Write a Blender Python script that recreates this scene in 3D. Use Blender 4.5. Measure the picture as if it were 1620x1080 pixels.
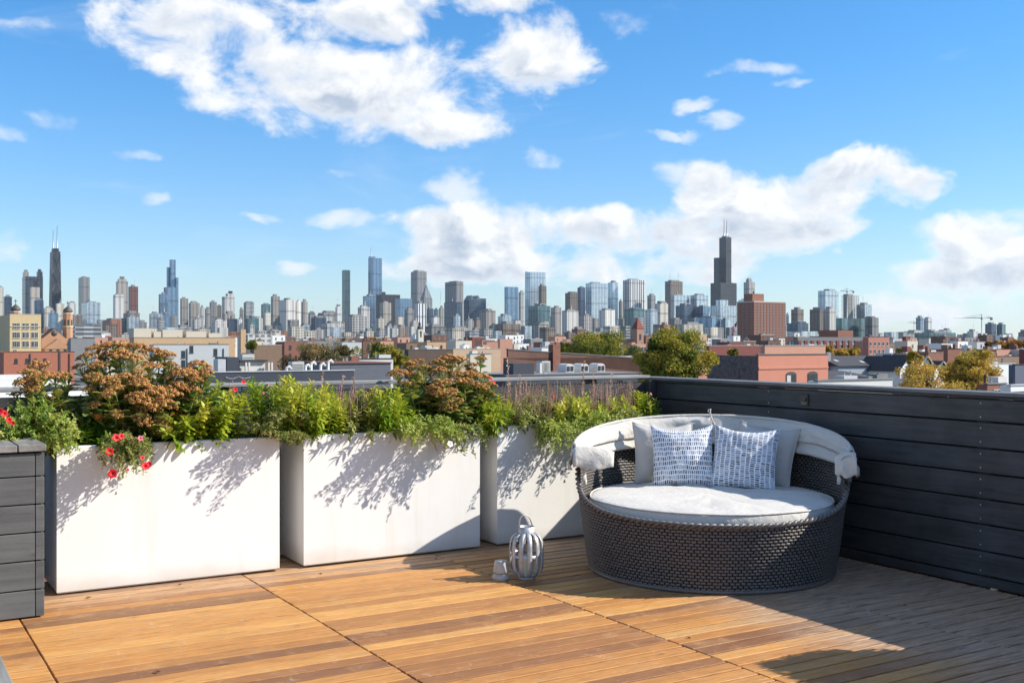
import bpy, math, random
import numpy as np
from mathutils import Vector, Matrix, noise as mnoise

# ------------------------------------------------------------------ camera, sky, sun, exposure
scene = bpy.context.scene
for o in list(bpy.data.objects):
    bpy.data.objects.remove(o)
F = 1719.0                       # focal length in photo pixels (photo 1620 x 1080)
CX, CY = 810.0, 540.0
HC = 1.5                         # camera height above the deck
TH = math.radians(31.18)         # the street grid / deck against the view direction
SN, CS = math.sin(TH), math.cos(TH)
cam_d = bpy.data.cameras.new('camera')
cam_d.sensor_width = 36.0
cam_d.lens = F / 1620.0 * 36.0
cam_d.clip_start = 0.1
cam_d.clip_end = 60000.0
cam = bpy.data.objects.new('camera', cam_d)
scene.collection.objects.link(cam)
cam.location = (0, 0, HC)
cam.rotation_euler = (math.radians(90), 0, 0)
scene.camera = cam

SUN_AZ = math.radians(1.0)      # from +X towards +Y
SUN_EL = math.radians(35.2)
sun_dir = Vector((math.cos(SUN_AZ) * math.cos(SUN_EL), math.sin(SUN_AZ) * math.cos(SUN_EL), math.sin(SUN_EL)))
sun_d = bpy.data.lights.new('sun', 'SUN')
sun_d.energy = 5.0
sun_d.angle = math.radians(0.45)
sun_d.color = (1.0, 0.93, 0.82)
sun = bpy.data.objects.new('sun', sun_d)
scene.collection.objects.link(sun)
sun.rotation_euler = (-sun_dir).to_track_quat('-Z', 'Y').to_euler()
sun.location = (20, -2, 20)

scene.view_settings.view_transform = 'Standard'
scene.view_settings.look = 'None'
scene.view_settings.exposure = 0.62
scene.view_settings.gamma = 1.0
scene.view_settings.use_curve_mapping = False

world = bpy.data.worlds.new('World')
scene.world = world
world.use_nodes = True

class NT:
    """tiny node-tree helper"""
    def __init__(s, tree):
        s.t = tree
    def n(s, typ, **kw):
        nd = s.t.nodes.new(typ)
        for k, v in kw.items():
            setattr(nd, k, v)
        return nd
    def put(s, sock, val):
        if isinstance(val, bpy.types.NodeSocket):
            s.t.links.new(val, sock)
        else:
            sock.default_value = val
    def m(s, op, a, b=0.0, c=0.0, clamp=False):
        nd = s.n('ShaderNodeMath', operation=op, use_clamp=clamp)
        s.put(nd.inputs[0], a); s.put(nd.inputs[1], b)
        if len(nd.inputs) > 2: s.put(nd.inputs[2], c)
        return nd.outputs[0]
    def vm(s, op, a, b=None, scale=None):
        nd = s.n('ShaderNodeVectorMath', operation=op)
        s.put(nd.inputs[0], a)
        if b is not None: s.put(nd.inputs[1], b)
        if scale is not None: s.put(nd.inputs['Scale'], scale)
        return nd.outputs['Value'] if op in ('DOT_PRODUCT', 'LENGTH', 'DISTANCE') else nd.outputs[0]
    def sep(s, v):
        nd = s.n('ShaderNodeSeparateXYZ'); s.put(nd.inputs[0], v); return nd.outputs
    def comb(s, x, y, z):
        nd = s.n('ShaderNodeCombineXYZ')
        s.put(nd.inputs[0], x); s.put(nd.inputs[1], y); s.put(nd.inputs[2], z)
        return nd.outputs[0]
    def noise(s, vec, scale, detail=4.0, rough=0.55, dist=0.0):
        nd = s.n('ShaderNodeTexNoise')
        s.put(nd.inputs['Vector'], vec); s.put(nd.inputs['Scale'], scale)
        s.put(nd.inputs['Detail'], detail); s.put(nd.inputs['Roughness'], rough); s.put(nd.inputs['Distortion'], dist)
        return nd.outputs['Fac']
    def mix(s, fac, a, b, blend='MIX'):
        nd = s.n('ShaderNodeMix', data_type='RGBA', blend_type=blend)
        s.put(nd.inputs[0], fac); s.put(nd.inputs[6], a); s.put(nd.inputs[7], b)
        return nd.outputs[2]
    def ramp(s, fac, stops, interp='LINEAR'):
        nd = s.n('ShaderNodeValToRGB')
        cr = nd.color_ramp; cr.interpolation = interp
        while len(cr.elements) < len(stops): cr.elements.new(0.5)
        for e, (p, c) in zip(cr.elements, stops):
            e.position = p; e.color = c if len(c) == 4 else (*c, 1)
        s.put(nd.inputs[0], fac)
        return nd.outputs[0]
    def smooth(s, x, lo, hi):
        nd = s.n('ShaderNodeMapRange', interpolation_type='SMOOTHSTEP')
        s.put(nd.inputs[0], x); nd.inputs[1].default_value = lo; nd.inputs[2].default_value = hi
        return nd.outputs[0]

def C3(r, g, b):
    """sRGB 0..255 to linear"""
    f = lambda c: (c / 255 / 12.92) if c / 255 <= 0.04045 else ((c / 255 + 0.055) / 1.055) ** 2.4
    return (f(r), f(g), f(b), 1.0)

def build_sky():
    t = NT(world.node_tree)
    for n in list(world.node_tree.nodes): world.node_tree.nodes.remove(n)
    out = t.n('ShaderNodeOutputWorld')
    bg = t.n('ShaderNodeBackground'); bg.inputs['Strength'].default_value = 0.1
    world.node_tree.links.new(bg.outputs[0], out.inputs[0])
    sky = t.n('ShaderNodeTexSky', sky_type='NISHITA')
    sky.sun_disc = False
    sky.sun_elevation = SUN_EL
    sky.sun_rotation = math.radians(90) - SUN_AZ
    sky.altitude = 200; sky.air_density = 1.0; sky.dust_density = 0.25; sky.ozone_density = 2.5
    tc = t.n('ShaderNodeTexCoord')
    d = t.vm('NORMALIZE', tc.outputs['Generated'])
    x, y, z = t.sep(d)
    az = t.m('ARCTAN2', x, y)
    el = t.m('ARCSINE', z)
    tint = t.mix(t.smooth(el, 0.0, 0.30), (0.80, 0.93, 1.10, 1), (0.40, 0.90, 1.24, 1))
    blue = t.mix(1.0, sky.outputs[0], tint, 'MULTIPLY')
    # warped direction so that cloud outlines billow
    P = t.comb(az, t.m('MULTIPLY', el, 1.5), 0.0)
    w1 = t.n('ShaderNodeTexNoise'); t.put(w1.inputs['Vector'], P); w1.inputs['Scale'].default_value = 9.0; w1.inputs['Detail'].default_value = 5.0
    w1.inputs['Roughness'].default_value = 0.6
    wc = t.vm('SUBTRACT', w1.outputs['Color'], (0.5, 0.5, 0.5))
    wv = t.vm('SCALE', wc, scale=0.085)
    wx, wy, wz = t.sep(wv)
    A = t.m('ADD', az, wx); E = t.m('ADD', el, t.m('MULTIPLY', wy, 0.6))
    # cumulus banks: (photo x, photo y, half width, half height) turned into sky directions
    blobs = [(300, 55, 135, 75), (420, 100, 130, 75), (560, 145, 140, 80), (700, 130, 150, 75), (840, 95, 105, 62), (560, 20, 170, 42),
             (720, 195, 95, 45), (790, 10, 75, 30), (985, 38, 62, 24),
             (715, 300, 62, 26), (650, 352, 85, 32), (790, 375, 190, 62), (930, 360, 95, 42), (1010, 385, 100, 40), (870, 425, 190, 34),
             (1065, 268, 36, 22), (1130, 295, 75, 42), (1250, 305, 150, 50), (1340, 275, 110, 32), (1440, 297, 85, 30), (1200, 365, 170, 42),
             (1300, 370, 80, 32), (740, 425, 130, 30), (1000, 432, 170, 30), (1120, 405, 130, 30),
             (1480, 368, 62, 18), (1570, 395, 120, 52), (1610, 350, 52, 30), (1530, 440, 130, 42), (1450, 490, 170, 32),
             (80, 185, 60, 22), (15, 212, 45, 14), (210, 234, 48, 10), (541, 268, 30, 11), (858, 254, 38, 16), (262, 322, 28, 12),
             (1148, 185, 34, 14), (1242, 131, 28, 9), (1105, 158, 34, 10), (1070, 205, 50, 8), (0, 385, 38, 24), (425, 350, 34, 8), (20, 30, 60, 12),
             (540, 350, 60, 16), (470, 424, 32, 10), (1205, 108, 60, 14)]
    M = None; MS = None; acc = None; nor = None
    for bx, by, rx, ry in blobs:
        a0 = math.atan((bx - CX) / F); k = 1 + ((bx - CX) / F) ** 2
        e0 = math.atan((CY - by) / F * math.cos(a0))
        sx = rx / F / k; sy = ry / F * math.cos(a0)
        dx = t.m('MULTIPLY', t.m('SUBTRACT', A, a0), 1 / sx)
        dy = t.m('MULTIPLY', t.m('SUBTRACT', E, e0), 1 / sy)
        q = t.m('ADD', t.m('MULTIPLY', dx, dx), t.m('MULTIPLY', dy, dy))
        s = t.m('SUBTRACT', 1.0, q)
        if rx < 64:
            MS = s if MS is None else t.m('MAXIMUM', MS, s)
        else:
            M = s if M is None else t.m('SMOOTH_MAX', M, s, 0.25)
            w = t.m('ADD', t.m('MAXIMUM', s, 0.0), 0.001)
            wd = t.m('MULTIPLY', w, dy)
            acc = wd if acc is None else t.m('ADD', acc, wd)
            nor = w if nor is None else t.m('ADD', nor, w)
    under = t.m('DIVIDE', acc, nor)          # -1 at a cloud's foot, 1 at its top
    # broken cumulus beyond the view, cover raised to whiten and lift the ambient light
    gen = t.noise(t.comb(A, t.m('MULTIPLY', E, 2.2), 3.7), 2.6, 3.0, 0.5)
    gen = t.m('SUBTRACT', t.m('MULTIPLY', gen, 7.0), 3.8)
    off = t.smooth(t.m('ABSOLUTE', az), 0.46, 0.66)
    up = t.smooth(el, 0.31, 0.42)
    outside = t.m('MAXIMUM', off, up)
    low = t.smooth(el, 0.0, 0.06)
    gen = t.m('SUBTRACT', t.m('MULTIPLY', gen, low), t.m('MULTIPLY', t.m('SUBTRACT', 1.0, outside), 9.0))
    M = t.m('MAXIMUM', M, gen)
    def detail(dx, dy):
        Pv = t.comb(t.m('ADD', az, dx), t.m('MULTIPLY', t.m('ADD', el, dy), 1.45), 1.3)
        return t.noise(Pv, 14.0, 9.0, 0.59, 0.3)
    n0 = detail(0.0, 0.0)
    n1 = detail(0.012, 0.014)        # a step towards the sun
    nb = t.noise(t.comb(az, t.m('MULTIPLY', el, 1.6), 6.3), 30.0, 6.0, 0.6, 0.4)
    dens = t.m('ADD', t.m('MULTIPLY', M, 0.60), t.m('MULTIPLY', t.m('SUBTRACT', n0, 0.49), 2.9))
    cov = t.smooth(dens, -0.06, 0.60)
    densS = t.m('ADD', t.m('MULTIPLY', MS, 0.55), t.m('MULTIPLY', t.m('SUBTRACT', n0, 0.48), 3.4))
    covS = t.m('MULTIPLY', t.smooth(densS, -0.05, 1.0), 0.72)
    thick = t.smooth(dens, 0.10, 0.95)
    lit = t.m('ADD', 0.50, t.m('ADD', t.m('MULTIPLY', t.m('SUBTRACT', n0, n1), 4.5), t.m('ADD', t.m('MULTIPLY', under, 0.34), t.m('MULTIPLY', t.m('SUBTRACT', nb, 0.5), 1.1))), clamp=True)
    shade = t.m('SUBTRACT', 1.0, t.m('MULTIPLY', thick, t.m('MULTIPLY', t.m('SUBTRACT', 1.0, lit), 1.0)))
    ccol = t.mix(shade, (3.3, 3.9, 4.8, 1), (6.8, 6.85, 6.9, 1))
    cov = t.m('MAXIMUM', cov, covS)
    # thin high veil
    veil = t.noise(t.comb(t.m('MULTIPLY', az, 1.0), t.m('MULTIPLY', el, 3.5), 9.1), 5.0, 6.0, 0.6, 0.6)
    veil = t.m('MULTIPLY', t.smooth(veil, 0.52, 0.8), 0.28)
    base = t.mix(veil, blue, (6.0, 6.6, 7.2, 1))
    cov = t.m('MULTIPLY', cov, 0.97)
    col = t.mix(cov, base, ccol)
    t.put(bg.inputs['Color'], col)
build_sky()
world.cycles.sampling_method = 'MANUAL'
world.cycles.sample_map_resolution = 512

# ------------------------------------------------------------------ helpers
R = random.Random(7)
coll = scene.collection

def W(u, v, z=0.0):
    """deck / street grid (u, v) to world"""
    return Vector((u * CS - v * SN, u * SN + v * CS, z))
def grid_at(px, D):
    """world x,y on the sight line of photo column px at distance D, as (u, v)"""
    x = (px - CX) / F * D
    return (x * CS + D * SN, -x * SN + D * CS)
def zat(py, D):
    return HC + (CY - py) / F * D

def empty(name, loc=(0, 0, 0), rz=0.0, parent=None):
    o = bpy.data.objects.new(name, None)
    coll.objects.link(o); o.location = loc; o.rotation_euler = (0, 0, rz); o.parent = parent
    o.empty_display_size = 0.1
    return o
def tag(o, label=None, cat=None, group=None, kind=None):
    if label: o['label'] = label
    if cat: o['category'] = cat
    if group: o['group'] = group
    if kind: o['kind'] = kind
    return o
def thing(name, label, cat, loc=(0, 0, 0), rz=0.0, group=None):
    return tag(empty(name, loc, rz), label, cat, group)

class MB:
    def __init__(s):
        s.v = []; s.f = []; s.mi = []; s.sm = []; s.cur = 0; s.smooth = False
    def face(s, idx):
        s.f.append(idx); s.mi.append(s.cur); s.sm.append(s.smooth)
    def box(s, x0, x1, y0, y1, z0, z1):
        b = len(s.v)
        s.v += [(x0, y0, z0), (x1, y0, z0), (x1, y1, z0), (x0, y1, z0), (x0, y0, z1), (x1, y0, z1), (x1, y1, z1), (x0, y1, z1)]
        for q in ((0, 3, 2, 1), (4, 5, 6, 7), (0, 1, 5, 4), (1, 2, 6, 5), (2, 3, 7, 6), (3, 0, 4, 7)):
            s.face([b + i for i in q])
        return s
    def cbox(s, x0, x1, y0, y1, z0, z1, c=0.004):
        """box with chamfered edges (44 triangles)"""
        cx, cy, cz = (x0 + x1) / 2, (y0 + y1) / 2, (z0 + z1) / 2
        hx, hy, hz = (x1 - x0) / 2, (y1 - y0) / 2, (z1 - z0) / 2
        b = len(s.v); idx = {}
        for sx in (-1, 1):
            for sy in (-1, 1):
                for sz in (-1, 1):
                    for ax in range(3):
                        p = [sx * (hx - c), sy * (hy - c), sz * (hz - c)]
                        p[ax] = (sx * hx, sy * hy, sz * hz)[ax]
                        idx[(sx, sy, sz, ax)] = len(s.v)
                        s.v.append((cx + p[0], cy + p[1], cz + p[2]))
        def quad(a, bb, cc, d, n):
            pa, pb, pc = Vector(s.v[a]), Vector(s.v[bb]), Vector(s.v[cc])
            if (pb - pa).cross(pc - pa).dot(Vector(n)) < 0: a, bb, cc, d = d, cc, bb, a
            s.face([a, bb, cc, d])
        for ax in range(3):
            o1, o2 = [(1, 2), (0, 2), (0, 1)][ax]
            for sg in (-1, 1):
                k = []
                for s1, s2 in ((-1, -1), (1, -1), (1, 1), (-1, 1)):
                    key = [0, 0, 0]; key[ax] = sg; key[o1] = s1; key[o2] = s2
                    k.append(idx[(*key, ax)])
                n = [0, 0, 0]; n[ax] = sg
                quad(*k, n)
        for ax in range(3):          # edges running along ax
            o1, o2 = [(1, 2), (0, 2), (0, 1)][ax]
            for s1 in (-1, 1):
                for s2 in (-1, 1):
                    ks = []
                    for sa, which in ((-1, o1), (1, o1), (1, o2), (-1, o2)):
                        key = [0, 0, 0]; key[ax] = sa; key[o1] = s1; key[o2] = s2
                        ks.append(idx[(*key, which)])
                    n = [0, 0, 0]; n[o1] = s1; n[o2] = s2
                    quad(*ks, n)
        for sx in (-1, 1):
            for sy in (-1, 1):
                for sz in (-1, 1):
                    t3 = [idx[(sx, sy, sz, a)] for a in range(3)]
                    pa, pb, pc = [Vector(s.v[i]) for i in t3]
                    if (pb - pa).cross(pc - pa).dot(Vector((sx, sy, sz))) < 0: t3 = t3[::-1]
                    s.face(t3)
        return s
    def prism(s, pts, z0, z1):
        """polygon (x,y) counter-clockwise pulled from z0 to z1"""
        b = len(s.v); n = len(pts)
        s.v += [(p[0], p[1], z0) for p in pts] + [(p[0], p[1], z1) for p in pts]
        s.face([b + i for i in range(n)][::-1]); s.face([b + n + i for i in range(n)])
        for i in range(n):
            j = (i + 1) % n
            s.face([b + i, b + j, b + n + j, b + n + i])
        return s
    def frustum(s, b0, b1, z0, z1):
        """b = (x0,x1,y0,y1) at bottom and at top"""
        b = len(s.v)
        for (x0, x1, y0, y1), z in ((b0, z0), (b1, z1)):
            s.v += [(x0, y0, z), (x1, y0, z), (x1, y1, z), (x0, y1, z)]
        for q in ((0, 3, 2, 1), (4, 5, 6, 7), (0, 1, 5, 4), (1, 2, 6, 5), (2, 3, 7, 6), (3, 0, 4, 7)):
            s.face([b + i for i in q])
        return s
    def gable(s, x0, x1, y0, y1, z0, z1, axis='x'):
        """roof prism with its ridge along the axis"""
        b = len(s.v)
        if axis == 'x':
            ym = (y0 + y1) / 2
            s.v += [(x0, y0, z0), (x1, y0, z0), (x1, y1, z0), (x0, y1, z0), (x0, ym, z1), (x1, ym, z1)]
        else:
            xm = (x0 + x1) / 2
            s.v += [(x1, y0, z0), (x1, y1, z0), (x0, y1, z0), (x0, y0, z0), (xm, y0, z1), (xm, y1, z1)]
        for q in ((0, 3, 2, 1), (0, 1, 5, 4), (2, 3, 4, 5), (0, 4, 3), (1, 2, 5)):
            s.face([b + i for i in q])
        return s
    def tube(s, pts, rad, n=8, caps=True, closed=False):
        pts = [Vector(p) for p in pts]; m = len(pts)
        if not hasattr(rad, '__len__'): rad = [rad] * m
        b = len(s.v); up = None
        for i, p in enumerate(pts):
            a = pts[i - 1] if (i > 0 or closed) else p
            c = pts[(i + 1) % m] if (i < m - 1 or closed) else p
            d = (c - a).normalized()
            if up is None:
                up = Vector((0, 0, 1)) if abs(d.z) < 0.9 else Vector((1, 0, 0))
            e1 = d.cross(up).normalized(); e2 = e1.cross(d).normalized(); up = e2
            for k in range(n):
                t = 2 * math.pi * k / n
                s.v.append(tuple(p + (e1 * math.cos(t) + e2 * math.sin(t)) * rad[i]))
        o, s.smooth = s.smooth, True
        for i in range(m if closed else m - 1):
            j = (i + 1) % m
            for k in range(n):
                l = (k + 1) % n
                s.face([b + i * n + k, b + j * n + k, b + j * n + l, b + i * n + l][::-1])
        s.smooth = o
        if caps and not closed:
            s.face([b + k for k in range(n)]); s.face([b + (m - 1) * n + k for k in range(n)][::-1])
        return s
    def lathe(s, prof, n=32, cx=0.0, cy=0.0, smooth=True):
        b = len(s.v); m = len(prof)
        for r, z in prof:
            for k in range(n):
                t = 2 * math.pi * k / n
                s.v.append((cx + r * math.cos(t), cy + r * math.sin(t), z))
        o, s.smooth = s.smooth, smooth
        for i in range(m - 1):
            for k in range(n):
                l = (k + 1) % n
                s.face([b + i * n + k, b + i * n + l, b + (i + 1) * n + l, b + (i + 1) * n + k])
        s.smooth = o
        return s
    def sheet(s, rows):
        """grid of points, rows x cols"""
        b = len(s.v); m = len(rows); n = len(rows[0])
        for r in rows: s.v += [tuple(p) for p in r]
        for i in range(m - 1):
            for k in range(n - 1):
                s.face([b + i * n + k, b + i * n + k + 1, b + (i + 1) * n + k + 1, b + (i + 1) * n + k])
        return s
    def mesh(s, name, mats):
        me = bpy.data.meshes.new(name)
        me.from_pydata(s.v, [], s.f)
        for m in (mats if isinstance(mats, (list, tuple)) else [mats]): me.materials.append(m)
        me.polygons.foreach_set('material_index', s.mi)
        me.polygons.foreach_set('use_smooth', s.sm)
        me.update()
        return me
    def build(s, name, mats, parent=None, loc=(0, 0, 0), rz=0.0):
        return put(name, s.mesh(name, mats), parent, loc, rz)

def put(name, me, parent=None, loc=(0, 0, 0), rz=0.0, rot=None, scale=None):
    o = bpy.data.objects.new(name, me)
    coll.objects.link(o); o.parent = parent; o.location = loc
    o.rotation_euler = rot if rot is not None else (0, 0, rz)
    if scale is not None: o.scale = scale if hasattr(scale, '__len__') else (scale,) * 3
    return o

def np_mesh(name, verts, faces, mat, tint=None, smooth=False):
    """fast mesh from numpy; faces (M,k); tint = one number a face"""
    verts = np.asarray(verts, dtype=np.float32); faces = np.asarray(faces, dtype=np.int32)
    M, k = faces.shape
    me = bpy.data.meshes.new(name)
    me.vertices.add(len(verts)); me.vertices.foreach_set('co', verts.ravel())
    me.loops.add(M * k); me.loops.foreach_set('vertex_index', faces.ravel())
    me.polygons.add(M); me.polygons.foreach_set('loop_start', np.arange(0, M * k, k, dtype=np.int32))
    if smooth: me.polygons.foreach_set('use_smooth', np.ones(M, dtype=bool))
    if tint is not None:
        a = me.attributes.new('tint', 'FLOAT', 'FACE'); a.data.foreach_set('value', np.asarray(tint, dtype=np.float32))
    for m in (mat if isinstance(mat, (list, tuple)) else [mat]): me.materials.append(m)
    me.update(calc_edges=True); me.validate()
    return me

# ------------------------------------------------------------------ materials
def new_mat(name):
    m = bpy.data.materials.new(name); m.use_nodes = True
    t = NT(m.node_tree)
    b = m.node_tree.nodes['Principled BSDF']
    return m, t, b
def bump(t, b, height, strength=0.3, dist=0.01):
    nd = t.n('ShaderNodeBump'); nd.inputs['Strength'].default_value = strength; nd.inputs['Distance'].default_value = dist
    t.put(nd.inputs['Height'], height); t.put(b.inputs['Normal'], nd.outputs[0])

def plain(name, col, rough=0.7, metal=0.0, var=0.12, scale=6.0, bstr=0.0, spec=0.4):
    m, t, b = new_mat(name)
    tc = t.n('ShaderNodeTexCoord'); oi = t.n('ShaderNodeObjectInfo')
    v = t.vm('ADD', tc.outputs['Object'], t.comb(t.m('MULTIPLY', oi.outputs['Random'], 37.0), 0.0, 0.0))
    n = t.noise(v, scale, 5.0, 0.6)
    c = t.mix(n, tuple(x * (1 - var * 1.6) for x in col[:3]) + (1,), tuple(min(1, x * (1 + var)) for x in col[:3]) + (1,))
    t.put(b.inputs['Base Color'], c)
    b.inputs['Roughness'].default_value = rough; b.inputs['Metallic'].default_value = metal
    b.inputs['Specular IOR Level'].default_value = spec
    if bstr: bump(t, b, t.noise(v, scale * 6, 4.0, 0.6), bstr, 0.01)
    return m

def mat_deck():
    m, t, b = new_mat('deck_hardwood')
    geo = t.n('ShaderNodeNewGeometry'); oi = t.n('ShaderNodeObjectInfo'); tc = t.n('ShaderNodeTexCoord')
    rnd = oi.outputs['Random']
    off = t.comb(t.m('MULTIPLY', rnd, 91.0), t.m('MULTIPLY', rnd, 53.0), t.m('MULTIPLY', rnd, 17.0))
    o = t.vm('ADD', tc.outputs['Object'], off)
    g = t.noise(t.vm('MULTIPLY', o, (3.2, 42.0, 12.0)), 1.6, 8.0, 0.70, 0.8)
    g2 = t.noise(t.vm('MULTIPLY', o, (9.0, 190.0, 30.0)), 2.0, 4.0, 0.65)
    pat = t.noise(o, 3.6, 7.0, 0.68, 1.2)
    base = t.ramp(rnd, [(0.0, (0.60, 0.285, 0.078)), (0.2, (0.50, 0.225, 0.066)), (0.42, (0.68, 0.355, 0.105)), (0.6, (0.56, 0.26, 0.074)),
                        (0.76, (0.37, 0.165, 0.058)), (0.90, (0.24, 0.11, 0.05)), (1.0, (0.64, 0.36, 0.13))])
    c = t.mix(t.smooth(g, 0.36, 0.60), t.mix(0.36, base, (0.12, 0.05, 0.02, 1)), base)
    c = t.mix(t.m('MULTIPLY', t.smooth(pat, 0.50, 0.74), 0.55), c, (0.52, 0.30, 0.135, 1))
    c = t.mix(t.m('MULTIPLY', t.smooth(g2, 0.45, 0.75), 0.30), c, (0.085, 0.04, 0.02, 1))
    kn = t.n('ShaderNodeTexVoronoi'); t.put(kn.inputs['Vector'], t.vm('MULTIPLY', o, (2.6, 9.0, 1.0))); kn.inputs['Scale'].default_value = 1.0
    c = t.mix(t.m('MULTIPLY', t.smooth(kn.outputs['Distance'], 0.12, 0.04), 0.6), c, (0.09, 0.04, 0.02, 1))
    # weathered grey towards the fence and along the planters, ragged edge; also lightened to lift the shade
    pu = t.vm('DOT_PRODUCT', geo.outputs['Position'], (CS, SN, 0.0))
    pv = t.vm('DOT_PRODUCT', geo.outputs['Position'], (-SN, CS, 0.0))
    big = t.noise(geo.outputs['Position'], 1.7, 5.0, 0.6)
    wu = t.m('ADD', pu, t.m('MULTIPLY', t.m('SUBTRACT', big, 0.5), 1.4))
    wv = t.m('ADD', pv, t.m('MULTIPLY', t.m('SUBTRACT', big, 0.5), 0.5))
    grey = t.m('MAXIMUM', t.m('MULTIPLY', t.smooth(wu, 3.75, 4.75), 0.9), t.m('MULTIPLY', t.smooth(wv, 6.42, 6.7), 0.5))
    grey_lift = t.mix(t.smooth(g, 0.3, 0.66), (0.20, 0.13, 0.088, 1), (0.50, 0.37, 0.27, 1))  # weathered tone, raised to brighten the boards in shade
    c = t.mix(grey, c, grey_lift)
    fine = t.noise(t.vm('MULTIPLY', geo.outputs['Position'], (1.0, 1.0, 1.0)), 11.0, 9.0, 0.72, 1.6)
    scuff = t.m('MULTIPLY', t.smooth(fine, 0.57, 0.70), 0.42)
    c = t.mix(scuff, c, (0.60, 0.48, 0.34, 1))
    t.put(b.inputs['Base Color'], c)
    t.put(b.inputs['Roughness'], t.m('ADD', 0.46, t.m('MULTIPLY', g, 0.25)))
    b.inputs['Specular IOR Level'].default_value = 0.3
    bump(t, b, t.m('ADD', g2, t.m('MULTIPLY', g, 0.6)), 0.35, 0.003)
    return m

def mat_stain(name, dark, light, worn, grain_axis=0, wear=0.70, rough=0.5, spec=0.45):
    """painted or stained timber, chips of bare wood"""
    m, t, b = new_mat(name)
    oi = t.n('ShaderNodeObjectInfo'); tc = t.n('ShaderNodeTexCoord'); rnd = oi.outputs['Random']
    o = t.vm('ADD', tc.outputs['Object'], t.comb(t.m('MULTIPLY', rnd, 71.0), t.m('MULTIPLY', rnd, 33.0), t.m('MULTIPLY', rnd, 13.0)))
    st = [14.0, 14.0, 14.0]; st[grain_axis] = 0.9
    g = t.noise(t.vm('MULTIPLY', o, tuple(st)), 2.0, 6.0, 0.65, 0.3)
    pat = t.noise(o, 2.4, 5.0, 0.6)
    c = t.mix(t.smooth(t.m('ADD', t.m('MULTIPLY', g, 0.5), t.m('MULTIPLY', pat, 0.5)), 0.32, 0.68), dark, light)
    st2 = [22.0, 22.0, 22.0]; st2[grain_axis] = 5.0
    ch = t.noise(t.vm('MULTIPLY', o, tuple(st2)), 1.3, 8.0, 0.75, 0.5)
    c = t.mix(t.m('MULTIPLY', t.smooth(ch, wear, wear + 0.06), 0.75), c, worn)
    kn = t.n('ShaderNodeTexVoronoi'); t.put(kn.inputs['Vector'], t.vm('MULTIPLY', o, (2.2, 7.0, 7.0) if grain_axis == 0 else (7.0, 2.2, 7.0))); kn.inputs['Scale'].default_value = 1.0
    c = t.mix(t.m('MULTIPLY', t.smooth(kn.outputs['Distance'], 0.13, 0.05), 0.55), c, tuple(x * 0.45 for x in dark[:3]) + (1,))
    t.put(b.inputs['Base Color'], c)
    t.put(b.inputs['Roughness'], t.m('ADD', rough, t.m('MULTIPLY', g, 0.2)))
    b.inputs['Specular IOR Level'].default_value = spec
    bump(t, b, g, 0.4, 0.004)
    return m

def mat_planter():
    m, t, b = new_mat('white_fibreglass')
    tc = t.n('ShaderNodeTexCoord'); geo = t.n('ShaderNodeNewGeometry')
    p = geo.outputs['Position']
    n = t.noise(p, 1.6, 5.0, 0.6)
    st = t.noise(t.vm('MULTIPLY', p, (7.0, 7.0, 0.7)), 1.0, 5.0, 0.6)
    c = t.mix(n, (0.74, 0.73, 0.70, 1), (0.84, 0.83, 0.81, 1))
    c = t.mix(t.m('MULTIPLY', t.smooth(st, 0.52, 0.72), 0.22), c, (0.56, 0.51, 0.43, 1))
    z = t.sep(p)[2]
    c = t.mix(t.m('MULTIPLY', t.smooth(t.m('ADD', z, t.m('MULTIPLY', t.m('SUBTRACT', n, 0.5), 0.22)), 0.14, 0.0), 0.42), c, (0.42, 0.34, 0.25, 1))
    sp = t.noise(p, 34.0, 3.0, 0.5)
    c = t.mix(t.m('MULTIPLY', t.smooth(sp, 0.73, 0.78), 0.35), c, (0.32, 0.29, 0.25, 1))
    t.put(b.inputs['Base Color'], c)
    b.inputs['Roughness'].default_value = 0.42; b.inputs['Specular IOR Level'].default_value = 0.35
    bump(t, b, t.noise(p, 3.0, 3.0, 0.5), 0.10, 0.02)
    return m

def mat_fabric(name, c0, c1, dirt=None, scale=1.0, dirt_amt=0.35):
    m, t, b = new_mat(name)
    tc = t.n('ShaderNodeTexCoord'); o = tc.outputs['Object']
    n = t.noise(o, 5.0 * scale, 5.0, 0.6)
    c = t.mix(n, c0, c1)
    if dirt:
        d = t.noise(o, 9.0 * scale, 6.0, 0.65, 0.8)
        c = t.mix(t.m('MULTIPLY', t.smooth(d, 0.55, 0.8), dirt_amt), c, dirt)
    t.put(b.inputs['Base Color'], c)
    b.inputs['Roughness'].default_value = 0.9; b.inputs['Specular IOR Level'].default_value = 0.15
    b.inputs['Sheen Weight'].default_value = 0.15
    wv = t.n('ShaderNodeTexNoise'); t.put(wv.inputs['Vector'], o); wv.inputs['Scale'].default_value = 420.0; wv.inputs['Detail'].default_value = 2.0
    bump(t, b, t.m('ADD', t.m('MULTIPLY', wv.outputs[0], 0.12), t.m('ADD', t.noise(o, 16.0, 5.0, 0.6, 0.8), t.noise(t.vm('MULTIPLY', o, (1.0, 2.2, 1.0)), 7.0, 4.0, 0.55, 1.2))), 0.6, 0.012)
    return m

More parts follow.
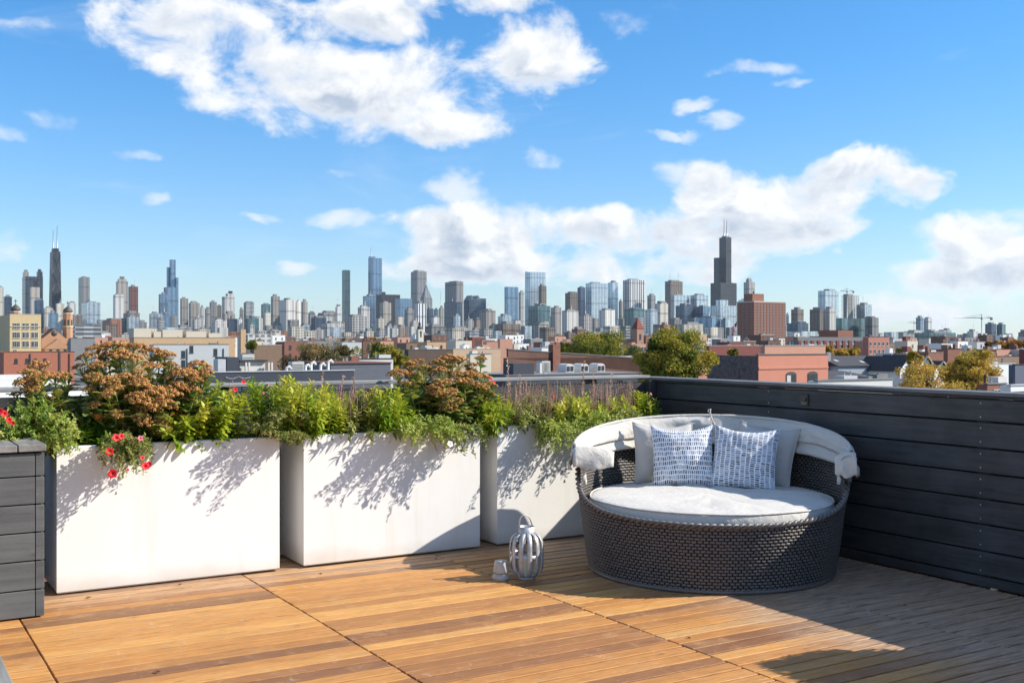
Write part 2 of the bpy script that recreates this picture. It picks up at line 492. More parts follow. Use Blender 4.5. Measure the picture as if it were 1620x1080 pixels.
def mat_pillow(name, rot):
    """printed cotton: rows of short brush strokes in blues on white"""
    m, t, b = new_mat(name)
    uvn = t.n('ShaderNodeUVMap'); uv = uvn.outputs[0]
    x, y, _ = t.sep(uv)
    if rot: x, y = y, x
    nz = t.n('ShaderNodeTexNoise'); t.put(nz.inputs['Vector'], uv); nz.inputs['Scale'].default_value = 7.0; nz.inputs['Detail'].default_value = 3.0
    nc = t.vm('SUBTRACT', nz.outputs['Color'], (0.5, 0.5, 0.5)); nx, ny, _n = t.sep(nc)
    x2 = t.m('ADD', t.m('MULTIPLY', x, 31.0), t.m('MULTIPLY', nx, 1.2))
    y2 = t.m('ADD', t.m('MULTIPLY', y, 13.0), t.m('MULTIPLY', ny, 0.9))
    row = t.m('FLOOR', y2)
    wn = t.n('ShaderNodeTexWhiteNoise', noise_dimensions='1D'); t.put(wn.inputs['W'], row)
    x3 = t.m('ADD', x2, t.m('MULTIPLY', wn.outputs[0], 7.0))
    col = t.m('FLOOR', x3)
    wc = t.n('ShaderNodeTexWhiteNoise', noise_dimensions='2D'); t.put(wc.inputs['Vector'], t.comb(col, row, 0.0))
    fx = t.m('SUBTRACT', t.m('FRACT', x3), 0.5); fy = t.m('SUBTRACT', t.m('FRACT', y2), 0.5)
    sp = t.noise(uv, 90.0, 2.0, 0.5)
    ex = t.m('ADD', t.m('ABSOLUTE', fx), t.m('MULTIPLY', t.m('SUBTRACT', sp, 0.5), 0.16))
    ey = t.m('ADD', t.m('ABSOLUTE', fy), t.m('MULTIPLY', t.m('SUBTRACT', sp, 0.5), 0.12))
    inside = t.m('MULTIPLY', t.smooth(ex, 0.36, 0.29), t.smooth(ey, 0.40, 0.35))
    ink = t.ramp(wc.outputs[0], [(0.0, C3(156, 172, 196)), (0.35, C3(112, 132, 162)), (0.62, C3(76, 94, 126)), (0.86, C3(42, 52, 76)), (1.0, C3(160, 178, 200))], 'CONSTANT')
    c = t.mix(t.m('MULTIPLY', inside, 0.92), C3(232, 233, 234), ink)
    t.put(b.inputs['Base Color'], c)
    b.inputs['Roughness'].default_value = 0.9; b.inputs['Specular IOR Level'].default_value = 0.1
    tc = t.n('ShaderNodeTexCoord')
    bump(t, b, t.noise(tc.outputs['Object'], 300.0, 2.0, 0.5), 0.25, 0.003)
    return m

def mat_wicker():
    m, t, b = new_mat('black_resin_wicker')
    tc = t.n('ShaderNodeTexCoord'); o = tc.outputs['Object']
    n = t.noise(o, 60.0, 3.0, 0.6); n2 = t.noise(o, 3.0, 4.0, 0.6)
    c = t.mix(n, (0.05, 0.046, 0.045, 1), (0.20, 0.185, 0.175, 1))
    c = t.mix(t.m('MULTIPLY', n2, 0.4), c, (0.14, 0.105, 0.09, 1))
    t.put(b.inputs['Base Color'], c)
    b.inputs['Roughness'].default_value = 0.42; b.inputs['Specular IOR Level'].default_value = 0.55
    return m

def mat_leaf(name, stops, trans=0.35, rough=0.45, spec=0.35):
    """leaf with light passing through; colour by the tint of each leaf"""
    m = bpy.data.materials.new(name); m.use_nodes = True
    t = NT(m.node_tree); b = m.node_tree.nodes['Principled BSDF']; out = m.node_tree.nodes['Material Output']
    at = t.n('ShaderNodeAttribute', attribute_name='tint')
    c = t.ramp(at.outputs['Fac'], stops)
    tc = t.n('ShaderNodeTexCoord')
    n = t.noise(tc.outputs['Object'], 40.0, 3.0, 0.5)
    c = t.mix(t.m('MULTIPLY', n, 0.3), c, t.mix(0.5, c, (0.05, 0.04, 0.01, 1)))
    t.put(b.inputs['Base Color'], c); b.inputs['Roughness'].default_value = rough; b.inputs['Specular IOR Level'].default_value = spec
    tr = t.n('ShaderNodeBsdfTranslucent'); t.put(tr.inputs['Color'], c)
    ms = t.n('ShaderNodeMixShader'); ms.inputs[0].default_value = trans
    m.node_tree.links.new(b.outputs[0], ms.inputs[1]); m.node_tree.links.new(tr.outputs[0], ms.inputs[2])
    m.node_tree.links.new(ms.outputs[0], out.inputs[0])
    return m

MAT = {}
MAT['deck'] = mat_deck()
MAT['fence'] = mat_stain('black_stained_timber', (0.028, 0.028, 0.030, 1), (0.074, 0.074, 0.075, 1), (0.34, 0.32, 0.29, 1), 1, 0.70, 0.42)
MAT['fence_u'] = mat_stain('black_stained_timber_rear', (0.028, 0.028, 0.030, 1), (0.074, 0.074, 0.075, 1), (0.30, 0.28, 0.25, 1), 0, 0.74, 0.42)
MAT['coping'] = mat_stain('weathered_grey_coping', (0.09, 0.09, 0.095, 1), (0.20, 0.20, 0.20, 1), (0.35, 0.34, 0.32, 1), 1, 0.72, 0.5)
MAT['coping_u'] = mat_stain('weathered_grey_coping_rear', (0.16, 0.16, 0.16, 1), (0.30, 0.30, 0.29, 1), (0.45, 0.44, 0.42, 1), 0, 0.72, 0.5)
MAT['greybox'] = mat_stain('grey_painted_timber', (0.070, 0.073, 0.075, 1), (0.125, 0.128, 0.128, 1), (0.40, 0.39, 0.36, 1), 0, 0.63, 0.55)
MAT['greytop'] = mat_stain('bare_grey_timber', (0.15, 0.145, 0.135, 1), (0.28, 0.27, 0.25, 1), (0.44, 0.42, 0.39, 1), 1, 0.66, 0.7, 0.2)
MAT['planter'] = mat_planter()
MAT['soil'] = plain('dark_potting_soil', (0.03, 0.022, 0.016, 1), 0.95, 0, 0.5, 30, 0.8)
MAT['canvas'] = mat_fabric('cream_canvas', (0.52, 0.49, 0.445, 1), (0.62, 0.595, 0.55, 1), (0.36, 0.31, 0.25, 1), 1.0, 0.3)
MAT['cushion'] = mat_fabric('off_white_cushion', (0.52, 0.50, 0.465, 1), (0.60, 0.58, 0.545, 1), (0.46, 0.40, 0.33, 1), 0.8, 0.45)
MAT['beige'] = mat_fabric('beige_cotton', (0.44, 0.425, 0.40, 1), (0.52, 0.505, 0.48, 1))
MAT['print_a'] = mat_pillow('blue_brush_print', False)
MAT['print_b'] = mat_pillow('blue_brush_print_turned', True)
MAT['wicker'] = mat_wicker()
MAT['lining'] = plain('black_liner', (0.012, 0.012, 0.013, 1), 0.8, 0, 0.2)
MAT['galv'] = plain('galvanised_steel', (0.52, 0.53, 0.55, 1), 0.45, 0.45, 0.40, 30.0, 0.2)
MAT['wax'] = plain('cream_wax', (0.72, 0.66, 0.52, 1), 0.5, 0, 0.05)
MAT['dark'] = plain('dark_metal', (0.02, 0.02, 0.022, 1), 0.5, 0.3, 0.2)
MAT['bronze'] = plain('bronze_metal', (0.10, 0.085, 0.065, 1), 0.45, 0.5, 0.2)
MAT['ceramic'] = plain('stained_white_ceramic', (0.52, 0.48, 0.43, 1), 0.3, 0, 0.30, 14.0)

# ------------------------------------------------------------------ ground and the building under the terrace
GZ = -12.0
def mat_ground():
    m, t, b = new_mat('city_ground')
    geo = t.n('ShaderNodeNewGeometry'); p = geo.outputs['Position']
    n = t.noise(p, 0.012, 6.0, 0.65); n2 = t.noise(p, 0.12, 5.0, 0.6)
    c = t.mix(t.smooth(n, 0.4, 0.6), (0.055, 0.055, 0.055, 1), (0.06, 0.065, 0.035, 1))
    c = t.mix(t.m('MULTIPLY', n2, 0.5), c, (0.15, 0.14, 0.12, 1))
    t.put(b.inputs['Base Color'], c); b.inputs['Roughness'].default_value = 0.9
    return m
g = MB(); S_ = 25000.0; N_ = 10
g.sheet([[(-S_ + 2 * S_ * i / N_, -S_ + 2 * S_ * j / N_, GZ) for i in range(N_ + 1)] for j in range(N_ + 1)])
tag(g.build('ground', mat_ground()), kind='structure')

PV = 6.87                      # front line of the planters (v)
FU = 5.89                      # inner face of the right fence (u)
BV = 7.41                      # inner face of the rear parapet (v)
MAT['brickred'] = plain('dull_red_brick', (0.26, 0.115, 0.08, 1), 0.85, 0, 0.3, 2.0)
tb = thing('apartment_building', 'brick apartment building that carries the roof terrace', 'building', W(0, 0, GZ), TH)
MB().box(-6.0, FU + 0.20, -9.0, BV + 0.22, 0.0, 11.78).build('wall', MAT['brickred'], tb)
MB().box(-6.0, FU + 0.16, -9.0, BV + 0.18, 11.782, 11.9).build('roof_membrane', MAT['lining'], tb)

# ------------------------------------------------------------------ timber deck: boards run along u, tile seams along v
deck = tag(empty('deck', W(0, 0, 0), TH), kind='structure')
SEAMS = [-1.96, -0.60, 0.765, 2.135, 3.50, 4.845, 6.20]
PITCH = 0.1052
rest = MB(); nb = 0
for ci in range(len(SEAMS) - 1):
    u0, u1 = SEAMS[ci] + 0.004, SEAMS[ci + 1] - 0.004
    if ci == len(SEAMS) - 2: u1 = FU - 0.006
    L = u1 - u0
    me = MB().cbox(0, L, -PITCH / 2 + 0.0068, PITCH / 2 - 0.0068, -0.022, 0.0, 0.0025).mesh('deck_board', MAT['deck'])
    dv = R.uniform(-0.03, 0.03)
    for k in range(-60, 76):
        v = k * PITCH + dv
        if v > BV - 0.05 or v < -5.5: continue
        p = W((u0 + u1) / 2, v)
        # boards the lens can see are pieces of their own
        seen = v > 2.35 and p.y > 4.2 and abs(p.x / p.y) < 0.56 + L / 2 / p.y
        if seen and nb < 300:
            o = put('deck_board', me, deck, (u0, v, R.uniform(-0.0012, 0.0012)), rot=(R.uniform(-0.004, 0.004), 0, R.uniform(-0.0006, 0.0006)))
            nb += 1
        else:
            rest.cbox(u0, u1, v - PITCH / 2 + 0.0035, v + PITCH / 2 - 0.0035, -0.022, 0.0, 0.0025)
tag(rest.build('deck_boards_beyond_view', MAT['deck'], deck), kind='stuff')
jo = MB()
for s in SEAMS:
    jo.box(s - 0.05, s + 0.05, -5.5, BV, -0.08, -0.027)
jo.build('joists', plain('dark_joist', (0.03, 0.022, 0.016, 1), 0.9), deck)

# ------------------------------------------------------------------ right fence and rear parapet
fr = thing('timber_fence', 'tall black stained plank fence along the right side of the deck', 'fence', W(FU, 0, 0), TH)
edges = [0.004, 0.071, 0.222, 0.384, 0.539, 0.696, 0.849, 1.010, 1.152]
pm = {}
for i in range(len(edges) - 1):
    z0, z1 = edges[i] + 0.005, edges[i + 1] - 0.005
    for (a, b_) in ((-4.5, 3.06), (3.066, BV)):
        put('plank', MB().cbox(0.0 + R.uniform(0, 0.003), 0.028, a, b_, z0, z1, 0.003).mesh('plank', MAT['fence']), fr)
for k, vv in enumerate((-3.0, -1.2, 0.6, 2.4, 4.2, 6.0, 7.9)):
    put('post', MB().box(0.032, 0.12, vv - 0.045, vv + 0.045, -0.02, 1.15).mesh('post', MAT['fence']), fr)
MB().box(0.034, 0.036, -4.5, BV, 0.0, 1.15).build('backing_felt', MAT['lining'], fr)
MB().cbox(-0.03, 0.17, -4.5, BV + 0.17, 1.170, 1.193, 0.004).build('coping', MAT['coping'], fr)
MB().cbox(-0.012, 0.012, -4.5, BV - 0.01, 1.1535, 1.1695, 0.003).build('cap_trim', MAT['fence'], fr)

rp = thing('rear_parapet', 'low black timber parapet with grey coping behind the planters', 'parapet', W(0, BV, 0), TH)
for i in range(len(edges) - 1):
    z0, z1 = edges[i] + 0.005, edges[i + 1] - 0.005
    for (a, b_) in ((-6.0, -1.0), (-0.994, 2.6), (2.606, FU - 0.004)):
        put('plank', MB().cbox(a, b_, 0.0 + R.uniform(0, 0.003), 0.028, z0, z1, 0.003).mesh('plank', MAT['fence_u']), rp)
MB().box(-6.0, FU, 0.034, 0.036, 0.0, 1.15).build('backing_felt', MAT['lining'], rp)
MB().cbox(-6.0, FU - 0.034, -0.03, 0.17, 1.185, 1.210, 0.004).build('coping', MAT['coping_u'], rp)
for k in range(8):
    put('post', MB().box(-5.6 + k * 1.55, -5.51 + k * 1.55, 0.04, 0.13, -0.02, 1.184).mesh('post', MAT['fence_u']), rp)

put('corner_post', MB().cbox(FU - 0.075, FU - 0.004, -0.075, -0.004, 0.004, 1.168, 0.003).mesh('corner_post', MAT['fence']), rp)

# step light set into the top plank
def px_on_fence(px, py):
    k = (px - CX) / F
    # point on plane u = FU : x = FU*CS - v*SN , y = FU*SN + v*CS , x = k y
    v = (FU * CS - k * FU * SN) / (SN + k * CS)
    y = FU * SN + v * CS
    return v, HC + (CY - py) / F * y
v_, z_ = px_on_fence(1273.5, 632.5)
sl = thing('step_light', 'small bronze louvred light set in the top plank of the black fence', 'wall light', W(FU, v_, z_), TH)
lm = MB(); lm.cbox(-0.012, 0.02, -0.036, 0.036, -0.042, 0.042, 0.003); lm.build('housing', MAT['bronze'], sl)
ml = MB(); b = len(ml.v)
ml.v += [(-0.012, -0.028, 0.03), (-0.012, 0.028, 0.03), (-0.034, 0.028, -0.006), (-0.034, -0.028, -0.006), (-0.013, -0.028, -0.006), (-0.013, 0.028, -0.006)]
for q in ((0, 1, 2, 3), (3, 2, 5, 4), (0, 3, 4), (1, 5, 2)): ml.face([b + i for i in q])
ml.build('louvre_hood', MAT['bronze'], sl)
MB().box(-0.0145, -0.0125, -0.026, 0.026, -0.034, -0.010).build('lens', plain('frosted_lens', (0.16, 0.15, 0.13, 1), 0.4), sl)

# ------------------------------------------------------------------ white planters
PH = 0.878
PLANTERS = []
def planter(u0, u1, label):
    o = thing('planter', label, 'planter', W(u0, PV, 0), TH, 'row of white planters')
    w, d, th = u1 - u0, 0.46, 0.035
    m = MB()
    c = 0.006
    def ring(x0, x1, y0, y1, z): return [(x0, y0, z), (x1, y0, z), (x1, y1, z), (x0, y1, z)]
    levels = [ring(c, w - c, c, d - c, 0.012), ring(0, w, 0, d, 0.02), ring(0, w, 0, d, PH - c), ring(c, w - c, c, d - c, PH),
              ring(th, w - th, th, d - th, PH), ring(th, w - th, th, d - th, PH - 0.12)]
    b0 = 0
    for L_ in levels: m.v += L_
    for i in range(len(levels) - 1):
        for k in range(4):
            l = (k + 1) % 4
            m.face([i * 4 + k, i * 4 + l, (i + 1) * 4 + l, (i + 1) * 4 + k])
    m.face([3, 2, 1, 0])
    m.build('shell', MAT['planter'], o)
    s = MB(); rows = []
    for j in range(9):
        rows.append([(th + (w - 2 * th) * i / 24, th + (d - 2 * th) * j / 8, PH - 0.05 + 0.02 * mnoise.noise((i * 0.7, j * 0.9, u0 * 5))) for i in range(25)])
    s.smooth = True; s.sheet(rows); s.build('soil', MAT['soil'], o)
    for x in (0.06, w - 0.12):
        for y in (0.06, d - 0.12): put('foot', MB().box(x, x + 0.06, y, y + 0.06, 0.0, 0.013).mesh('foot', MAT['dark']), o)
    PLANTERS.append((u0, u1))
    return o
planter(1.02, 2.38, 'leftmost white planter box, beside the grey timber box')
planter(2.545, 3.885, 'middle white planter box with dappled leaf shadows on its face')
planter(4.03, 5.37, 'white planter box partly hidden behind the wicker daybed')

# unseen planter added by the fence; with its hedge it shades the near boards
o = thing('planter', 'white planter box added out of view on the right, under the shadow-casting hedge', 'planter', W(5.38, 1.25, 0), TH, 'row of white planters')
MB().cbox(0, 0.46, 0, 1.68, 0.012, PH, 0.006).build('shell', MAT['planter'], o)

# ------------------------------------------------------------------ grey timber box at the left edge
gb = thing('timber_box', 'grey painted timber plank box with bare board lid at left edge', 'storage box', W(0.886, 6.39, 0), TH)
zs = [0.006, 0.154, 0.310, 0.464, 0.616, 0.768, 0.898]
for i in range(6):
    put('plank', MB().cbox(-1.70, -0.048, 0.0, 0.022, zs[i] + 0.003, zs[i + 1] - 0.003, 0.003).mesh('plank', MAT['greybox']), gb)
    put('corner_block', MB().cbox(-0.045, 0.0, -0.001, 0.024, zs[i] + 0.003, zs[i + 1] - 0.003, 0.003).mesh('corner_block', MAT['greybox']), gb)
    put('side_plank', MB().cbox(-0.022, -0.001, 0.026, 0.50, zs[i] + 0.003, zs[i + 1] - 0.003, 0.003).mesh('side_plank', MAT['greybox']), gb)
MB().box(-1.68, -0.03, 0.03, 0.48, 0.01, 0.896).build('inner_frame', MAT['lining'], gb)
x = -1.73
while x < 0.0:
    w = min(0.145, 0.012 - x)
    put('lid_board', MB().cbox(x + 0.003, x + w - 0.003, -0.02, 0.52, 0.903, 0.940, 0.003).mesh('lid_board', MAT['greytop']), gb, (0, 0, R.uniform(0, 0.003)))
    x += 0.145

# grey bench whose corner enters at the lower left
bn = thing('timber_bench', 'weathered grey slatted bench corner cut off at lower left', 'bench', W(0.418, 4.35, 0), TH)
for i in range(4):
    put('slat', MB().cbox(-0.105 - i * 0.112, 0.0 - i * 0.112, -1.75, 0.0, 0.425, 0.452, 0.003).mesh('slat', MAT['greytop']), bn)
for xx in (-0.42, -0.05):
    for yy in (-1.6, -0.12):
        put('leg', MB().cbox(xx - 0.03, xx + 0.03, yy - 0.03, yy + 0.03, 0.0, 0.40, 0.003).mesh('leg', MAT['greytop']), bn)
MB().cbox(-0.44, -0.02, -1.66, -0.08, 0.36, 0.423, 0.003).build('apron', MAT['greytop'], bn)

# ------------------------------------------------------------------ wicker daybed
DBX, DBY = 1.315, 7.23
db = thing('wicker_daybed', 'round black wicker daybed with folded cream canopy in the corner', 'daybed', (DBX, DBY, 0), math.radians(-10.5))
# local frame: -y is the open front
def rim(phi):
    """rim height by the angle from the front"""
    a = abs(math.degrees((phi + math.pi) % (2 * math.pi) - math.pi))
    xs = [0, 30, 50, 62, 72, 80, 88, 95, 104, 115, 135, 180]
    ys = [0.425, 0.428, 0.445, 0.472, 0.505, 0.55, 0.625, 0.69, 0.735, 0.755, 0.775, 0.79]
    return float(np.interp(a, xs, ys))
def rad(z): return 0.792 + 0.105 * min(1.0, z / 0.78) ** 0.85
def wall(phi, z, off=0.0):
    r = rad(z) + off
    return Vector((r * math.sin(phi), -r * math.cos(phi), z))
NST = 300; ROW = 0.0192; AMP = 0.0062
vs, fs = [], []
row = 0; z = 0.028
sec = [(0.0080, 0.0), (0.0048, 0.0036), (-0.0048, 0.0036), (-0.0080, 0.0), (-0.0048, -0.0036), (0.0048, -0.0036)]
rimz = [rim(2 * math.pi * k / NST) for k in range(NST + 1)]
while z < 0.79:
    prev = None
    for k in range(NST + 1):
        phi = 2 * math.pi * k / NST
        if z > rimz[k] - 0.016:
            prev = None; continue
        off = AMP * (1 if (k + row) % 2 == 0 else -1) + R.uniform(-0.0014, 0.0014)
        base = len(vs); r = rad(z); s_, c_ = math.sin(phi), math.cos(phi); jz = R.uniform(-0.0014, 0.0014)
        for dz, dn in sec:
            rr = r + off + dn
            vs.append((rr * s_, -rr * c_, z + dz + jz))
        if prev is not None:
            for q in range(6):
                w = (q + 1) % 6
                fs.append((prev + q, base + q, base + w, prev + w))
        prev = base
    z += ROW; row += 1
tag(put('wicker_weave', np_mesh('wicker_weave', vs, fs, MAT['wicker'], smooth=True), db), kind='stuff')
m = MB(); m.smooth = True
rows = []
for k in range(121):
    phi = 2 * math.pi * k / 120
    rows.append([wall(phi, 0.012 + (rim(phi) - 0.03) * j / 8) for j in range(9)])
m.sheet(rows); m.build('lining', MAT['lining'], db)
# braided rim: two strands twisted round each other
for s in range(2):
    m = MB(); pts = []; n = 900
    for k in range(n):
        phi = 2 * math.pi * k / n; tw = 2 * math.pi * 62 * k / n + s * math.pi
        zz = rim(phi) - 0.012
        pts.append(wall(phi, zz + 0.009 * math.sin(tw), 0.002 + 0.010 * math.cos(tw)))
    m.tube(pts, 0.0105, 6, closed=True); m.build('rim_braid', MAT['wicker'], db)
m = MB(); m.tube([wall(2 * math.pi * k / 120, 0.014, 0.0) for k in range(120)], 0.014, 6, closed=True); m.build('base_ring', MAT['wicker'], db)
m = MB(); m.lathe([(0.0, 0.27), (0.79, 0.27), (0.80, 0.24), (0.0, 0.24)], 48); m.build('seat_board', MAT['lining'], db)
for a in range(6):
    ph = math.radians(30 + 60 * a)
    m = MB(); m.lathe([(0.0, 0.0), (0.018, 0.0), (0.018, 0.014), (0.0, 0.014)], 12, 0.74 * math.sin(ph), -0.74 * math.cos(ph)); m.build('foot', MAT['dark'], db)

# seat mattress: drum with soft edges, piping and creases
mt = thing('seat_mattress', 'round off-white seat mattress lying in the wicker daybed', 'cushion', (DBX, DBY, 0.312), math.radians(-10.5))
def mattress():
    m = MB(); m.smooth = True
    prof = [(0.0, 0.188), (0.1, 0.188), (0.2, 0.188), (0.3, 0.187), (0.4, 0.186), (0.5, 0.184), (0.58, 0.182), (0.65, 0.179), (0.71, 0.175), (0.75, 0.171), (0.778, 0.165), (0.790, 0.158), (0.796, 0.148), (0.800, 0.12), (0.803, 0.085), (0.799, 0.045), (0.788, 0.02), (0.74, 0.0)]
    n = 160; rows = []
    for r, z in prof:
        rw = []
        for k in range(n + 1):
            t = 2 * math.pi * (k % n) / n
            x, y = r * math.cos(t), r * math.sin(t)
            w = 0.0
            if z > 0.1:
                w = 0.012 * mnoise.fractal((x * 3.1, y * 4.2, 2.0), 1.0, 2.1, 4) - 0.014 * (1 - abs(mnoise.noise((x * 4 + 3, y * 7, 5.0)))) ** 7 * min(1.0, r / 0.3)
                w *= 0.4 + 0.6 * min(1.0, (0.80 - r) / 0.25)
                w -= 0.012 * math.exp(-((x - 0.05) ** 2 + (y + 0.1) ** 2) / 0.05)
            rw.append((x, y, z + w))
        rows.append(rw)
    m.sheet(rows[::-1]); return m
mcover = mattress().build('cover', MAT['cushion'], mt)
for zz, rr in ((0.160, 0.792), (0.03, 0.795)):
    m = MB(); m.tube([(rr * math.cos(2 * math.pi * k / 128), rr * math.sin(2 * math.pi * k / 128), zz + 0.008 * mnoise.noise((math.cos(k / 20.4) * 2, math.sin(k / 20.4) * 2, 1))) for k in range(128)], 0.0055, 6, closed=True)
    m.build('piping', MAT['cushion'], mcover)

# folded canopy: cloth pleats laid over the back hoop, ends wrapped over the arms
ARM = math.radians(93)
def hoop(phi):
    a = abs(phi)                                   # measured from the back
    t = a / ARM
    z = 0.945 - 0.145 * t ** 2.2
    r = 0.865 + 0.03 * t
    return r, z
def canopy_sheet(lay, z_hi, z_lo, bulge, inset, seed, span=1.0, rows_n=12):
    m = MB(); m.smooth = True; rows = []
    n = 110
    for i in range(n + 1):
        phi = (-1 + 2 * i / n) * ARM * span
        r, z = hoop(phi)
        s_, c_ = math.sin(phi), math.cos(phi)
        rw = []
        taper = 1.0 - 0.55 * (abs(phi) / ARM) ** 3
        for j in range(rows_n + 1):
            q = j / rows_n
            zz = z + z_hi - (z_hi - z_lo) * q * taper
            rr = r - inset - bulge * math.sin(math.pi * min(1, q * 1.05)) * taper - (0.055 * q * taper if bulge > 0 else 0.0)
            rr += 0.018 * mnoise.noise((phi * 2.4 + seed, q * 3.2, seed * 2.0)) + 0.007 * mnoise.noise((phi * 9 + seed, q * 4.0, seed))
            zz += 0.012 * mnoise.noise((phi * 3.0 + seed * 3, q * 2.0, seed + 4))
            rw.append((rr * s_, rr * c_, zz))
        rows.append(rw)
    m.sheet(rows)
    return m
cn = canopy_sheet(0, 0.010, -0.128, 0.012, -0.002, 1.3).build('canopy_cloth', MAT['canvas'], db)
sol = cn.modifiers.new('thick', 'SOLIDIFY'); sol.thickness = 0.006
for (hi, lo, bu, ins, sd, sp) in ((-0.09, -0.205, 0.008, 0.010, 4.1, 0.97), (0.0, -0.15, -0.010, -0.016, 7.7, 1.0)):
    c2 = canopy_sheet(0, hi, lo, bu, ins, sd, sp, 8).build('canopy_fold', MAT['canvas'], db)
    so = c2.modifiers.new('thick', 'SOLIDIFY'); so.thickness = 0.006
# hoop tube seam along the top
m = MB(); pts = []
for i in range(81):
    phi = (-1 + i / 40) * ARM; r, z = hoop(phi); pts.append(((r + 0.006) * math.sin(phi), (r + 0.006) * math.cos(phi), z + 0.004))
m.tube(pts, 0.011, 8); m.build('canopy_hoop', MAT['canvas'], cn)
# cloth ends wrapped round both arms
def wrap(side):
    m = MB(); m.smooth = True; rows = []
    n = 22
    for i in range(n + 1):
        p = i / n
        phi = side * (ARM * 0.93 + 0.27 * p)
        rr, zz = hoop(side * ARM)
        zc = 0.755 - 0.02 * p
        rw = []
        drop_in = (0.145 if side < 0 else 0.115) + 0.055 * math.sin(p * math.pi) + 0.02 * mnoise.noise((p * 4, side, 1.0))
        drop_out = 0.075 + 0.03 * math.sin(p * math.pi * 0.9)
        for j in range(25):
            q = j / 24 * 2 - 1                       # -1 inside hem .. 1 outside hem
            if abs(q) < 0.35:
                a = q / 0.35 * math.pi / 2
                dr = 0.042 * math.sin(a); dz = 0.036 * math.cos(a)
            else:
                e = (abs(q) - 0.35) / 0.65
                dr = math.copysign(0.042 + 0.012 * e + 0.012 * math.sin(e * 5 + p * 6), q)
                dz = -e * (drop_in if q < 0 else drop_out)
            wob = 0.010 * mnoise.noise((p * 5 + side, q * 4, 3.3))
            r_ = rad(0.74) - 0.01 + dr + wob
            rw.append((r_ * math.sin(phi), r_ * math.cos(phi), zc + dz + 0.6 * wob))
        rows.append(rw)
    m.sheet(rows)
    o = m.build('canopy_end', MAT['canvas'], db)
    so = o.modifiers.new('thick', 'SOLIDIFY'); so.thickness = 0.006
wrap(-1); wrap(1)
def flap(side, r_in, r_out, drop, fwd):
    m = MB(); m.smooth = True; rows = []
    phi = side * (ARM * 0.93 + 0.25)
    for i in range(15):
        q = i / 14
        rw = []
        for k in range(13):
            e = k / 12
            rr = r_out + (r_in - r_out) * e
            y_off = -fwd * math.sin(min(1.0, q * 1.6) * math.pi / 2) - 0.012 * math.sin(e * 9 + q * 3) * q + 0.03 * e
            z = 0.800 - 0.022 * (2 * e - 0.6) ** 2 - drop * q * (0.80 + 0.25 * math.sin(math.pi * e) - 0.22 * e + 0.10 * mnoise.noise((e * 5, side, 2)))
            wob = 0.010 * mnoise.noise((e * 4 + side * 3, q * 3, 8.0))
            x = rr * math.sin(phi); y = rr * math.cos(phi)
            rw.append((x, y + y_off + wob, z))
        rows.append(rw)
    m.sheet(rows); o = m.build('canopy_flap', MAT['canvas'], db)
    so = o.modifiers.new('thick', 'SOLIDIFY'); so.thickness = 0.007
flap(-1, 0.64, 0.905, 0.15, 0.045); flap(1, 0.80, 0.93, 0.17, 0.05)
# metal arm bracket on the right end
m = MB(); m.tube([wall(math.radians(84), 0.60, 0.01), wall(math.radians(85), 0.70, 0.012), wall(math.radians(88), 0.77, 0.008)], 0.016, 8); m.build('hoop_bracket', MAT['galv'], db)
# tie cords at the middle of the back
r0, z0 = hoop(0.0)
for dx, pts in ((0.0, [(0.03, r0 - 0.05, z0 - 0.10), (0.018, r0 - 0.045, z0 - 0.03), (0.0, r0 - 0.02, z0 + 0.03), (0.004, r0 - 0.02, z0 + 0.055), (-0.010, r0 - 0.02, z0 + 0.052), (-0.012, r0 - 0.022, z0 + 0.030)]),
                (0.0, [(0.05, r0 - 0.055, z0 - 0.12), (0.028, r0 - 0.05, z0 - 0.05), (0.004, r0 - 0.035, z0 + 0.0), (-0.012, r0 - 0.05, z0 - 0.03)])):
    m = MB(); m.tube(pts, 0.006, 6); m.build('canopy_tie', MAT['canvas'], cn)

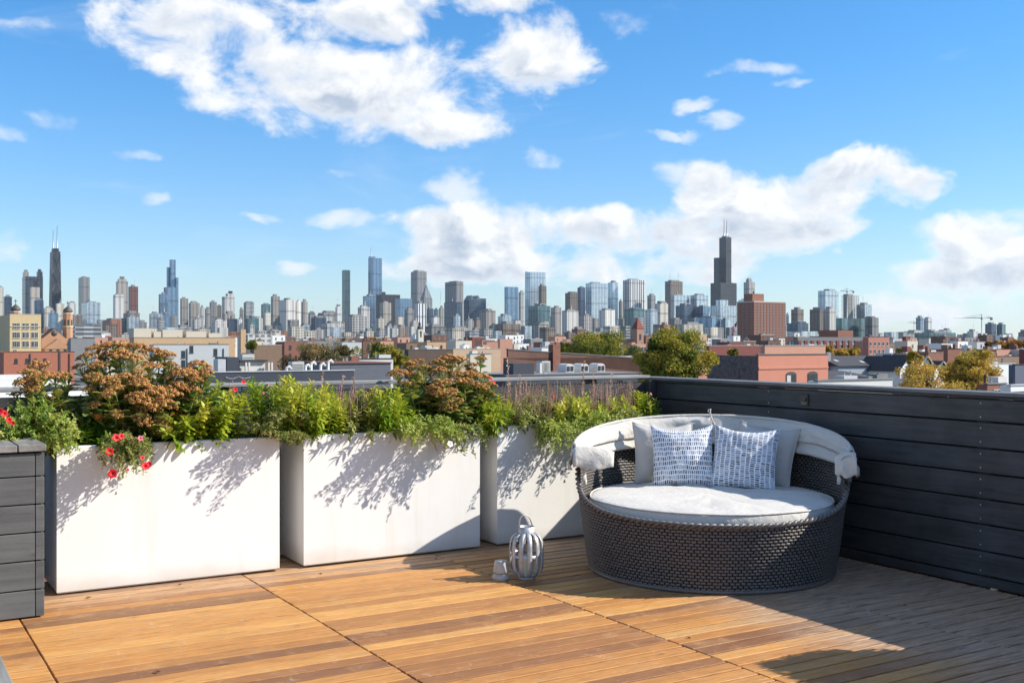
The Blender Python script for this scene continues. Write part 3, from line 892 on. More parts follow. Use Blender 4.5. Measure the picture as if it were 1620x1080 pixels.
# ------------------------------------------------------------------ pillows
def pillow(label, name, mat, lx, ly, lz, size, thick, yaw, lean, roll, seed, piping=False):
    o = thing(name, label, 'pillow', (0, 0, 0))
    M0 = Matrix.Translation((DBX, DBY, 0)) @ Matrix.Rotation(math.radians(-10.5), 4, 'Z')
    Mw = M0 @ Matrix.Translation((lx, ly, lz)) @ Matrix.Rotation(yaw, 4, 'Z') @ Matrix.Rotation(lean, 4, 'X') @ Matrix.Rotation(roll, 4, 'Y')
    o.matrix_world = Mw
    N = 28; V = []; Fc = []; UV = []
    def idx(side, i, j): return side * (N + 1) ** 2 + i * (N + 1) + j
    for side in (0, 1):
        for i in range(N + 1):
            for j in range(N + 1):
                a, b = i / N * 2 - 1, j / N * 2 - 1
                pin = 1 - 0.075 * (1 - a * a) ** 1 * abs(b) ** 3; pin2 = 1 - 0.075 * (1 - b * b) * abs(a) ** 3
                x = a * size / 2 * pin2; z = (b + 1) * size / 2 * 1.0
                z = size / 2 + b * size / 2 * pin
                h = thick / 2 * ((1 - abs(a) ** 2.6) * (1 - abs(b) ** 2.6)) ** 0.55
                ed = max(abs(a), abs(b)); cr = (abs(a) * abs(b)) ** 2
                h += 0.010 * mnoise.noise((a * 2.6 + seed, b * 2.6, side * 3.0)) * (1 - ed ** 6)
                h += 0.006 * mnoise.noise((a * 7 + seed, b * 5, side * 3.0)) * (1 - ed ** 6)
                h += 0.012 * math.sin((a - b) * 7 + seed) * cr * (1 - ed ** 4)
                sag = 0.03 * max(0, b) ** 2 * (1 - a * a)
                V.append((x, (-h if side == 0 else h * 0.9), z - sag))
                UV.append((i / N, j / N))
        for i in range(N):
            for j in range(N):
                q = [idx(side, i, j), idx(side, i + 1, j), idx(side, i + 1, j + 1), idx(side, i, j + 1)]
                Fc.append(q if side == 0 else q[::-1])
    me = bpy.data.meshes.new('cover'); me.from_pydata(V, [], Fc); me.materials.append(mat)
    uvl = me.uv_layers.new(name='UVMap')
    for lp in me.loops: uvl.data[lp.index].uv = UV[lp.vertex_index]
    me.polygons.foreach_set('use_smooth', [True] * len(Fc)); me.update()
    cover = put('cover', me, o)
    if piping:
        pts = []
        for a, b in [(-1 + 2 * k / 16, -1) for k in range(16)] + [(1, -1 + 2 * k / 16) for k in range(16)] + [(1 - 2 * k / 16, 1) for k in range(16)] + [(-1, 1 - 2 * k / 16) for k in range(16)]:
            pin = 1 - 0.075 * (1 - a * a) * abs(b) ** 3; pin2 = 1 - 0.075 * (1 - b * b) * abs(a) ** 3
            pts.append((a * size / 2 * pin2, 0, size / 2 + b * size / 2 * pin - 0.03 * max(0, b) ** 2 * (1 - a * a)))
        m = MB(); m.tube(pts, 0.0055, 6, closed=True); m.build('piping', mat, cover)
    return o
ZS = 0.488
D = math.radians
pillow('plain beige pillow at the left behind the patterned one', 'pillow', MAT['beige'], -0.315, 0.50, ZS, 0.44, 0.15, D(16), D(-16), D(1), 1.0, True)
pillow('plain beige pillow at the right, half behind the patterned one', 'pillow', MAT['beige'], 0.335, 0.53, ZS, 0.44, 0.15, D(-16), D(-17), D(7), 5.0, True)
pillow('left blue and white pillow printed with upright brush dashes', 'pillow', MAT['print_a'], -0.175, 0.325, ZS, 0.445, 0.16, D(6), D(-20), D(-1), 3.0)
pillow('right blue and white pillow printed with sideways brush dashes', 'pillow', MAT['print_b'], 0.215, 0.295, ZS - 0.004, 0.455, 0.16, D(-7), D(-22), D(3), 8.0)

# ------------------------------------------------------------------ lantern with a candle, and a small pot
def deck_pt(px, py):
    d = HC * F / (py - CY); return Vector(((px - CX) / F * d, d, 0))
lp = deck_pt(833, 915)
ln = thing('metal_lantern', 'bulbous galvanised strap lantern standing on the deck by the daybed', 'lantern', lp, 0.0)
prof = [(0.048, 0.016), (0.068, 0.022), (0.092, 0.040), (0.104, 0.068), (0.1075, 0.10), (0.108, 0.155), (0.108, 0.205), (0.104, 0.240), (0.092, 0.270), (0.070, 0.288), (0.048, 0.294)]
NSV = 12
for k in range(NSV):
    m = MB(); m.smooth = True
    a0 = 2 * math.pi * (k + 0.35) / NSV; rows = []
    for r, z in prof:
        hw = min(0.0145, r * 0.24)
        e = Vector((math.cos(a0), math.sin(a0), 0)); t_ = Vector((-math.sin(a0), math.cos(a0), 0))
        rows.append([e * r + t_ * (hw * q) + Vector((0, 0, z)) for q in (-1, 0, 1)])
    m.sheet(rows); o = m.build('strap', MAT['galv'], ln)
    so = o.modifiers.new('thick', 'SOLIDIFY'); so.thickness = 0.0022
def hoopband(r, z0, z1, nm):
    m = MB(); m.lathe([(r, z0), (r, z1), (r - 0.002, z1), (r - 0.002, z0), (r, z0)], 48); return m.build(nm, MAT['galv'], ln)
hoopband(0.1065, 0.146, 0.164, 'belt')
hoopband(0.051, 0.286, 0.332, 'collar')
m = MB(); m.lathe([(0.0, 0.0), (0.054, 0.0), (0.056, 0.012), (0.052, 0.022), (0.0, 0.022)], 40); m.build('base_plate', MAT['galv'], ln)
m = MB(); m.smooth = True; rows = []
tilt = Matrix.Rotation(math.radians(-14), 4, 'Y') @ Matrix.Rotation(math.radians(28), 4, 'Z')
for i in range(25):
    a = math.pi * i / 24
    x, z = 0.046 * math.cos(a), 0.088 * math.sin(a) ** 0.75
    rows.append([Vector((0, 0, 0.318)) + (tilt @ Vector((x, q, z))) for q in (-0.0065, 0.0065)])
m.sheet(rows); o = m.build('handle', MAT['galv'], ln); so = o.modifiers.new('thick', 'SOLIDIFY'); so.thickness = 0.003
cd = thing('candle', 'cream pillar candle inside the strap lantern', 'candle', lp + Vector((0, 0, 0.0225)))
m = MB(); m.lathe([(0.0, 0.0), (0.036, 0.0), (0.037, 0.004), (0.037, 0.122), (0.034, 0.127), (0.026, 0.120), (0.0, 0.117)], 32); wx = m.build('wax', MAT['wax'], cd)
m = MB(); m.tube([(0, 0, 0.115), (0.001, 0, 0.128), (0.004, 0, 0.134)], 0.0012, 6); m.build('wick', MAT['dark'], wx)
pp = deck_pt(792.5, 916)
pt = thing('ceramic_pot', 'small stained white ceramic pot turned over beside the lantern', 'pot', pp)
m = MB(); m.lathe([(0.0, 0.0), (0.050, 0.0), (0.055, 0.004), (0.0545, 0.022), (0.047, 0.032), (0.040, 0.036), (0.040, 0.044), (0.0, 0.044)], 36); m.build('saucer', MAT['ceramic'], pt)
m = MB(); m.lathe([(0.0, 0.0442), (0.047, 0.0442), (0.0505, 0.049), (0.050, 0.058), (0.045, 0.090), (0.041, 0.112), (0.037, 0.119), (0.026, 0.122), (0.0, 0.123)], 36); m.build('upturned_cup', MAT['ceramic'], pt)
# screws that hold the fence planks
sc = MB()
for vv in (0.6, 2.4, 4.2, 6.0):
    for i in range(1, len(edges) - 1):
        for dz in (0.035, -0.035):
            zc = (edges[i] + edges[i + 1]) / 2 + dz * 1.2
            b0 = len(sc.v)
            for k in range(6):
                sc.v.append((-0.0015, vv + 0.005 * math.cos(k * math.pi / 3), zc + 0.005 * math.sin(k * math.pi / 3)))
            sc.face([b0 + k for k in range(6)])
tag(sc.build('screws', MAT['galv'], fr), kind='stuff')
# dead leaves on the boards
fallen = plain('fallen_leaf', (0.20, 0.10, 0.045, 1), 0.8, 0, 0.3)
for i, (px, py) in enumerate(((507, 908), (248, 1064), (119, 932), (284, 925), (140, 946), (1432, 958), (690, 884), (1090, 1009))):
    q = deck_pt(px, py); a_ = R.uniform(0, 6.28)
    m = MB(); s_ = R.uniform(0.012, 0.022)
    m.v += [(-s_, 0, 0.002), (-s_ * 0.2, -s_ * 0.5, 0.004), (s_, 0, 0.008), (-s_ * 0.2, s_ * 0.5, 0.010), (0, 0, 0.001)]
    for f in ((0, 1, 4), (1, 2, 4), (2, 3, 4), (3, 0, 4)): m.face(list(f))
    tag(m.build('dead_leaf', fallen, None, (q.x, q.y, 0.001), a_), ['curled dead leaf on the deck in front of the middle planter', 'dark dead leaf on the deck at the bottom left', 'dead leaf at the foot of the leftmost planter, left one', 'dead leaf at the foot of the leftmost planter, right one', 'tiny dead leaf beside the grey timber box', 'dead leaf on the shaded boards near the fence', 'dead leaf at the foot of the middle planter, by the shadow', 'tiny dead leaf on the sunlit boards below the daybed'][i], 'leaf', 'dead leaves on the deck')

# ------------------------------------------------------------------ plants
nr = np.random.default_rng(11)
def nrm(a): return a / np.maximum(np.linalg.norm(a, axis=-1, keepdims=True), 1e-9)
# leaf templates: rows along the blade (t, half width, droop) with a folded midrib
T_LANCE = [(0.0, 0.12, 0.0), (0.30, 0.85, 0.01), (0.62, 0.80, -0.02), (1.0, 0.03, -0.14)]
T_OVATE = [(0.0, 0.16, 0.0), (0.30, 0.70, 0.02), (0.55, 1.0, 0.02), (0.82, 0.72, -0.03), (1.0, 0.10, -0.10)]
T_SMALL = [(0.0, 0.25, 0.0), (0.5, 1.0, 0.02), (1.0, 0.10, -0.06)]
def leaves(pos, dirs, ups, L, Wd, templ, fold=0.25):
    """pos,dirs,ups (N,3), L,Wd (N,) -> verts, quads"""
    N = len(pos)
    d = nrm(dirs); s = nrm(np.cross(d, ups)); u = np.cross(s, d)
    rows = []
    for t, w, dr in templ:
        c = pos + d * (t * L)[:, None] + u * (dr * L)[:, None]
        e = s * (w * Wd / 2)[:, None]; h = u * (w * Wd * fold / 2)[:, None]
        rows += [c - e + h, c, c + e + h]
    V = np.stack(rows, 1)                       # N, rows*3, 3
    K = V.shape[1]; q = []
    for r in range(len(templ) - 1):
        a = r * 3
        q += [(a, a + 1, a + 4, a + 3), (a + 1, a + 2, a + 5, a + 4)]
    q = np.array(q)
    Fq = (np.arange(N)[:, None, None] * K + q[None]).reshape(-1, 4)
    return V.reshape(-1, 3), Fq, len(q)

class Foliage:
    def __init__(s): s.V = []; s.F = []; s.T = []; s.n = 0
    def add(s, V, Fq, T):
        s.V.append(V); s.F.append(Fq + s.n); s.T.append(T); s.n += len(V)
    def leaves(s, pos, dirs, ups, L, Wd, templ, tint, fold=0.25):
        V, Fq, k = leaves(np.asarray(pos), np.asarray(dirs), np.asarray(ups), np.asarray(L), np.asarray(Wd), templ, fold)
        s.add(V, Fq, np.repeat(np.asarray(tint), k))
    def build(s, name, mat, parent, smooth=True):
        o = put(name, np_mesh(name, np.concatenate(s.V), np.concatenate(s.F), mat, np.concatenate(s.T), smooth), parent)
        return o

def bez(p0, p1, p2, n):
    t = np.linspace(0, 1, n)[:, None]
    return (1 - t) ** 2 * p0 + 2 * t * (1 - t) * p1 + t * t * p2

SOILZ = PH - 0.05
def px_uvz(px, py, v):
    k = (px - CX) / F
    y = v / (CS - SN * k)
    return np.array([k * y * CS + y * SN, v, HC - (py - CY) * y / F])

STEM = mat_leaf('green_stem', [(0, (0.12, 0.15, 0.04)), (1, (0.26, 0.24, 0.09))], 0.1, 0.6)
LEAF_SEDUM = mat_leaf('fleshy_sedum_leaf', [(0.0, (0.06, 0.12, 0.045)), (0.45, (0.16, 0.26, 0.07)), (0.7, (0.40, 0.44, 0.09)), (0.88, (0.28, 0.19, 0.05)), (1.0, (0.30, 0.11, 0.04))], 0.22, 0.4)
HEAD = mat_leaf('rust_brown_florets', [(0.0, (0.13, 0.055, 0.03)), (0.35, (0.37, 0.15, 0.052)), (0.68, (0.52, 0.245, 0.082)), (0.88, (0.58, 0.38, 0.16)), (1.0, (0.50, 0.48, 0.13))], 0.12, 0.8, 0.1)
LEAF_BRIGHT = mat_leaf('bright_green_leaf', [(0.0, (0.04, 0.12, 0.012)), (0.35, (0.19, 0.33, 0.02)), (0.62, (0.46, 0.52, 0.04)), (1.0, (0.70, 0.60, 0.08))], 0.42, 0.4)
LEAF_LIME = mat_leaf('lime_trailing_leaf', [(0.0, (0.08, 0.17, 0.02)), (0.5, (0.34, 0.45, 0.07)), (1.0, (0.58, 0.60, 0.16))], 0.38, 0.5)
LEAF_OLIVE = mat_leaf('olive_petunia_leaf', [(0.0, (0.06, 0.11, 0.02)), (0.5, (0.24, 0.29, 0.06)), (0.85, (0.46, 0.46, 0.13)), (1.0, (0.22, 0.11, 0.05))], 0.35, 0.5)
DRY = mat_leaf('dry_seed_stalk', [(0.0, (0.30, 0.16, 0.11)), (0.35, (0.48, 0.30, 0.20)), (0.7, (0.52, 0.30, 0.28)), (1.0, (0.66, 0.54, 0.36))], 0.25, 0.8, 0.1)
BROWNLEAF = mat_leaf('withered_brown_leaf', [(0.0, (0.08, 0.035, 0.025)), (0.6, (0.24, 0.11, 0.06)), (1.0, (0.40, 0.27, 0.13))], 0.25, 0.8, 0.1)
RED = plain('red_petal', (0.72, 0.012, 0.02, 1), 0.55, 0, 0.25, 30)
PINK = plain('pink_petal', (0.62, 0.13, 0.20, 1), 0.6, 0, 0.25, 30)
WHITEP = plain('white_petal', (0.74, 0.72, 0.60, 1), 0.6, 0, 0.15, 30)

# --- shared piece meshes
def head_mesh(seed):
    """flat-topped sedum head: stalklets with domes of tiny star florets"""
    rg = np.random.default_rng(seed); V = []; Fq = []; T = []; n = 0
    ncl = 17
    for c in range(ncl):
        a = c * 2.399; r = 0.86 * math.sqrt((c + 0.3) / ncl)
        cx, cy = r * math.cos(a), r * math.sin(a); cz = 0.40 * (1 - r * r) + rg.uniform(-0.12, 0.10)
        rc = rg.uniform(0.15, 0.27)
        m = 40
        th = np.arccos(1 - rg.uniform(0, 1.15, m)); ph = rg.uniform(0, 2 * math.pi, m)
        p = np.stack([cx + rc * np.sin(th) * np.cos(ph), cy + rc * np.sin(th) * np.sin(ph), cz + rc * 0.72 * np.cos(th)], 1)
        nn = nrm(p - np.array([cx, cy, cz - 0.1])); tn = nrm(np.cross(nn, rg.normal(size=(m, 3)))); bn = np.cross(nn, tn)
        s = rg.uniform(0.035, 0.062, m)[:, None]
        tint0 = np.clip(rg.normal(0.52 + 0.2 * (cz - 0.2), 0.25, m), 0, 1)
        q = np.stack([p + tn * s, p + bn * s, p - tn * s, p - bn * s, p + nn * s * 1.5], 1)
        V.append(q.reshape(-1, 3))
        base = n + np.arange(m)[:, None] * 5
        for f in ((0, 1, 4), (1, 2, 4), (2, 3, 4), (3, 0, 4)):
            Fq.append(base + np.array(f)); T.append(tint0)
        n += m * 5
    me = np_mesh('flower_head', np.concatenate(V), np.concatenate(Fq), HEAD, np.concatenate(T))
    return me
HEADS = [head_mesh(i) for i in range(5)]
def sleaf_mesh(seed, tint):
    rg = np.random.default_rng(seed)
    V, Fq, k = leaves(np.zeros((1, 3)), np.array([[1.0, 0, 0]]), np.array([[0, 0, 1.0]]), np.array([1.0]), np.array([0.56]),
                      [(0.0, 0.22, 0.0), (0.2, 0.55, 0.02), (0.45, 0.95, 0.03), (0.68, 1.0, 0.0), (0.88, 0.66, -0.06), (1.0, 0.12, -0.12)], 0.35)
    tn = np.clip(np.full(len(Fq), tint) + np.linspace(0, 0.12, len(Fq)), 0, 1)
    return np_mesh('leaf', V, Fq, LEAF_SEDUM, tn, True)
SLEAVES = [sleaf_mesh(i, t) for i, t in enumerate((0.15, 0.35, 0.45, 0.55, 0.66, 0.8, 0.95))]
def petunia_mesh(mat, centre):
    m = MB(); m.smooth = True; n = 30; rows = []
    for r, z in ((0.06, -0.75), (0.12, -0.35), (0.22, -0.05), (0.60, 0.12), (1.0, 0.10)):
        rw = []
        for k in range(n + 1):
            a = 2 * math.pi * (k % n) / n
            lob = 1 - (0.20 * (0.5 + 0.5 * math.cos(5 * a)) if r > 0.5 else 0) * r
            zz = z + (0.10 * math.sin(10 * a + r * 2) if r > 0.8 else 0)
            rw.append((r * lob * math.cos(a), r * lob * math.sin(a), zz))
        rows.append(rw)
    m.sheet(rows)
    return m.mesh('flower', [mat])
PET_RED = petunia_mesh(RED, None); PET_WHITE = petunia_mesh(WHITEP, None); PET_PINK = petunia_mesh(PINK, None)

def look(dirv, up=Vector((0, 0, 1)), axis='Z'):
    return Vector(dirv).to_track_quat(axis, 'Y').to_euler()

TO_CAM = np.array([0.05, -0.98, 0.2])          # towards the deck, in (u, v, z)
def new_plant(name, label, u, v, z=None, group=None):
    z = SOILZ if z is None else z
    o = thing(name, label, 'plant', W(u, v, z), TH, group)
    return o, np.array([u, v, z])

def stem_tube(fol, pts, r0, r1, tint=0.5, n=5):
    """thin stem added to a foliage mesh as quads"""
    m = len(pts); d = nrm(np.gradient(pts, axis=0)); up = np.tile(np.array([[0.3, 0.9, 0.2]]), (m, 1))
    e1 = nrm(np.cross(d, up)); e2 = np.cross(d, e1)
    r = np.linspace(r0, r1, m)[:, None]
    V = np.stack([pts + (e1 * math.cos(2 * math.pi * k / n) + e2 * math.sin(2 * math.pi * k / n)) * r for k in range(n)], 1)
    q = []
    for i in range(m - 1):
        for k in range(n):
            l = (k + 1) % n
            q.append((i * n + k, i * n + l, (i + 1) * n + l, (i + 1) * n + k))
    fol.add(V.reshape(-1, 3), np.array(q), np.full(len(q), tint))

def sedum(label, heads, base_px, nleaf=46, group='rust brown sedums in the planters'):
    """heads: (px, py, diameter m, v); base on the soil near px"""
    bu = px_uvz(base_px, 640, 7.08)[0]
    o, B = new_plant('sedum_plant', label, bu, 7.08, None, group)
    st = Foliage(); lp = []
    heads = [(a, b, c * nr.uniform(1.12, 1.42), d) for a, b, c, d in heads] + [(a + nr.uniform(-16, 16), b + nr.uniform(4, 22), c * nr.uniform(0.7, 1.05), d + nr.uniform(-0.05, 0.08)) for a, b, c, d in heads if nr.uniform() < 0.75]
    for (px, py, dia, v) in heads:
        tip = px_uvz(px, py, v) - B
        p0 = np.array([nr.uniform(-0.10, 0.10) + 0.25 * tip[0], nr.uniform(-0.07, 0.07), -0.02])
        mid = np.array([p0[0] * 0.4 + tip[0] * 0.6, (p0[1] + tip[1]) / 2 - 0.02, tip[2] * 0.55])
        pts = bez(p0, mid, tip, 9)
        stem_tube(st, pts, 0.0065, 0.0045, nr.uniform(0.2, 0.9))
        ax = nrm(pts[-1] - pts[-2]); ax = nrm(ax + np.array([0, -0.12, 0.5]))
        # stalklets under the head
        for k in range(6):
            a = k * 1.05 + nr.uniform(0, 1); rr = dia * 0.36
            e = tip + np.array([rr * math.cos(a), rr * math.sin(a), 0.01]); s = pts[-2] + (pts[-1] - pts[-2]) * 0.2
            stem_tube(st, np.stack([s, (s + e) / 2 + np.array([0, 0, -0.006]), e]), 0.003, 0.002, 0.8, 4)
        h = put('flower_head', HEADS[nr.integers(5)], o, tuple(tip), rot=look(ax), scale=(dia / 2 * nr.uniform(0.9, 1.12), dia / 2 * nr.uniform(0.9, 1.1), dia / 2 * nr.uniform(0.8, 1.1)))
        h.rotation_euler.rotate_axis('Z', nr.uniform(0, 6.28))
        # leaves in pairs up the stem
        L_ = len(pts)
        for t in np.linspace(0.10, 0.97, 10):
            i = min(int(t * (L_ - 1)), L_ - 2); p = pts[i] + (pts[i + 1] - pts[i]) * (t * (L_ - 1) - i)
            a = nr.uniform(0, 6.28)
            for sgn in (0, math.pi):
                lp.append((p, np.array([math.cos(a + sgn), math.sin(a + sgn), nr.uniform(0.1, 0.8)]), nr.uniform(0.075, 0.125) * (1.15 - 0.4 * t), t))
    # the leaves that face the deck are single pieces, the hidden ones are one mesh
    lp.sort(key=lambda q: q[0][1] + 0.05 * q[1][1] + 0.5 * q[0][2])
    for i, (p, d, L, t) in enumerate(lp[:nleaf]):
        me = SLEAVES[min(6, max(0, int(nr.normal(2.6, 1.6))))]
        d = np.array([d[0], -abs(d[1]) * 0.8 - 0.2, d[2]])
        put('leaf', me, o, tuple(p), rot=Vector(d).to_track_quat('X', 'Z').to_euler(), scale=(L * 1.12, L * 1.12 * nr.uniform(0.85, 1.15), L * 1.1))
    if len(lp) > nleaf:
        q = lp[nleaf:]; N = len(q)
        st.leaves([a[0] for a in q], [a[1] for a in q], np.tile([0, 0, 1.0], (N, 1)) + nr.normal(0, 0.2, (N, 3)), [a[2] for a in q], [a[2] * 0.55 for a in q], T_OVATE, nr.uniform(0.35, 0.85, N), 0.3)
    tag(st.build('foliage', LEAF_SEDUM, o), kind='stuff')
    return o

def jit(lst, dpx=4, dpy=3):
    return [(a + nr.uniform(-dpx, dpx), b + nr.uniform(-dpy, dpy), c, d) for a, b, c, d in lst]
# left edge clump, big clump, middle clump; heads read off the photograph
sedum('rust brown sedum at the far left, leaning out over the grey timber box',
      jit([(48, 592, 0.10, 7.05), (62, 584, 0.11, 7.12), (40, 606, 0.10, 7.0), (66, 603, 0.12, 6.98), (84, 597, 0.10, 7.1), (52, 617, 0.09, 6.95), (103, 594, 0.06, 7.15), (92, 618, 0.05, 7.0)]), 98, 40)
sedum('largest rust brown sedum, over the leftmost white planter',
      jit([(134, 566, 0.11, 7.15), (152, 557, 0.12, 7.2), (172, 549, 0.13, 7.15), (196, 551, 0.13, 7.22), (214, 553, 0.12, 7.12), (236, 560, 0.13, 7.2), (258, 566, 0.12, 7.15),
           (272, 580, 0.11, 7.1), (186, 566, 0.13, 7.05), (212, 572, 0.12, 7.02), (240, 580, 0.12, 7.05), (160, 578, 0.12, 7.05), (146, 600, 0.11, 6.98), (168, 602, 0.12, 6.95), (192, 598, 0.12, 6.98),
           (182, 615, 0.10, 6.92), (214, 604, 0.11, 6.95), (228, 612, 0.11, 6.93), (222, 628, 0.13, 6.88), (246, 624, 0.14, 6.9), (268, 622, 0.12, 6.92), (262, 640, 0.12, 6.86), (236, 643, 0.13, 6.86),
           (284, 612, 0.10, 6.95), (228, 664, 0.10, 6.86), (250, 664, 0.08, 6.86), (150, 642, 0.06, 6.9), (184, 655, 0.06, 6.86)]), 205, 90)
sedum('small rust brown sedum at the right of the leftmost planter, beside the leafy green plant',
      jit([(300, 598, 0.12, 7.0), (318, 584, 0.11, 7.08), (328, 588, 0.10, 7.02), (306, 586, 0.10, 7.12), (290, 590, 0.12, 6.98), (276, 598, 0.10, 7.02), (312, 604, 0.09, 6.95), (296, 612, 0.10, 6.95)]), 300, 30)
sedum('rust brown sedum in the middle planter, seen against the grey sided wall',
      jit([(632, 592, 0.12, 7.1), (644, 578, 0.11, 7.2), (658, 572, 0.10, 7.22), (652, 597, 0.10, 7.05), (640, 606, 0.09, 7.0), (672, 582, 0.08, 7.1)]), 665, 30)
sedum('tallest rust brown sedum at the right end of the middle planter',
      jit([(690, 576, 0.12, 7.2), (708, 568, 0.12, 7.22), (722, 574, 0.12, 7.15), (742, 580, 0.11, 7.2), (758, 572, 0.09, 7.22), (698, 590, 0.12, 7.08), (722, 592, 0.12, 7.05),
           (748, 596, 0.12, 7.08), (766, 600, 0.12, 7.1), (738, 606, 0.11, 7.0), (762, 614, 0.10, 7.0), (686, 616, 0.13, 6.95), (704, 610, 0.13, 6.95), (712, 622, 0.11, 6.9), (724, 634, 0.10, 6.88),
           (706, 640, 0.09, 6.86), (778, 610, 0.09, 7.05)]), 728, 70)

def leafy(label, px0, px1, top, lean_v, nst, mat=LEAF_BRIGHT, L=(0.045, 0.075), wr=0.34, name='leafy_plant', drop=None, tmean=0.6, group='leafy green plants in the planters', templ=T_LANCE, flower=None, vb=7.08):
    """upright stems with crowded whorls of leaves; top = list of (px, py) outline points"""
    bu = px_uvz((px0 + px1) / 2, 650, vb)[0]
    o, B = new_plant(name, label, bu, vb, None, group)
    fo = Foliage(); P = []; Dd = []; LL = []; TT = []
    xs = [a for a, _ in top]; ys = [b for _, b in top]
    for s in range(nst):
        px = px0 + (px1 - px0) * (s + nr.uniform(0.0, 1.0)) / nst
        v = nr.uniform(lean_v[0], lean_v[1])
        fr = (v - lean_v[0]) / max(1e-6, lean_v[1] - lean_v[0])
        ytop = np.interp(px, xs, ys) + (1 - fr) * nr.uniform(10, 48) + nr.uniform(-3, 10)
        tip = px_uvz(px, ytop, v) - B
        p0 = np.array([tip[0] * 0.7 + nr.uniform(-0.05, 0.05), np.clip(v, 6.95, 7.28) - B[1], -0.02])
        tip[2] = max(tip[2], 0.03)
        mid = (p0 + tip) / 2 + np.array([nr.uniform(-0.03, 0.03), -0.02, 0.04])
        pts = bez(p0, mid, tip, 8)
        stem_tube(fo, pts, 0.004, 0.0025, nr.uniform(0.2, 0.8))
        ln = np.linalg.norm(np.diff(pts, axis=0), axis=1).sum()
        k = max(4, int(ln / 0.016)); a = nr.uniform(0, 6.28)
        tst = np.clip(nr.normal(tmean, 0.16), 0.05, 0.95)
        for i in range(k):
            t = 0.1 + 0.9 * (i + 0.5) / k
            f = t * 7; j = min(int(f), 6); p = pts[j] + (pts[j + 1] - pts[j]) * (f - j)
            ax = nrm(pts[j + 1] - pts[j]); a += 1.57 + nr.uniform(-0.4, 0.4)
            e1 = nrm(np.cross(ax, np.array([0.3, 1.0, 0.1]))); e2 = np.cross(ax, e1)
            for sg in (0, math.pi):
                rad_ = e1 * math.cos(a + sg) + e2 * math.sin(a + sg)
                up = 0.15 + 0.75 * t ** 2 + nr.uniform(-0.25, 0.2)
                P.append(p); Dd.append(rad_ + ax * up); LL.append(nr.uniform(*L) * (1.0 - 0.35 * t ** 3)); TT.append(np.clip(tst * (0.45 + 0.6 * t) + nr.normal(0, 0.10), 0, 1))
        if flower and nr.uniform() < flower[1]:
            put('flower', flower[0], o, tuple(tip + np.array([0, -0.01, 0.012])), rot=look(nrm(np.array([nr.uniform(-0.5, 0.5), -1.0, 0.6]))), scale=flower[2] * nr.uniform(0.8, 1.2))
    N = len(P)
    fo.leaves(P, Dd, np.tile([0, 0, 1.0], (N, 1)) + nr.normal(0, 0.3, (N, 3)), LL, np.array(LL) * wr * nr.uniform(0.8, 1.2, N), templ, TT)
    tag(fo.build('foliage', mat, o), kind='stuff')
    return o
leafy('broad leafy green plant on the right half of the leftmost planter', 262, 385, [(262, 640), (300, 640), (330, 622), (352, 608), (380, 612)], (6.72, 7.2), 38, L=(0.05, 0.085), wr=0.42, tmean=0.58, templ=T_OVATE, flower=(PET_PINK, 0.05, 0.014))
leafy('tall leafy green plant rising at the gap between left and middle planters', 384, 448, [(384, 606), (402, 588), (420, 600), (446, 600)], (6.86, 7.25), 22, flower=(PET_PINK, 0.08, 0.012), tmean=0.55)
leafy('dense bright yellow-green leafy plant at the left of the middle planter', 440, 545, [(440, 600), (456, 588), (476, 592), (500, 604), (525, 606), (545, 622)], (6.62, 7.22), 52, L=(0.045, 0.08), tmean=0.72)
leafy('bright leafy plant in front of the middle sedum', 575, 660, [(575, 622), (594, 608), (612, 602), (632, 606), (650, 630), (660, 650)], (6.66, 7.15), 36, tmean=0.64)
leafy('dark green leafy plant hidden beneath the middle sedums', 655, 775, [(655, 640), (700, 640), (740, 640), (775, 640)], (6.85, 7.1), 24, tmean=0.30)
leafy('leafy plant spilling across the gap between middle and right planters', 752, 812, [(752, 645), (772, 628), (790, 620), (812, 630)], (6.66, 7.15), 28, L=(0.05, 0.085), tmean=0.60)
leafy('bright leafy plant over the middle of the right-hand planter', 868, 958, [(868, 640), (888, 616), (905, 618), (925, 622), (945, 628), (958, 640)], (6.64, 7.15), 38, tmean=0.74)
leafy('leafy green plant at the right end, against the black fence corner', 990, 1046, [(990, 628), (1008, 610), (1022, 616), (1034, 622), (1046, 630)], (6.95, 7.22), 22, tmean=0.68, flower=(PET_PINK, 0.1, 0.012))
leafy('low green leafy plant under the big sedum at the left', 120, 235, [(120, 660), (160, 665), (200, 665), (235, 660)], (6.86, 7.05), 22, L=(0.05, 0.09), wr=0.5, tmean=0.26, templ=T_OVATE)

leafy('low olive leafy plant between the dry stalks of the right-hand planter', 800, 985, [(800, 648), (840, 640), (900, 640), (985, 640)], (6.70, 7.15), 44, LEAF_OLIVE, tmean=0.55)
leafy('low yellowish leafy plant among the dry stalks of the middle planter', 535, 600, [(535, 640), (560, 632), (600, 640)], (6.72, 7.15), 18, LEAF_OLIVE, tmean=0.7)

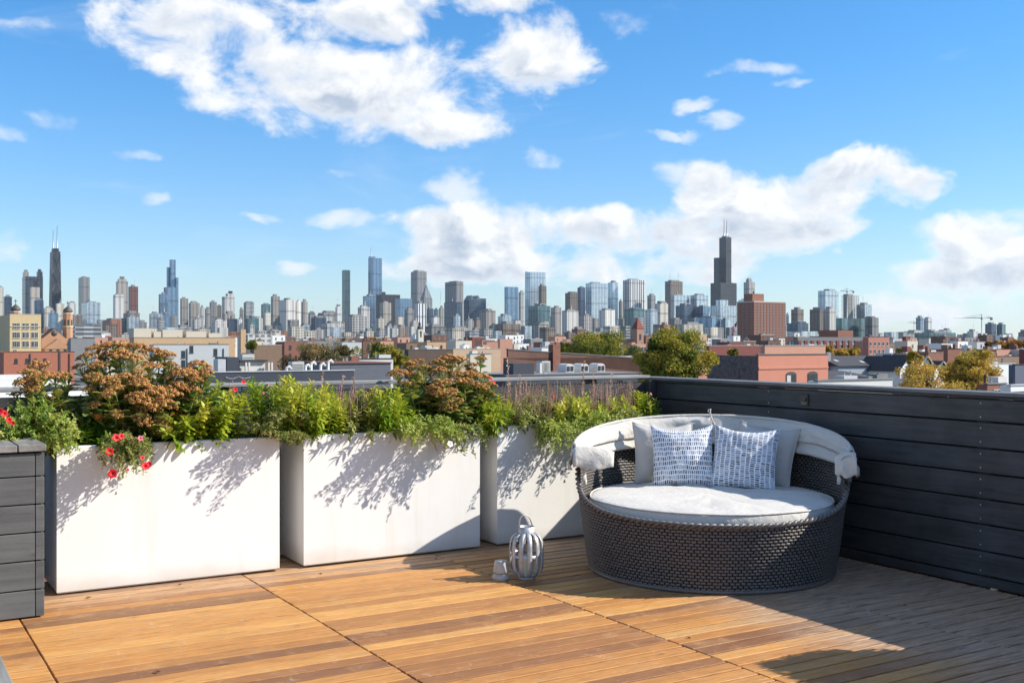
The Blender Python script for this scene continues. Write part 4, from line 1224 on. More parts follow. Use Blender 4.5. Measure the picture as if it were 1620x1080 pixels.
leafy('tall olive leafy plant filling the left of the right-hand planter', 790, 880, [(790, 634), (820, 622), (850, 618), (880, 622)], (6.72, 7.25), 34, LEAF_OLIVE, tmean=0.66)
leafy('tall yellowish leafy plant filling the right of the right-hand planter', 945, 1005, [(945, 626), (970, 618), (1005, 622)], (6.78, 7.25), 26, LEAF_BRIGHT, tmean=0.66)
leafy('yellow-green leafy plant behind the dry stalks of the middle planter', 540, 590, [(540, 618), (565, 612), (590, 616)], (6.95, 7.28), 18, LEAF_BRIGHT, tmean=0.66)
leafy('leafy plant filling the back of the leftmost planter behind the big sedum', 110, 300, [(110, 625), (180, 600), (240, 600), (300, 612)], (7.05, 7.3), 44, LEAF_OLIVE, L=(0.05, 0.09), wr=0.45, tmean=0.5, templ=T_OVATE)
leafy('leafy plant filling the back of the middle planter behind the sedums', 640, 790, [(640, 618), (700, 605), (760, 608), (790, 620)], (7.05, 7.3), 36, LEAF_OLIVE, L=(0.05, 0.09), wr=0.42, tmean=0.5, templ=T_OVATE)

def mound(label, cx, cy, rx, ry, v, n, mat=LEAF_LIME, L=(0.014, 0.028), name='trailing_plant', flowers=(), group='small-leaved trailing plants', tmean=0.6, base=None, drop=0.6):
    """short-leaved trailing plant: wiry stems from the soil over the rim, thick with small leaves"""
    c = px_uvz(cx, cy, v)
    bu = c[0]
    o, B = new_plant(name, label, bu, 6.96 if base is None else base, None, group)
    fo = Foliage(); P = []; Dd = []; LL = []; TT = []
    sc = 1.0 / F * (v / (CS - SN * (cx - CX) / F))
    for s in range(n):
        a = nr.uniform(0, 2 * math.pi); r = math.sqrt(nr.uniform(0.0, 1.0))
        tip = np.array([c[0] + rx * sc * r * math.cos(a) * 1.1, v + nr.uniform(-0.25, 0.05), c[2] + ry * sc * r * math.sin(a)]) - B
        if tip[2] < PH - B[2] + 0.01: tip[1] = min(tip[1], 6.845 - B[1] - nr.uniform(0, 0.12))   # hangs in front of the planter
        p0 = np.array([nr.uniform(-0.06, 0.06) + tip[0] * 0.5, nr.uniform(-0.02, 0.08), 0.0])
        over = np.array([(p0[0] + tip[0]) / 2, min(tip[1], -0.02), max(tip[2], 0.06) + 0.06])
        pts = bez(p0, over, tip, 12)
        stem_tube(fo, pts, 0.002, 0.0012, nr.uniform(0.3, 0.9), 4)
        k = nr.integers(22, 34); tst = np.clip(nr.normal(tmean, 0.2), 0.02, 1)
        for i in range(k):
            t = 1 - 0.62 * (i / k) ** 1.2; f = t * 11; j = min(int(f), 10); p = pts[j] + (pts[j + 1] - pts[j]) * (f - j)
            d = nr.normal(size=3); d[1] -= 0.5; d[2] += 0.35
            P.append(p + nr.normal(0, 0.005, 3)); Dd.append(d); LL.append(nr.uniform(*L)); TT.append(np.clip(tst + nr.normal(0, 0.14), 0, 1))
    N = len(P)
    fo.leaves(P, Dd, np.tile([0, -0.4, 1.0], (N, 1)) + nr.normal(0, 0.5, (N, 3)), LL, np.array(LL) * 0.42, T_SMALL, TT)
    tag(fo.build('foliage', mat, o), kind='stuff')
    for (fx, fy, me, s) in flowers:
        p = px_uvz(fx, fy, v - 0.24 if fy > 640 else v + 0.1) - B
        dr = nrm(np.array([nr.uniform(-0.35, 0.25), -1.0, nr.uniform(0.0, 0.6)]))
        put('flower', me, o, tuple(p), rot=look(dr), scale=s * nr.uniform(0.58, 0.78))
    return o
mound('red petunia hanging over the face of the leftmost white planter', 196, 718, 40, 34, 6.83, 70, LEAF_OLIVE, (0.016, 0.032),
      'petunia_plant', [(184, 692, PET_RED, 0.032), (192, 690, PET_RED, 0.026), (173, 714, PET_RED, 0.036), (178, 749, PET_RED, 0.040), (230, 737, PET_RED, 0.036), (236, 734, PET_RED, 0.028), (222, 693, PET_PINK, 0.026), (225, 724, PET_RED, 0.02), (202, 743, PET_RED, 0.014)],
      'petunias in the planters', 0.55)
mound('lime green trailing plant spilling between the grey box and the leftmost planter', 93, 686, 24, 42, 6.82, 60, LEAF_LIME, (0.014, 0.026), tmean=0.75)
mound('mid-green mounded plant just above the grey timber box lid', 48, 660, 36, 34, 6.95, 80, LEAF_LIME, (0.016, 0.030), tmean=0.42, base=7.05)
mound('red-flowered petunia at the left edge above the timber box', 4, 680, 14, 22, 6.9, 30, LEAF_LIME, (0.016, 0.030), 'petunia_plant', [(7, 654, PET_RED, 0.030), (14, 664, PET_RED, 0.028), (20, 669, PET_RED, 0.024), (0, 650, PET_RED, 0.024)], 'petunias in the planters', 0.6, 7.0)
mound('grey-green trailing plant over the right corner of the leftmost planter', 430, 668, 46, 26, 6.86, 60, LEAF_OLIVE, (0.014, 0.026), tmean=0.62, flowers=[(385, 604, PET_RED, 0.022), (372, 616, PET_RED, 0.026), (366, 620, PET_RED, 0.018)])
mound('thin trailing sprig hanging at the gap beside the middle planter', 452, 692, 20, 14, 6.82, 16, LEAF_OLIVE, (0.014, 0.024), tmean=0.55)
mound('lime green trailing plant over the rim of the middle planter', 672, 684, 58, 24, 6.82, 90, LEAF_LIME, (0.016, 0.030), tmean=0.66)
mound('white petunia hanging at the right end of the middle planter', 728, 694, 26, 24, 6.82, 44, LEAF_OLIVE, (0.016, 0.032), 'petunia_plant', [(712, 702, PET_WHITE, 0.034), (727, 708, PET_WHITE, 0.022)], 'petunias in the planters', 0.62)
mound('lime green trailing plant hanging low on the right-hand planter', 868, 694, 34, 24, 6.82, 70, LEAF_LIME, (0.016, 0.028), tmean=0.60)
mound('lime trailing plant with red blooms beside the daybed canopy', 928, 676, 48, 26, 6.84, 80, LEAF_LIME, (0.016, 0.030), 'petunia_plant', [(938, 681, PET_RED, 0.030), (979, 673, PET_RED, 0.030), (1001, 668, PET_RED, 0.028), (877, 626, PET_RED, 0.020), (775, 600, PET_RED, 0.018), (782, 604, PET_RED, 0.016)], 'petunias in the planters', 0.66)
mound('olive trailing plant at the right end of the right-hand planter', 975, 664, 36, 16, 6.88, 44, LEAF_OLIVE, (0.016, 0.030), tmean=0.5)

def stalks(label, px0, px1, ytop, n, v, brown=True, tall=()):
    """dry flower spikes standing above withered leaves"""
    bu = px_uvz((px0 + px1) / 2, 650, 7.1)[0]
    o, B = new_plant('dry_stalk_plant', label, bu, 7.1, None, 'dry flower stalks in the planters')
    fo = Foliage(); sp = [];
    for s in range(n + len(tall)):
        px = px0 + (px1 - px0) * nr.uniform(); py = ytop + abs(nr.normal(0, 16)); vv = nr.uniform(*v)
        if s >= n: px, py = tall[s - n]; vv = 7.1
        tip = px_uvz(px, py, vv) - B
        p0 = np.array([tip[0] + nr.uniform(-0.05, 0.05), np.clip(vv, 6.95, 7.28) - B[1], -0.01])
        pts = bez(p0, (p0 + tip) / 2 + np.array([nr.uniform(-0.03, 0.03), 0, 0.02]), tip, 7)
        tn = nr.uniform(0, 1)
        stem_tube(fo, pts, 0.0018, 0.0010, tn, 4)
        # seed whorls on the upper half
        k = 9 if s < n else 40
        P = []; Dd = []
        for i in range(k):
            t = 0.45 + 0.55 * i / k; f = t * 6; j = min(int(f), 5); p = pts[j] + (pts[j + 1] - pts[j]) * (f - j)
            P.append(p); Dd.append(nr.normal(size=3) + np.array([0, 0, 0.9]))
        Lb = np.full(k, 0.010 if s < n else 0.017) * nr.uniform(0.7, 1.3, k)
        fo.leaves(P, Dd, np.tile([0, -1.0, 0.2], (k, 1)), Lb, Lb * 0.5, T_SMALL, np.clip(tn + nr.normal(0, 0.12, k), 0, 1))
    tag(fo.build('stalks', DRY, o), kind='stuff')
    if brown:
        fb = Foliage(); N = n * 22
        pu = (np.array([px_uvz(px0 + (px1 - px0) * q, 650, 7.0)[0] for q in nr.uniform(0, 1, N)]) - B[0])
        P = np.stack([pu, nr.uniform(-0.17, 0.12, N), np.abs(nr.normal(0.03, 0.06, N))], 1)
        Dd = nr.normal(size=(N, 3)) + np.array([0, -0.2, 0.5])
        L = nr.uniform(0.02, 0.045, N)
        fb.leaves(P, Dd, np.tile([0, -0.5, 1.0], (N, 1)) + nr.normal(0, 0.4, (N, 3)), L, L * 0.4, T_LANCE, nr.uniform(0, 1, N))
        tag(fb.build('withered_leaves', BROWNLEAF, o), kind='stuff')
    return o
stalks('dry tan stalks and withered leaves in the middle planter', 530, 600, 606, 60, (6.85, 7.25), True, [(544, 592), (559, 594), (510, 588)])
stalks('pinkish dry stalks at the left of the right-hand planter', 795, 880, 600, 90, (6.85, 7.25), True, [(803, 566), (822, 590), (832, 598)])
stalks('thin dry stalks at the right of the right-hand planter', 880, 1000, 600, 130, (6.85, 7.28), True, [(925, 570), (940, 580), (968, 590)])
stalks('single dry drooping twig below the middle planter rim', 690, 706, 700, 5, (6.8, 6.83), False)
stalks('sparse pink seed spikes behind the leafy plant of the leftmost planter', 350, 372, 596, 8, (7.0, 7.2), False)

# unseen clipped hedge added in the extra planter to cast the near shadow
o = thing('shadow_hedge', 'square clipped hedge added out of view on the right to shade the near boards', 'hedge', W(5.43, 1.3, PH - 0.02), TH)
fo = Foliage(); N = 9000; LX, LY_, LZ = 0.40, 1.36, 0.62
P = nr.uniform(0, 1, (N, 3)); fc = nr.integers(0, 5, N)
for ax, sd, k in ((0, 0.0, 0), (0, 1.0, 1), (1, 0.0, 2), (1, 1.0, 3), (2, 1.0, 4)):
    P[fc == k, ax] = sd
nn = P - np.array([0.5, 0.5, 0.4])
P = P * np.array([LX, LY_, LZ]) + nr.normal(0, 0.014, (N, 3))
P[:, 2] += 0.10 * (P[:, 1] < 0.85) * (P[:, 2] > 0.5)
L = nr.uniform(0.03, 0.05, N)
fo.leaves(P, nn + nr.normal(0, 0.4, (N, 3)), nr.normal(size=(N, 3)), L, L * 0.6, T_SMALL, nr.uniform(0, 0.6, N))
tag(fo.build('foliage', LEAF_BRIGHT, o), kind='stuff')
MB().box(0.01, LX - 0.01, 0.01, LY_ - 0.01, 0.0, LZ - 0.01).build('opaque_core', LEAF_BRIGHT, o)  # solid core added inside the unseen hedge

# ------------------------------------------------------------------ the city
def facade(name, wall, glass, fh=3.4, bw=3.2, ww=0.6, wh=0.6, metal=0.0, grough=0.2, wrough=0.8, roof=(0.20, 0.20, 0.20), var=0.22, relief=0.30):
    """wall with a grid of windows, in metres from the object's own corner; roofs plain"""
    m, t, b = new_mat(name)
    tc = t.n('ShaderNodeTexCoord'); oi = t.n('ShaderNodeObjectInfo')
    x, y, z = t.sep(tc.outputs['Object']); nx, ny, nz = t.sep(tc.outputs['Normal'])
    sel = t.m('GREATER_THAN', t.m('ABSOLUTE', nx), 0.6)
    h = t.m('ADD', t.m('MULTIPLY', sel, y), t.m('MULTIPLY', t.m('SUBTRACT', 1.0, sel), x))
    fx = t.m('FRACT', t.m('DIVIDE', h, bw)); fz = t.m('FRACT', t.m('DIVIDE', z, fh))
    ix = t.m('LESS_THAN', t.m('ABSOLUTE', t.m('SUBTRACT', fx, 0.5)), ww / 2) if ww < 1 else 1.0
    iz = t.m('LESS_THAN', t.m('ABSOLUTE', t.m('SUBTRACT', fz, 0.5)), wh / 2) if wh < 1 else 1.0
    win = t.m('MULTIPLY', ix, iz)
    cell = t.comb(t.m('FLOOR', t.m('DIVIDE', h, bw)), t.m('FLOOR', t.m('DIVIDE', z, fh)), sel)
    wn = t.n('ShaderNodeTexWhiteNoise', noise_dimensions='3D'); t.put(wn.inputs['Vector'], cell)
    rnd = oi.outputs['Random']
    k = t.m('ADD', 1 - var, t.m('MULTIPLY', rnd, 2 * var))
    n = t.noise(tc.outputs['Object'], 0.035, 4.0, 0.6)
    big = t.m('ADD', 0.93, t.m('MULTIPLY', n, 0.14))
    # wider structure that still reads from afar: column bays, plant floors
    bay = t.m('GREATER_THAN', t.m('FRACT', t.m('ADD', t.m('DIVIDE', h, t.m('ADD', 9.0, t.m('MULTIPLY', rnd, 9.0))), rnd)), 0.56)
    pf = t.m('LESS_THAN', t.m('FRACT', t.m('ADD', t.m('DIVIDE', z, t.m('ADD', 38.0, t.m('MULTIPLY', rnd, 40.0))), rnd)), 0.07)
    mod = t.m('MULTIPLY', t.m('SUBTRACT', 1.0, t.m('MULTIPLY', bay, relief)), t.m('SUBTRACT', 1.0, t.m('MULTIPLY', pf, relief * 1.3)))
    wc = t.vm('SCALE', wall[:3], scale=t.m('MULTIPLY', t.m('MULTIPLY', k, big), mod))
    gc = t.mix(wn.outputs[0], tuple(c * 0.75 for c in glass[:3]) + (1,), tuple(min(1, c * 1.22) for c in glass[:3]) + (1,))
    c = t.mix(win, wc, t.vm('SCALE', gc, scale=mod))
    up = t.m('GREATER_THAN', nz, 0.5)
    c = t.mix(up, c, (*roof, 1))
    t.put(b.inputs['Base Color'], c)
    side = t.m('MULTIPLY', win, t.m('SUBTRACT', 1.0, up))
    t.put(b.inputs['Roughness'], t.m('ADD', wrough, t.m('MULTIPLY', side, grough - wrough)))
    t.put(b.inputs['Metallic'], t.m('MULTIPLY', side, metal))
    b.inputs['Specular IOR Level'].default_value = 0.5
    return m
ST = {
 'beige': facade('beige_stone_facade', (0.46, 0.42, 0.36), (0.10, 0.105, 0.12), 3.3, 3.6, 0.55, 0.55),
 'beigestripe': facade('beige_ribbed_facade', (0.46, 0.42, 0.37), (0.13, 0.13, 0.14), 3.3, 3.2, 0.45, 1.0),
 'cream': facade('cream_block_facade', (0.58, 0.54, 0.46), (0.16, 0.16, 0.16), 3.1, 3.6, 0.5, 0.5),
 'white': facade('white_concrete_facade', (0.62, 0.61, 0.58), (0.17, 0.18, 0.20), 3.1, 4.0, 0.6, 0.5),
 'whitestripe': facade('white_ribbed_facade', (0.66, 0.66, 0.65), (0.10, 0.12, 0.16), 3.3, 9.0, 0.42, 1.0),
 'whiteslab': facade('white_slab_facade', (0.64, 0.62, 0.58), (0.35, 0.35, 0.34), 3.0, 7.0, 0.3, 0.4),
 'grey': facade('grey_concrete_facade', (0.30, 0.295, 0.285), (0.09, 0.10, 0.115), 3.3, 3.2, 0.6, 0.6),
 'greystripe': facade('grey_ribbed_facade', (0.34, 0.335, 0.325), (0.10, 0.11, 0.13), 3.6, 3.4, 0.5, 1.0),
 'brown': facade('brown_stone_facade', (0.24, 0.19, 0.155), (0.07, 0.07, 0.075), 3.4, 3.2, 0.55, 0.6),
 'redbrown': facade('red_granite_facade', (0.21, 0.085, 0.07), (0.07, 0.05, 0.05), 3.6, 3.0, 0.55, 0.6),
 'brick': facade('red_brick_facade', (0.30, 0.135, 0.09), (0.10, 0.09, 0.085), 3.2, 4.0, 0.4, 0.5),
 'tan': facade('tan_brick_facade', (0.42, 0.29, 0.19), (0.12, 0.11, 0.10), 3.4, 4.4, 0.35, 0.45),
 'black': facade('black_steel_facade', (0.024, 0.026, 0.034), (0.038, 0.046, 0.064), 3.8, 3.2, 0.6, 0.65, 0.0, 0.25),
 'bluedark': facade('dark_blue_glass_facade', (0.045, 0.058, 0.08), (0.085, 0.13, 0.20), 3.9, 3.0, 0.85, 0.8, 0.55, 0.15),
 'blue': facade('blue_glass_facade', (0.14, 0.18, 0.23), (0.21, 0.33, 0.47), 3.9, 3.0, 0.85, 0.78, 0.7, 0.15),
 'light': facade('pale_glass_facade', (0.40, 0.44, 0.47), (0.46, 0.55, 0.63), 3.9, 3.0, 0.85, 0.75, 0.7, 0.15),
 'teal': facade('teal_glass_facade', (0.09, 0.14, 0.15), (0.14, 0.24, 0.27), 3.9, 3.0, 0.85, 0.8, 0.6, 0.15),
 'balcony': facade('balcony_tower_facade', (0.47, 0.45, 0.42), (0.10, 0.11, 0.13), 3.0, 6.0, 0.72, 0.62),
 'bandgrey': facade('grey_banded_facade', (0.40, 0.40, 0.39), (0.10, 0.12, 0.15), 3.6, 6.0, 1.0, 0.55),
}
ROOFDARK = plain('tar_roof', (0.045, 0.045, 0.048, 1), 0.9, 0, 0.3, 0.5)
ROOFGREY = plain('grey_roof', (0.20, 0.20, 0.20, 1), 0.9, 0, 0.3, 0.5)
ROOFWHITE = plain('white_roof_membrane', (0.62, 0.61, 0.58, 1), 0.7, 0, 0.15, 0.4)
STEEL = plain('pale_steel', (0.50, 0.51, 0.52, 1), 0.5, 0.3, 0.1)
CAPSTONE = plain('limestone_cap', (0.5, 0.46, 0.39, 1), 0.85)
MECH = plain('grey_plant_room', (0.24, 0.24, 0.24, 1), 0.8, 0, 0.2, 0.3)

def footprint(xl, xc, xr, D, cap=90.0):
    """grid origin of the near corner and the extents to south (x) and east (y) for photo columns left, corner, right"""
    kc, kl, kr = [(p - CX) / F for p in (xc, xl, xr)]
    X, Y = kc * D, D
    s = (kr * Y - X) / (CS - kr * SN); t = (X - kl * Y) / max(0.05, SN + kl * CS)
    return Vector((X, Y, GZ)), max(1.0, s), min(cap, max(1.0, t))
def split(xl, xr):
    k = ((xl + xr) / 2 - CX) / F
    a, b = SN + k * CS, CS - k * SN
    return xl + (xr - xl) * a / (a + b)
USED = {}
def tower(label, xl, xr, ytop, D, style, xc=None, tiers=(), pent=1, name='skyscraper', cat='skyscraper', masts=(), group='city skyline', cap=90.0):
    xc = split(xl, xr) if xc is None else xc
    P0, s, t = footprint(xl, xc, xr, D, cap)
    h = zat(ytop, D) - GZ
    o = thing(name, label, cat, P0, TH, group)
    m = MB().box(0, s, 0, t, 0, h); m.build('shaft', ST[style], o)
    def local(px): # distance along the west face for a photo column
        k = (px - CX) / F
        return (k * P0.y - P0.x) / (CS - k * SN)
    for i, tr in enumerate(tiers):
        a, b_, yt = tr[:3]; sty = tr[3] if len(tr) > 3 else style
        fr0, fr1 = (a - xl) / (xr - xl), (b_ - xl) / (xr - xl)
        x0, x1 = s * max(0.0, fr0), s * min(1.0, fr1)
        y0, y1 = t * (1 - min(1.0, fr1)), t * (1 - max(0.0, fr0))
        if y1 - y0 < 2: y0, y1 = 0.1 * t, 0.9 * t
        hh = zat(yt, D) - GZ
        z0 = h + 0.02 if hh > h else 0
        MB().box(x0 + 0.05 * i + 0.1, x1 - 0.05 * i - 0.1, y0 + 0.1, y1 - 0.1, h - 0.5 if hh > h else 0, hh).build('setback', ST[sty], o)
    if pent:
        ph = R.uniform(3.0, 7.0) * min(1.0, D / 2500)
        top = max([h] + [zat(tr[2], D) - GZ for tr in tiers]) if not tiers else None
        if not tiers:
            a = R.uniform(0.15, 0.35); b_ = R.uniform(0.6, 0.85)
            MB().box(s * a, s * b_, t * 0.2, t * 0.8, h - 0.3, h + ph).build('plant_room', MECH, o)
            if D > 2000 and R.random() < 0.5:
                MB().box(s * R.uniform(0.05, 0.5), s * R.uniform(0.6, 0.95), t * 0.1, t * 0.6, h - 0.3, h + ph * R.uniform(0.3, 0.8)).build('crown', ST[style], o)
            if D > 2000 and R.random() < 0.35:
                q = R.uniform(0.3, 0.7); MB().tube([(s * q, t * 0.5, h + ph - 1), (s * q, t * 0.5, h + ph + R.uniform(8, 20))], [0.7, 0.3], 5).build('antenna', STEEL, o)
    for (px, py, r) in masts:
        fr = (px - xl) / (xr - xl)
        zt = zat(py, D) - GZ
        zb = max([h] + [zat(tr[2], D) - GZ for tr in tiers])
        MB().tube([(s * fr, t * (1 - fr), zb - 1), (s * fr, t * (1 - fr), (zb + zt) / 2), (s * fr, t * (1 - fr), zt)], [r, r * 0.7, r * 0.35], 6).build('mast', STEEL, o)
    return o, s, t, h

# --- landmark towers
def tapered_black():
    P0, s, t = footprint(73.5, 82, 98.5, 4050)
    o = thing('skyscraper', 'black tapered tower with two white masts at the left', 'skyscraper', P0, TH, 'city skyline')
    h = zat(397, 4050) - GZ
    ins = 0.13
    m = MB().frustum((0, s, 0, t), (s * ins, s * (1 - ins), t * ins, t * (1 - ins)), 0, h); m.build('shaft', ST['black'], o)
    # cross bracing on the west face
    for k in range(5):
        f0, f1 = k / 5.2, (k + 1) / 5.2
        for sg in (0, 1):
            def pt(f, side):
                i = ins * f
                return (s * (i + (1 - 2 * i) * side), t * i - 0.6, h * f)
            m = MB().tube([pt(f0, sg), pt(f1, 1 - sg)], 1.0, 4); m.build('brace', ST['black'], o)
    MB().box(s * 0.24, s * 0.76, t * 0.24, t * 0.76, h - 0.5, h + 12).build('plant_room', MAT['dark'], o)
    for fx in (0.36, 0.64):
        zt = zat(355 if fx > 0.5 else 362, 4050) - GZ
        MB().tube([(s * fx, t * (1 - fx), h + 11), (s * fx, t * (1 - fx), h + 40), (s * fx, t * (1 - fx), zt)], [3.4, 2.0, 0.8], 6).build('mast', STEEL, o)
tapered_black()
def stepped_black():
    D = 4700
    P0, s, t = footprint(1124, 1140, 1165.5, D)
    o = thing('skyscraper', 'tallest stepped black tower with twin masts, right of centre', 'skyscraper', P0, TH, 'city skyline')
    zz = lambda py: zat(py, D) - GZ
    n = 3
    hs = {(0, 0): 447, (1, 0): 374.5, (2, 0): 447, (0, 1): 407, (1, 1): 374.5, (2, 1): 446, (0, 2): 447, (1, 2): 407, (2, 2): 480}
    for (i, j), py in hs.items():
        m = MB().box(s * i / n + 0.05, s * (i + 1) / n - 0.05, t * j / n + 0.05, t * (j + 1) / n - 0.05, 0, zz(py)); m.build('tube', ST['black'], o)
    for py in (396, 420, 452, 500):
        MB().box(s / n - 0.4, 2 * s / n + 0.4, -0.5, 0.4, zz(py) - 3.5, zz(py) + 3.5).build('louvre_band', MAT['dark'], o)
    for fx, py in ((0.44, 345), (0.60, 347)):
        MB().tube([(s * fx, t * 0.35, zz(374.5) - 1), (s * fx, t * 0.35, zz(366)), (s * fx, t * 0.35, zz(py))], [4.5, 2.4, 0.9], 6).build('mast', STEEL, o)
    MB().box(s * 0.38, s * 0.62, t * 0.1, t * 0.5, zz(374.5) - 0.5, zz(372)).build('plant_room', MECH, o)
stepped_black()
tower('pale beige tower with lantern turrets left of the black tapered tower', 32.5, 68, 437, 4100, 'beigestripe', 40, [(33.5, 44, 429), (57, 67.5, 429), (35.5, 42, 425, 'grey'), (59, 65.5, 425, 'grey')], 0)
tower('pinkish tower cut off by the left edge', -4, 5.5, 454, 3800, 'cream')
tower('dark blue slab at the left edge', 5.5, 19, 469, 3900, 'bluedark')
tower('slender grey tower in front of the beige turreted tower', 47, 63, 454, 3600, 'beige', None, [(51, 60, 444, 'black')], 0)
tower('dark glass block below the beige turreted tower', 53, 69, 475, 3000, 'bluedark')
tower('small pale tower at the foot of the black tapered tower', 69, 84, 487, 2900, 'cream')
tower('blue glass block at the foot of the black tapered tower', 76, 92, 495, 2600, 'blue')
tower('beige block against the right foot of the black tapered tower', 88, 102, 480, 3000, 'cream')
tower('small white block right of the black tapered tower', 108, 120, 479, 3300, 'white')
tower('grey ribbed tower standing alone right of the black tapered tower', 124, 142, 438, 4000, 'greystripe', 130)
tower('broad silver glass block below the lone grey ribbed tower', 127, 159, 478, 3000, 'light', 138)
tower('tan ribbed tower with a pyramid cap', 183.5, 202.5, 445, 4000, 'beigestripe', None, [(186, 200, 441), (189, 197, 437, 'brown')], 0)
tower('white gridded tower before the tan pyramid-capped one', 179, 196, 466, 3500, 'white')
tower('dark red granite tower next to the tan pyramid-capped one', 203, 218.6, 453, 3900, 'redbrown')
tower('pinkish grey block below the dark red tower', 195, 221, 495, 2700, 'brown', 203)
tower('red brick block left of the pinkish grey block', 160, 193, 506, 2300, 'brick', 175)
tower('tall stepped blue glass tower, second tall one from the left', 259, 282.5, 454, 3700, 'blue', None, [(268, 278, 410), (263.5, 269, 422), (277, 282.5, 438.5)], 0)
tower('low glass wing left of the stepped blue glass tower', 251, 266, 465, 3600, 'blue')
tower('pale glass block below the stepped blue tower', 236, 255, 496, 3000, 'light')
tower('second pale glass block below the stepped blue tower', 255.5, 268, 497, 2950, 'blue')
tower('curved beige tower right of the stepped blue tower', 285, 298, 472, 3300, 'beigestripe')
tower('grey beige twin-topped tower left of the white stepped tower', 298.5, 316, 479, 3200, 'beigestripe')
tower('narrow beige tower with shaded side near the white stepped one', 316.5, 323, 486, 3150, 'beige')
tower('small blue and white block below the beige towers', 304, 323, 505, 2400, 'white')
tower('thin grey tower left of the peaked grey one', 324, 333, 488, 3000, 'grey')
tower('peaked grey apartment tower left of the white stepped tower', 331.5, 343, 477.5, 3100, 'grey')
tower('narrow grey tower pressed against the white stepped one', 343.5, 350.5, 483, 3050, 'brown')
tower('white stepped tower with a dark crown', 351, 371, 469, 3300, 'white', None, [(357, 370, 464), (361, 368, 460, 'black')], 0)
tower('beige base block under the white stepped tower', 351, 372, 496, 2500, 'beige')
tower('wide white low block left of the dark glass box', 335, 359, 507, 2300, 'white')
tower('dark glass box beside the wide white low block', 359.5, 376, 504, 2350, 'bluedark')
tower('white fin block right of the dark glass box', 376.5, 383, 505, 2300, 'whiteslab')
tower('narrow grey tower left of the round-topped grey tower', 379, 385, 489, 3100, 'grey')
tower('grey round-topped tower in the left centre', 385.5, 402, 478, 3000, 'bandgrey', None, [(388, 400, 476.5)], 0)
tower('green glass block below the grey round-topped tower', 388, 410, 503, 2300, 'teal')
tower('white window-wall block before the green glass block', 394, 403, 514, 1900, 'white')
tower('teal glass tower left of the tall beige pair', 413, 428, 481, 3200, 'teal')
tower('plain beige slab before the teal glass tower', 417, 428, 494.5, 2500, 'cream')
tower('tall beige grey tower left of the white slabs', 428.5, 442.5, 468.5, 2900, 'beigestripe')
tower('white double slab tower with blank end walls', 442.5, 467, 474, 2700, 'whiteslab', 453)
tower('lower white slab right of the double slab tower', 467.5, 476, 476.5, 2720, 'whiteslab')
tower('ribbed beige tower right of the white slabs', 476.5, 487, 477, 2900, 'beigestripe')
tower('grey block stepping down right of the ribbed beige tower', 487.5, 499, 494.5, 2800, 'bandgrey')
tower('pale blue box below the ribbed beige tower', 475, 490, 514, 2000, 'light')
tower('dark glass office block left of the wide grey block', 492, 516, 502, 2300, 'bluedark')
tower('wide grey block below the slim teal tower', 503, 534, 494.5, 2900, 'grey', 512)
tower('white grey tower with rounded shoulders beside the slim teal tower', 530.5, 540, 485, 2800, 'white')
tower('slim dark teal tower standing apart left of the tall glass tower with mast', 541, 554, 427, 4300, 'teal', None, [(539.5, 545.5, 462)], 0)
tower('white residential block in front of the wide grey block', 508, 545, 511, 1900, 'white', 518)
tower('white balcony slab below the slim teal tower', 546, 580, 500, 2000, 'balcony', 557)
tower('tall silver blue glass tower with a thin mast, left of centre', 582.5, 604.5, 408, 4200, 'blue', None, [(583, 594, 405), (574, 594, 468)], 0, masts=[(587, 390, 1.6)])
tower('blue glass base wing of the tall masted glass tower', 574, 594, 468, 4100, 'blue')
tower('black slab office tower right of the masted glass tower', 595, 633, 465.6, 3900, 'black', 604, [(604, 610, 461)], 0)
tower('plain beige tower before the black slab', 600.5, 619, 478.5, 3000, 'beige')
tower('white cluster tower at the foot of the masted glass tower', 566, 585, 485.5, 2600, 'white')
tower('cream apartment tower below the black slab', 595, 608, 504, 2200, 'cream')
tower('reflective rounded glass tower beside the black slab', 625, 652, 472, 3500, 'blue', None, [(638, 651, 473, 'light')], 0)
tower('tall grey ribbed tower with a flat white cap, centre left', 650, 675, 429, 4400, 'greystripe', 660, [(654, 672, 426.5, 'white')], 0)
def diamond():
    D = 4300
    P0, s, t = footprint(665, 671, 684, D)
    o = thing('skyscraper', 'grey tower with a pointed diamond top beside the tall ribbed tower', 'skyscraper', P0, TH, 'city skyline')
    h0, h1 = zat(473, D) - GZ, zat(450, D) - GZ
    MB().box(0, s, 0, t, 0, h0).build('shaft', ST['bandgrey'], o)
    m = MB(); m.frustum((0, s, 0, t), (s * 0.44, s * 0.5, t * 0.44, t * 0.5), h0 + 0.02, h1); m.build('pointed_crown', ST['bandgrey'], o)
    MB().tube([(s * 0.47, t * 0.47, h1 - 1), (s * 0.47, t * 0.47, h1 + 22)], [1.2, 0.5], 6).build('mast', STEEL, o)
diamond()
tower('grey stone tower below the pointed diamond tower', 640, 655, 489, 2900, 'grey')
tower('white column-fronted slab below the tall ribbed tower', 655, 674.5, 480, 3000, 'whitestripe')
tower('dark block right of the column-fronted slab', 675, 686, 488, 3300, 'bluedark')
tower('teal grey block right of the dark block', 686.5, 694, 489, 3250, 'teal')
tower('small beige block left of the tall grey twin', 694.5, 702, 487, 3200, 'beige', masts=[(697, 460, 0.9)])
tower('tall grey granite tower in the centre left', 704, 733, 445, 4000, 'grey', 722)
tower('blue grey block in front of the tall grey granite tower', 702.5, 731, 477.5, 3300, 'bluedark', 723)
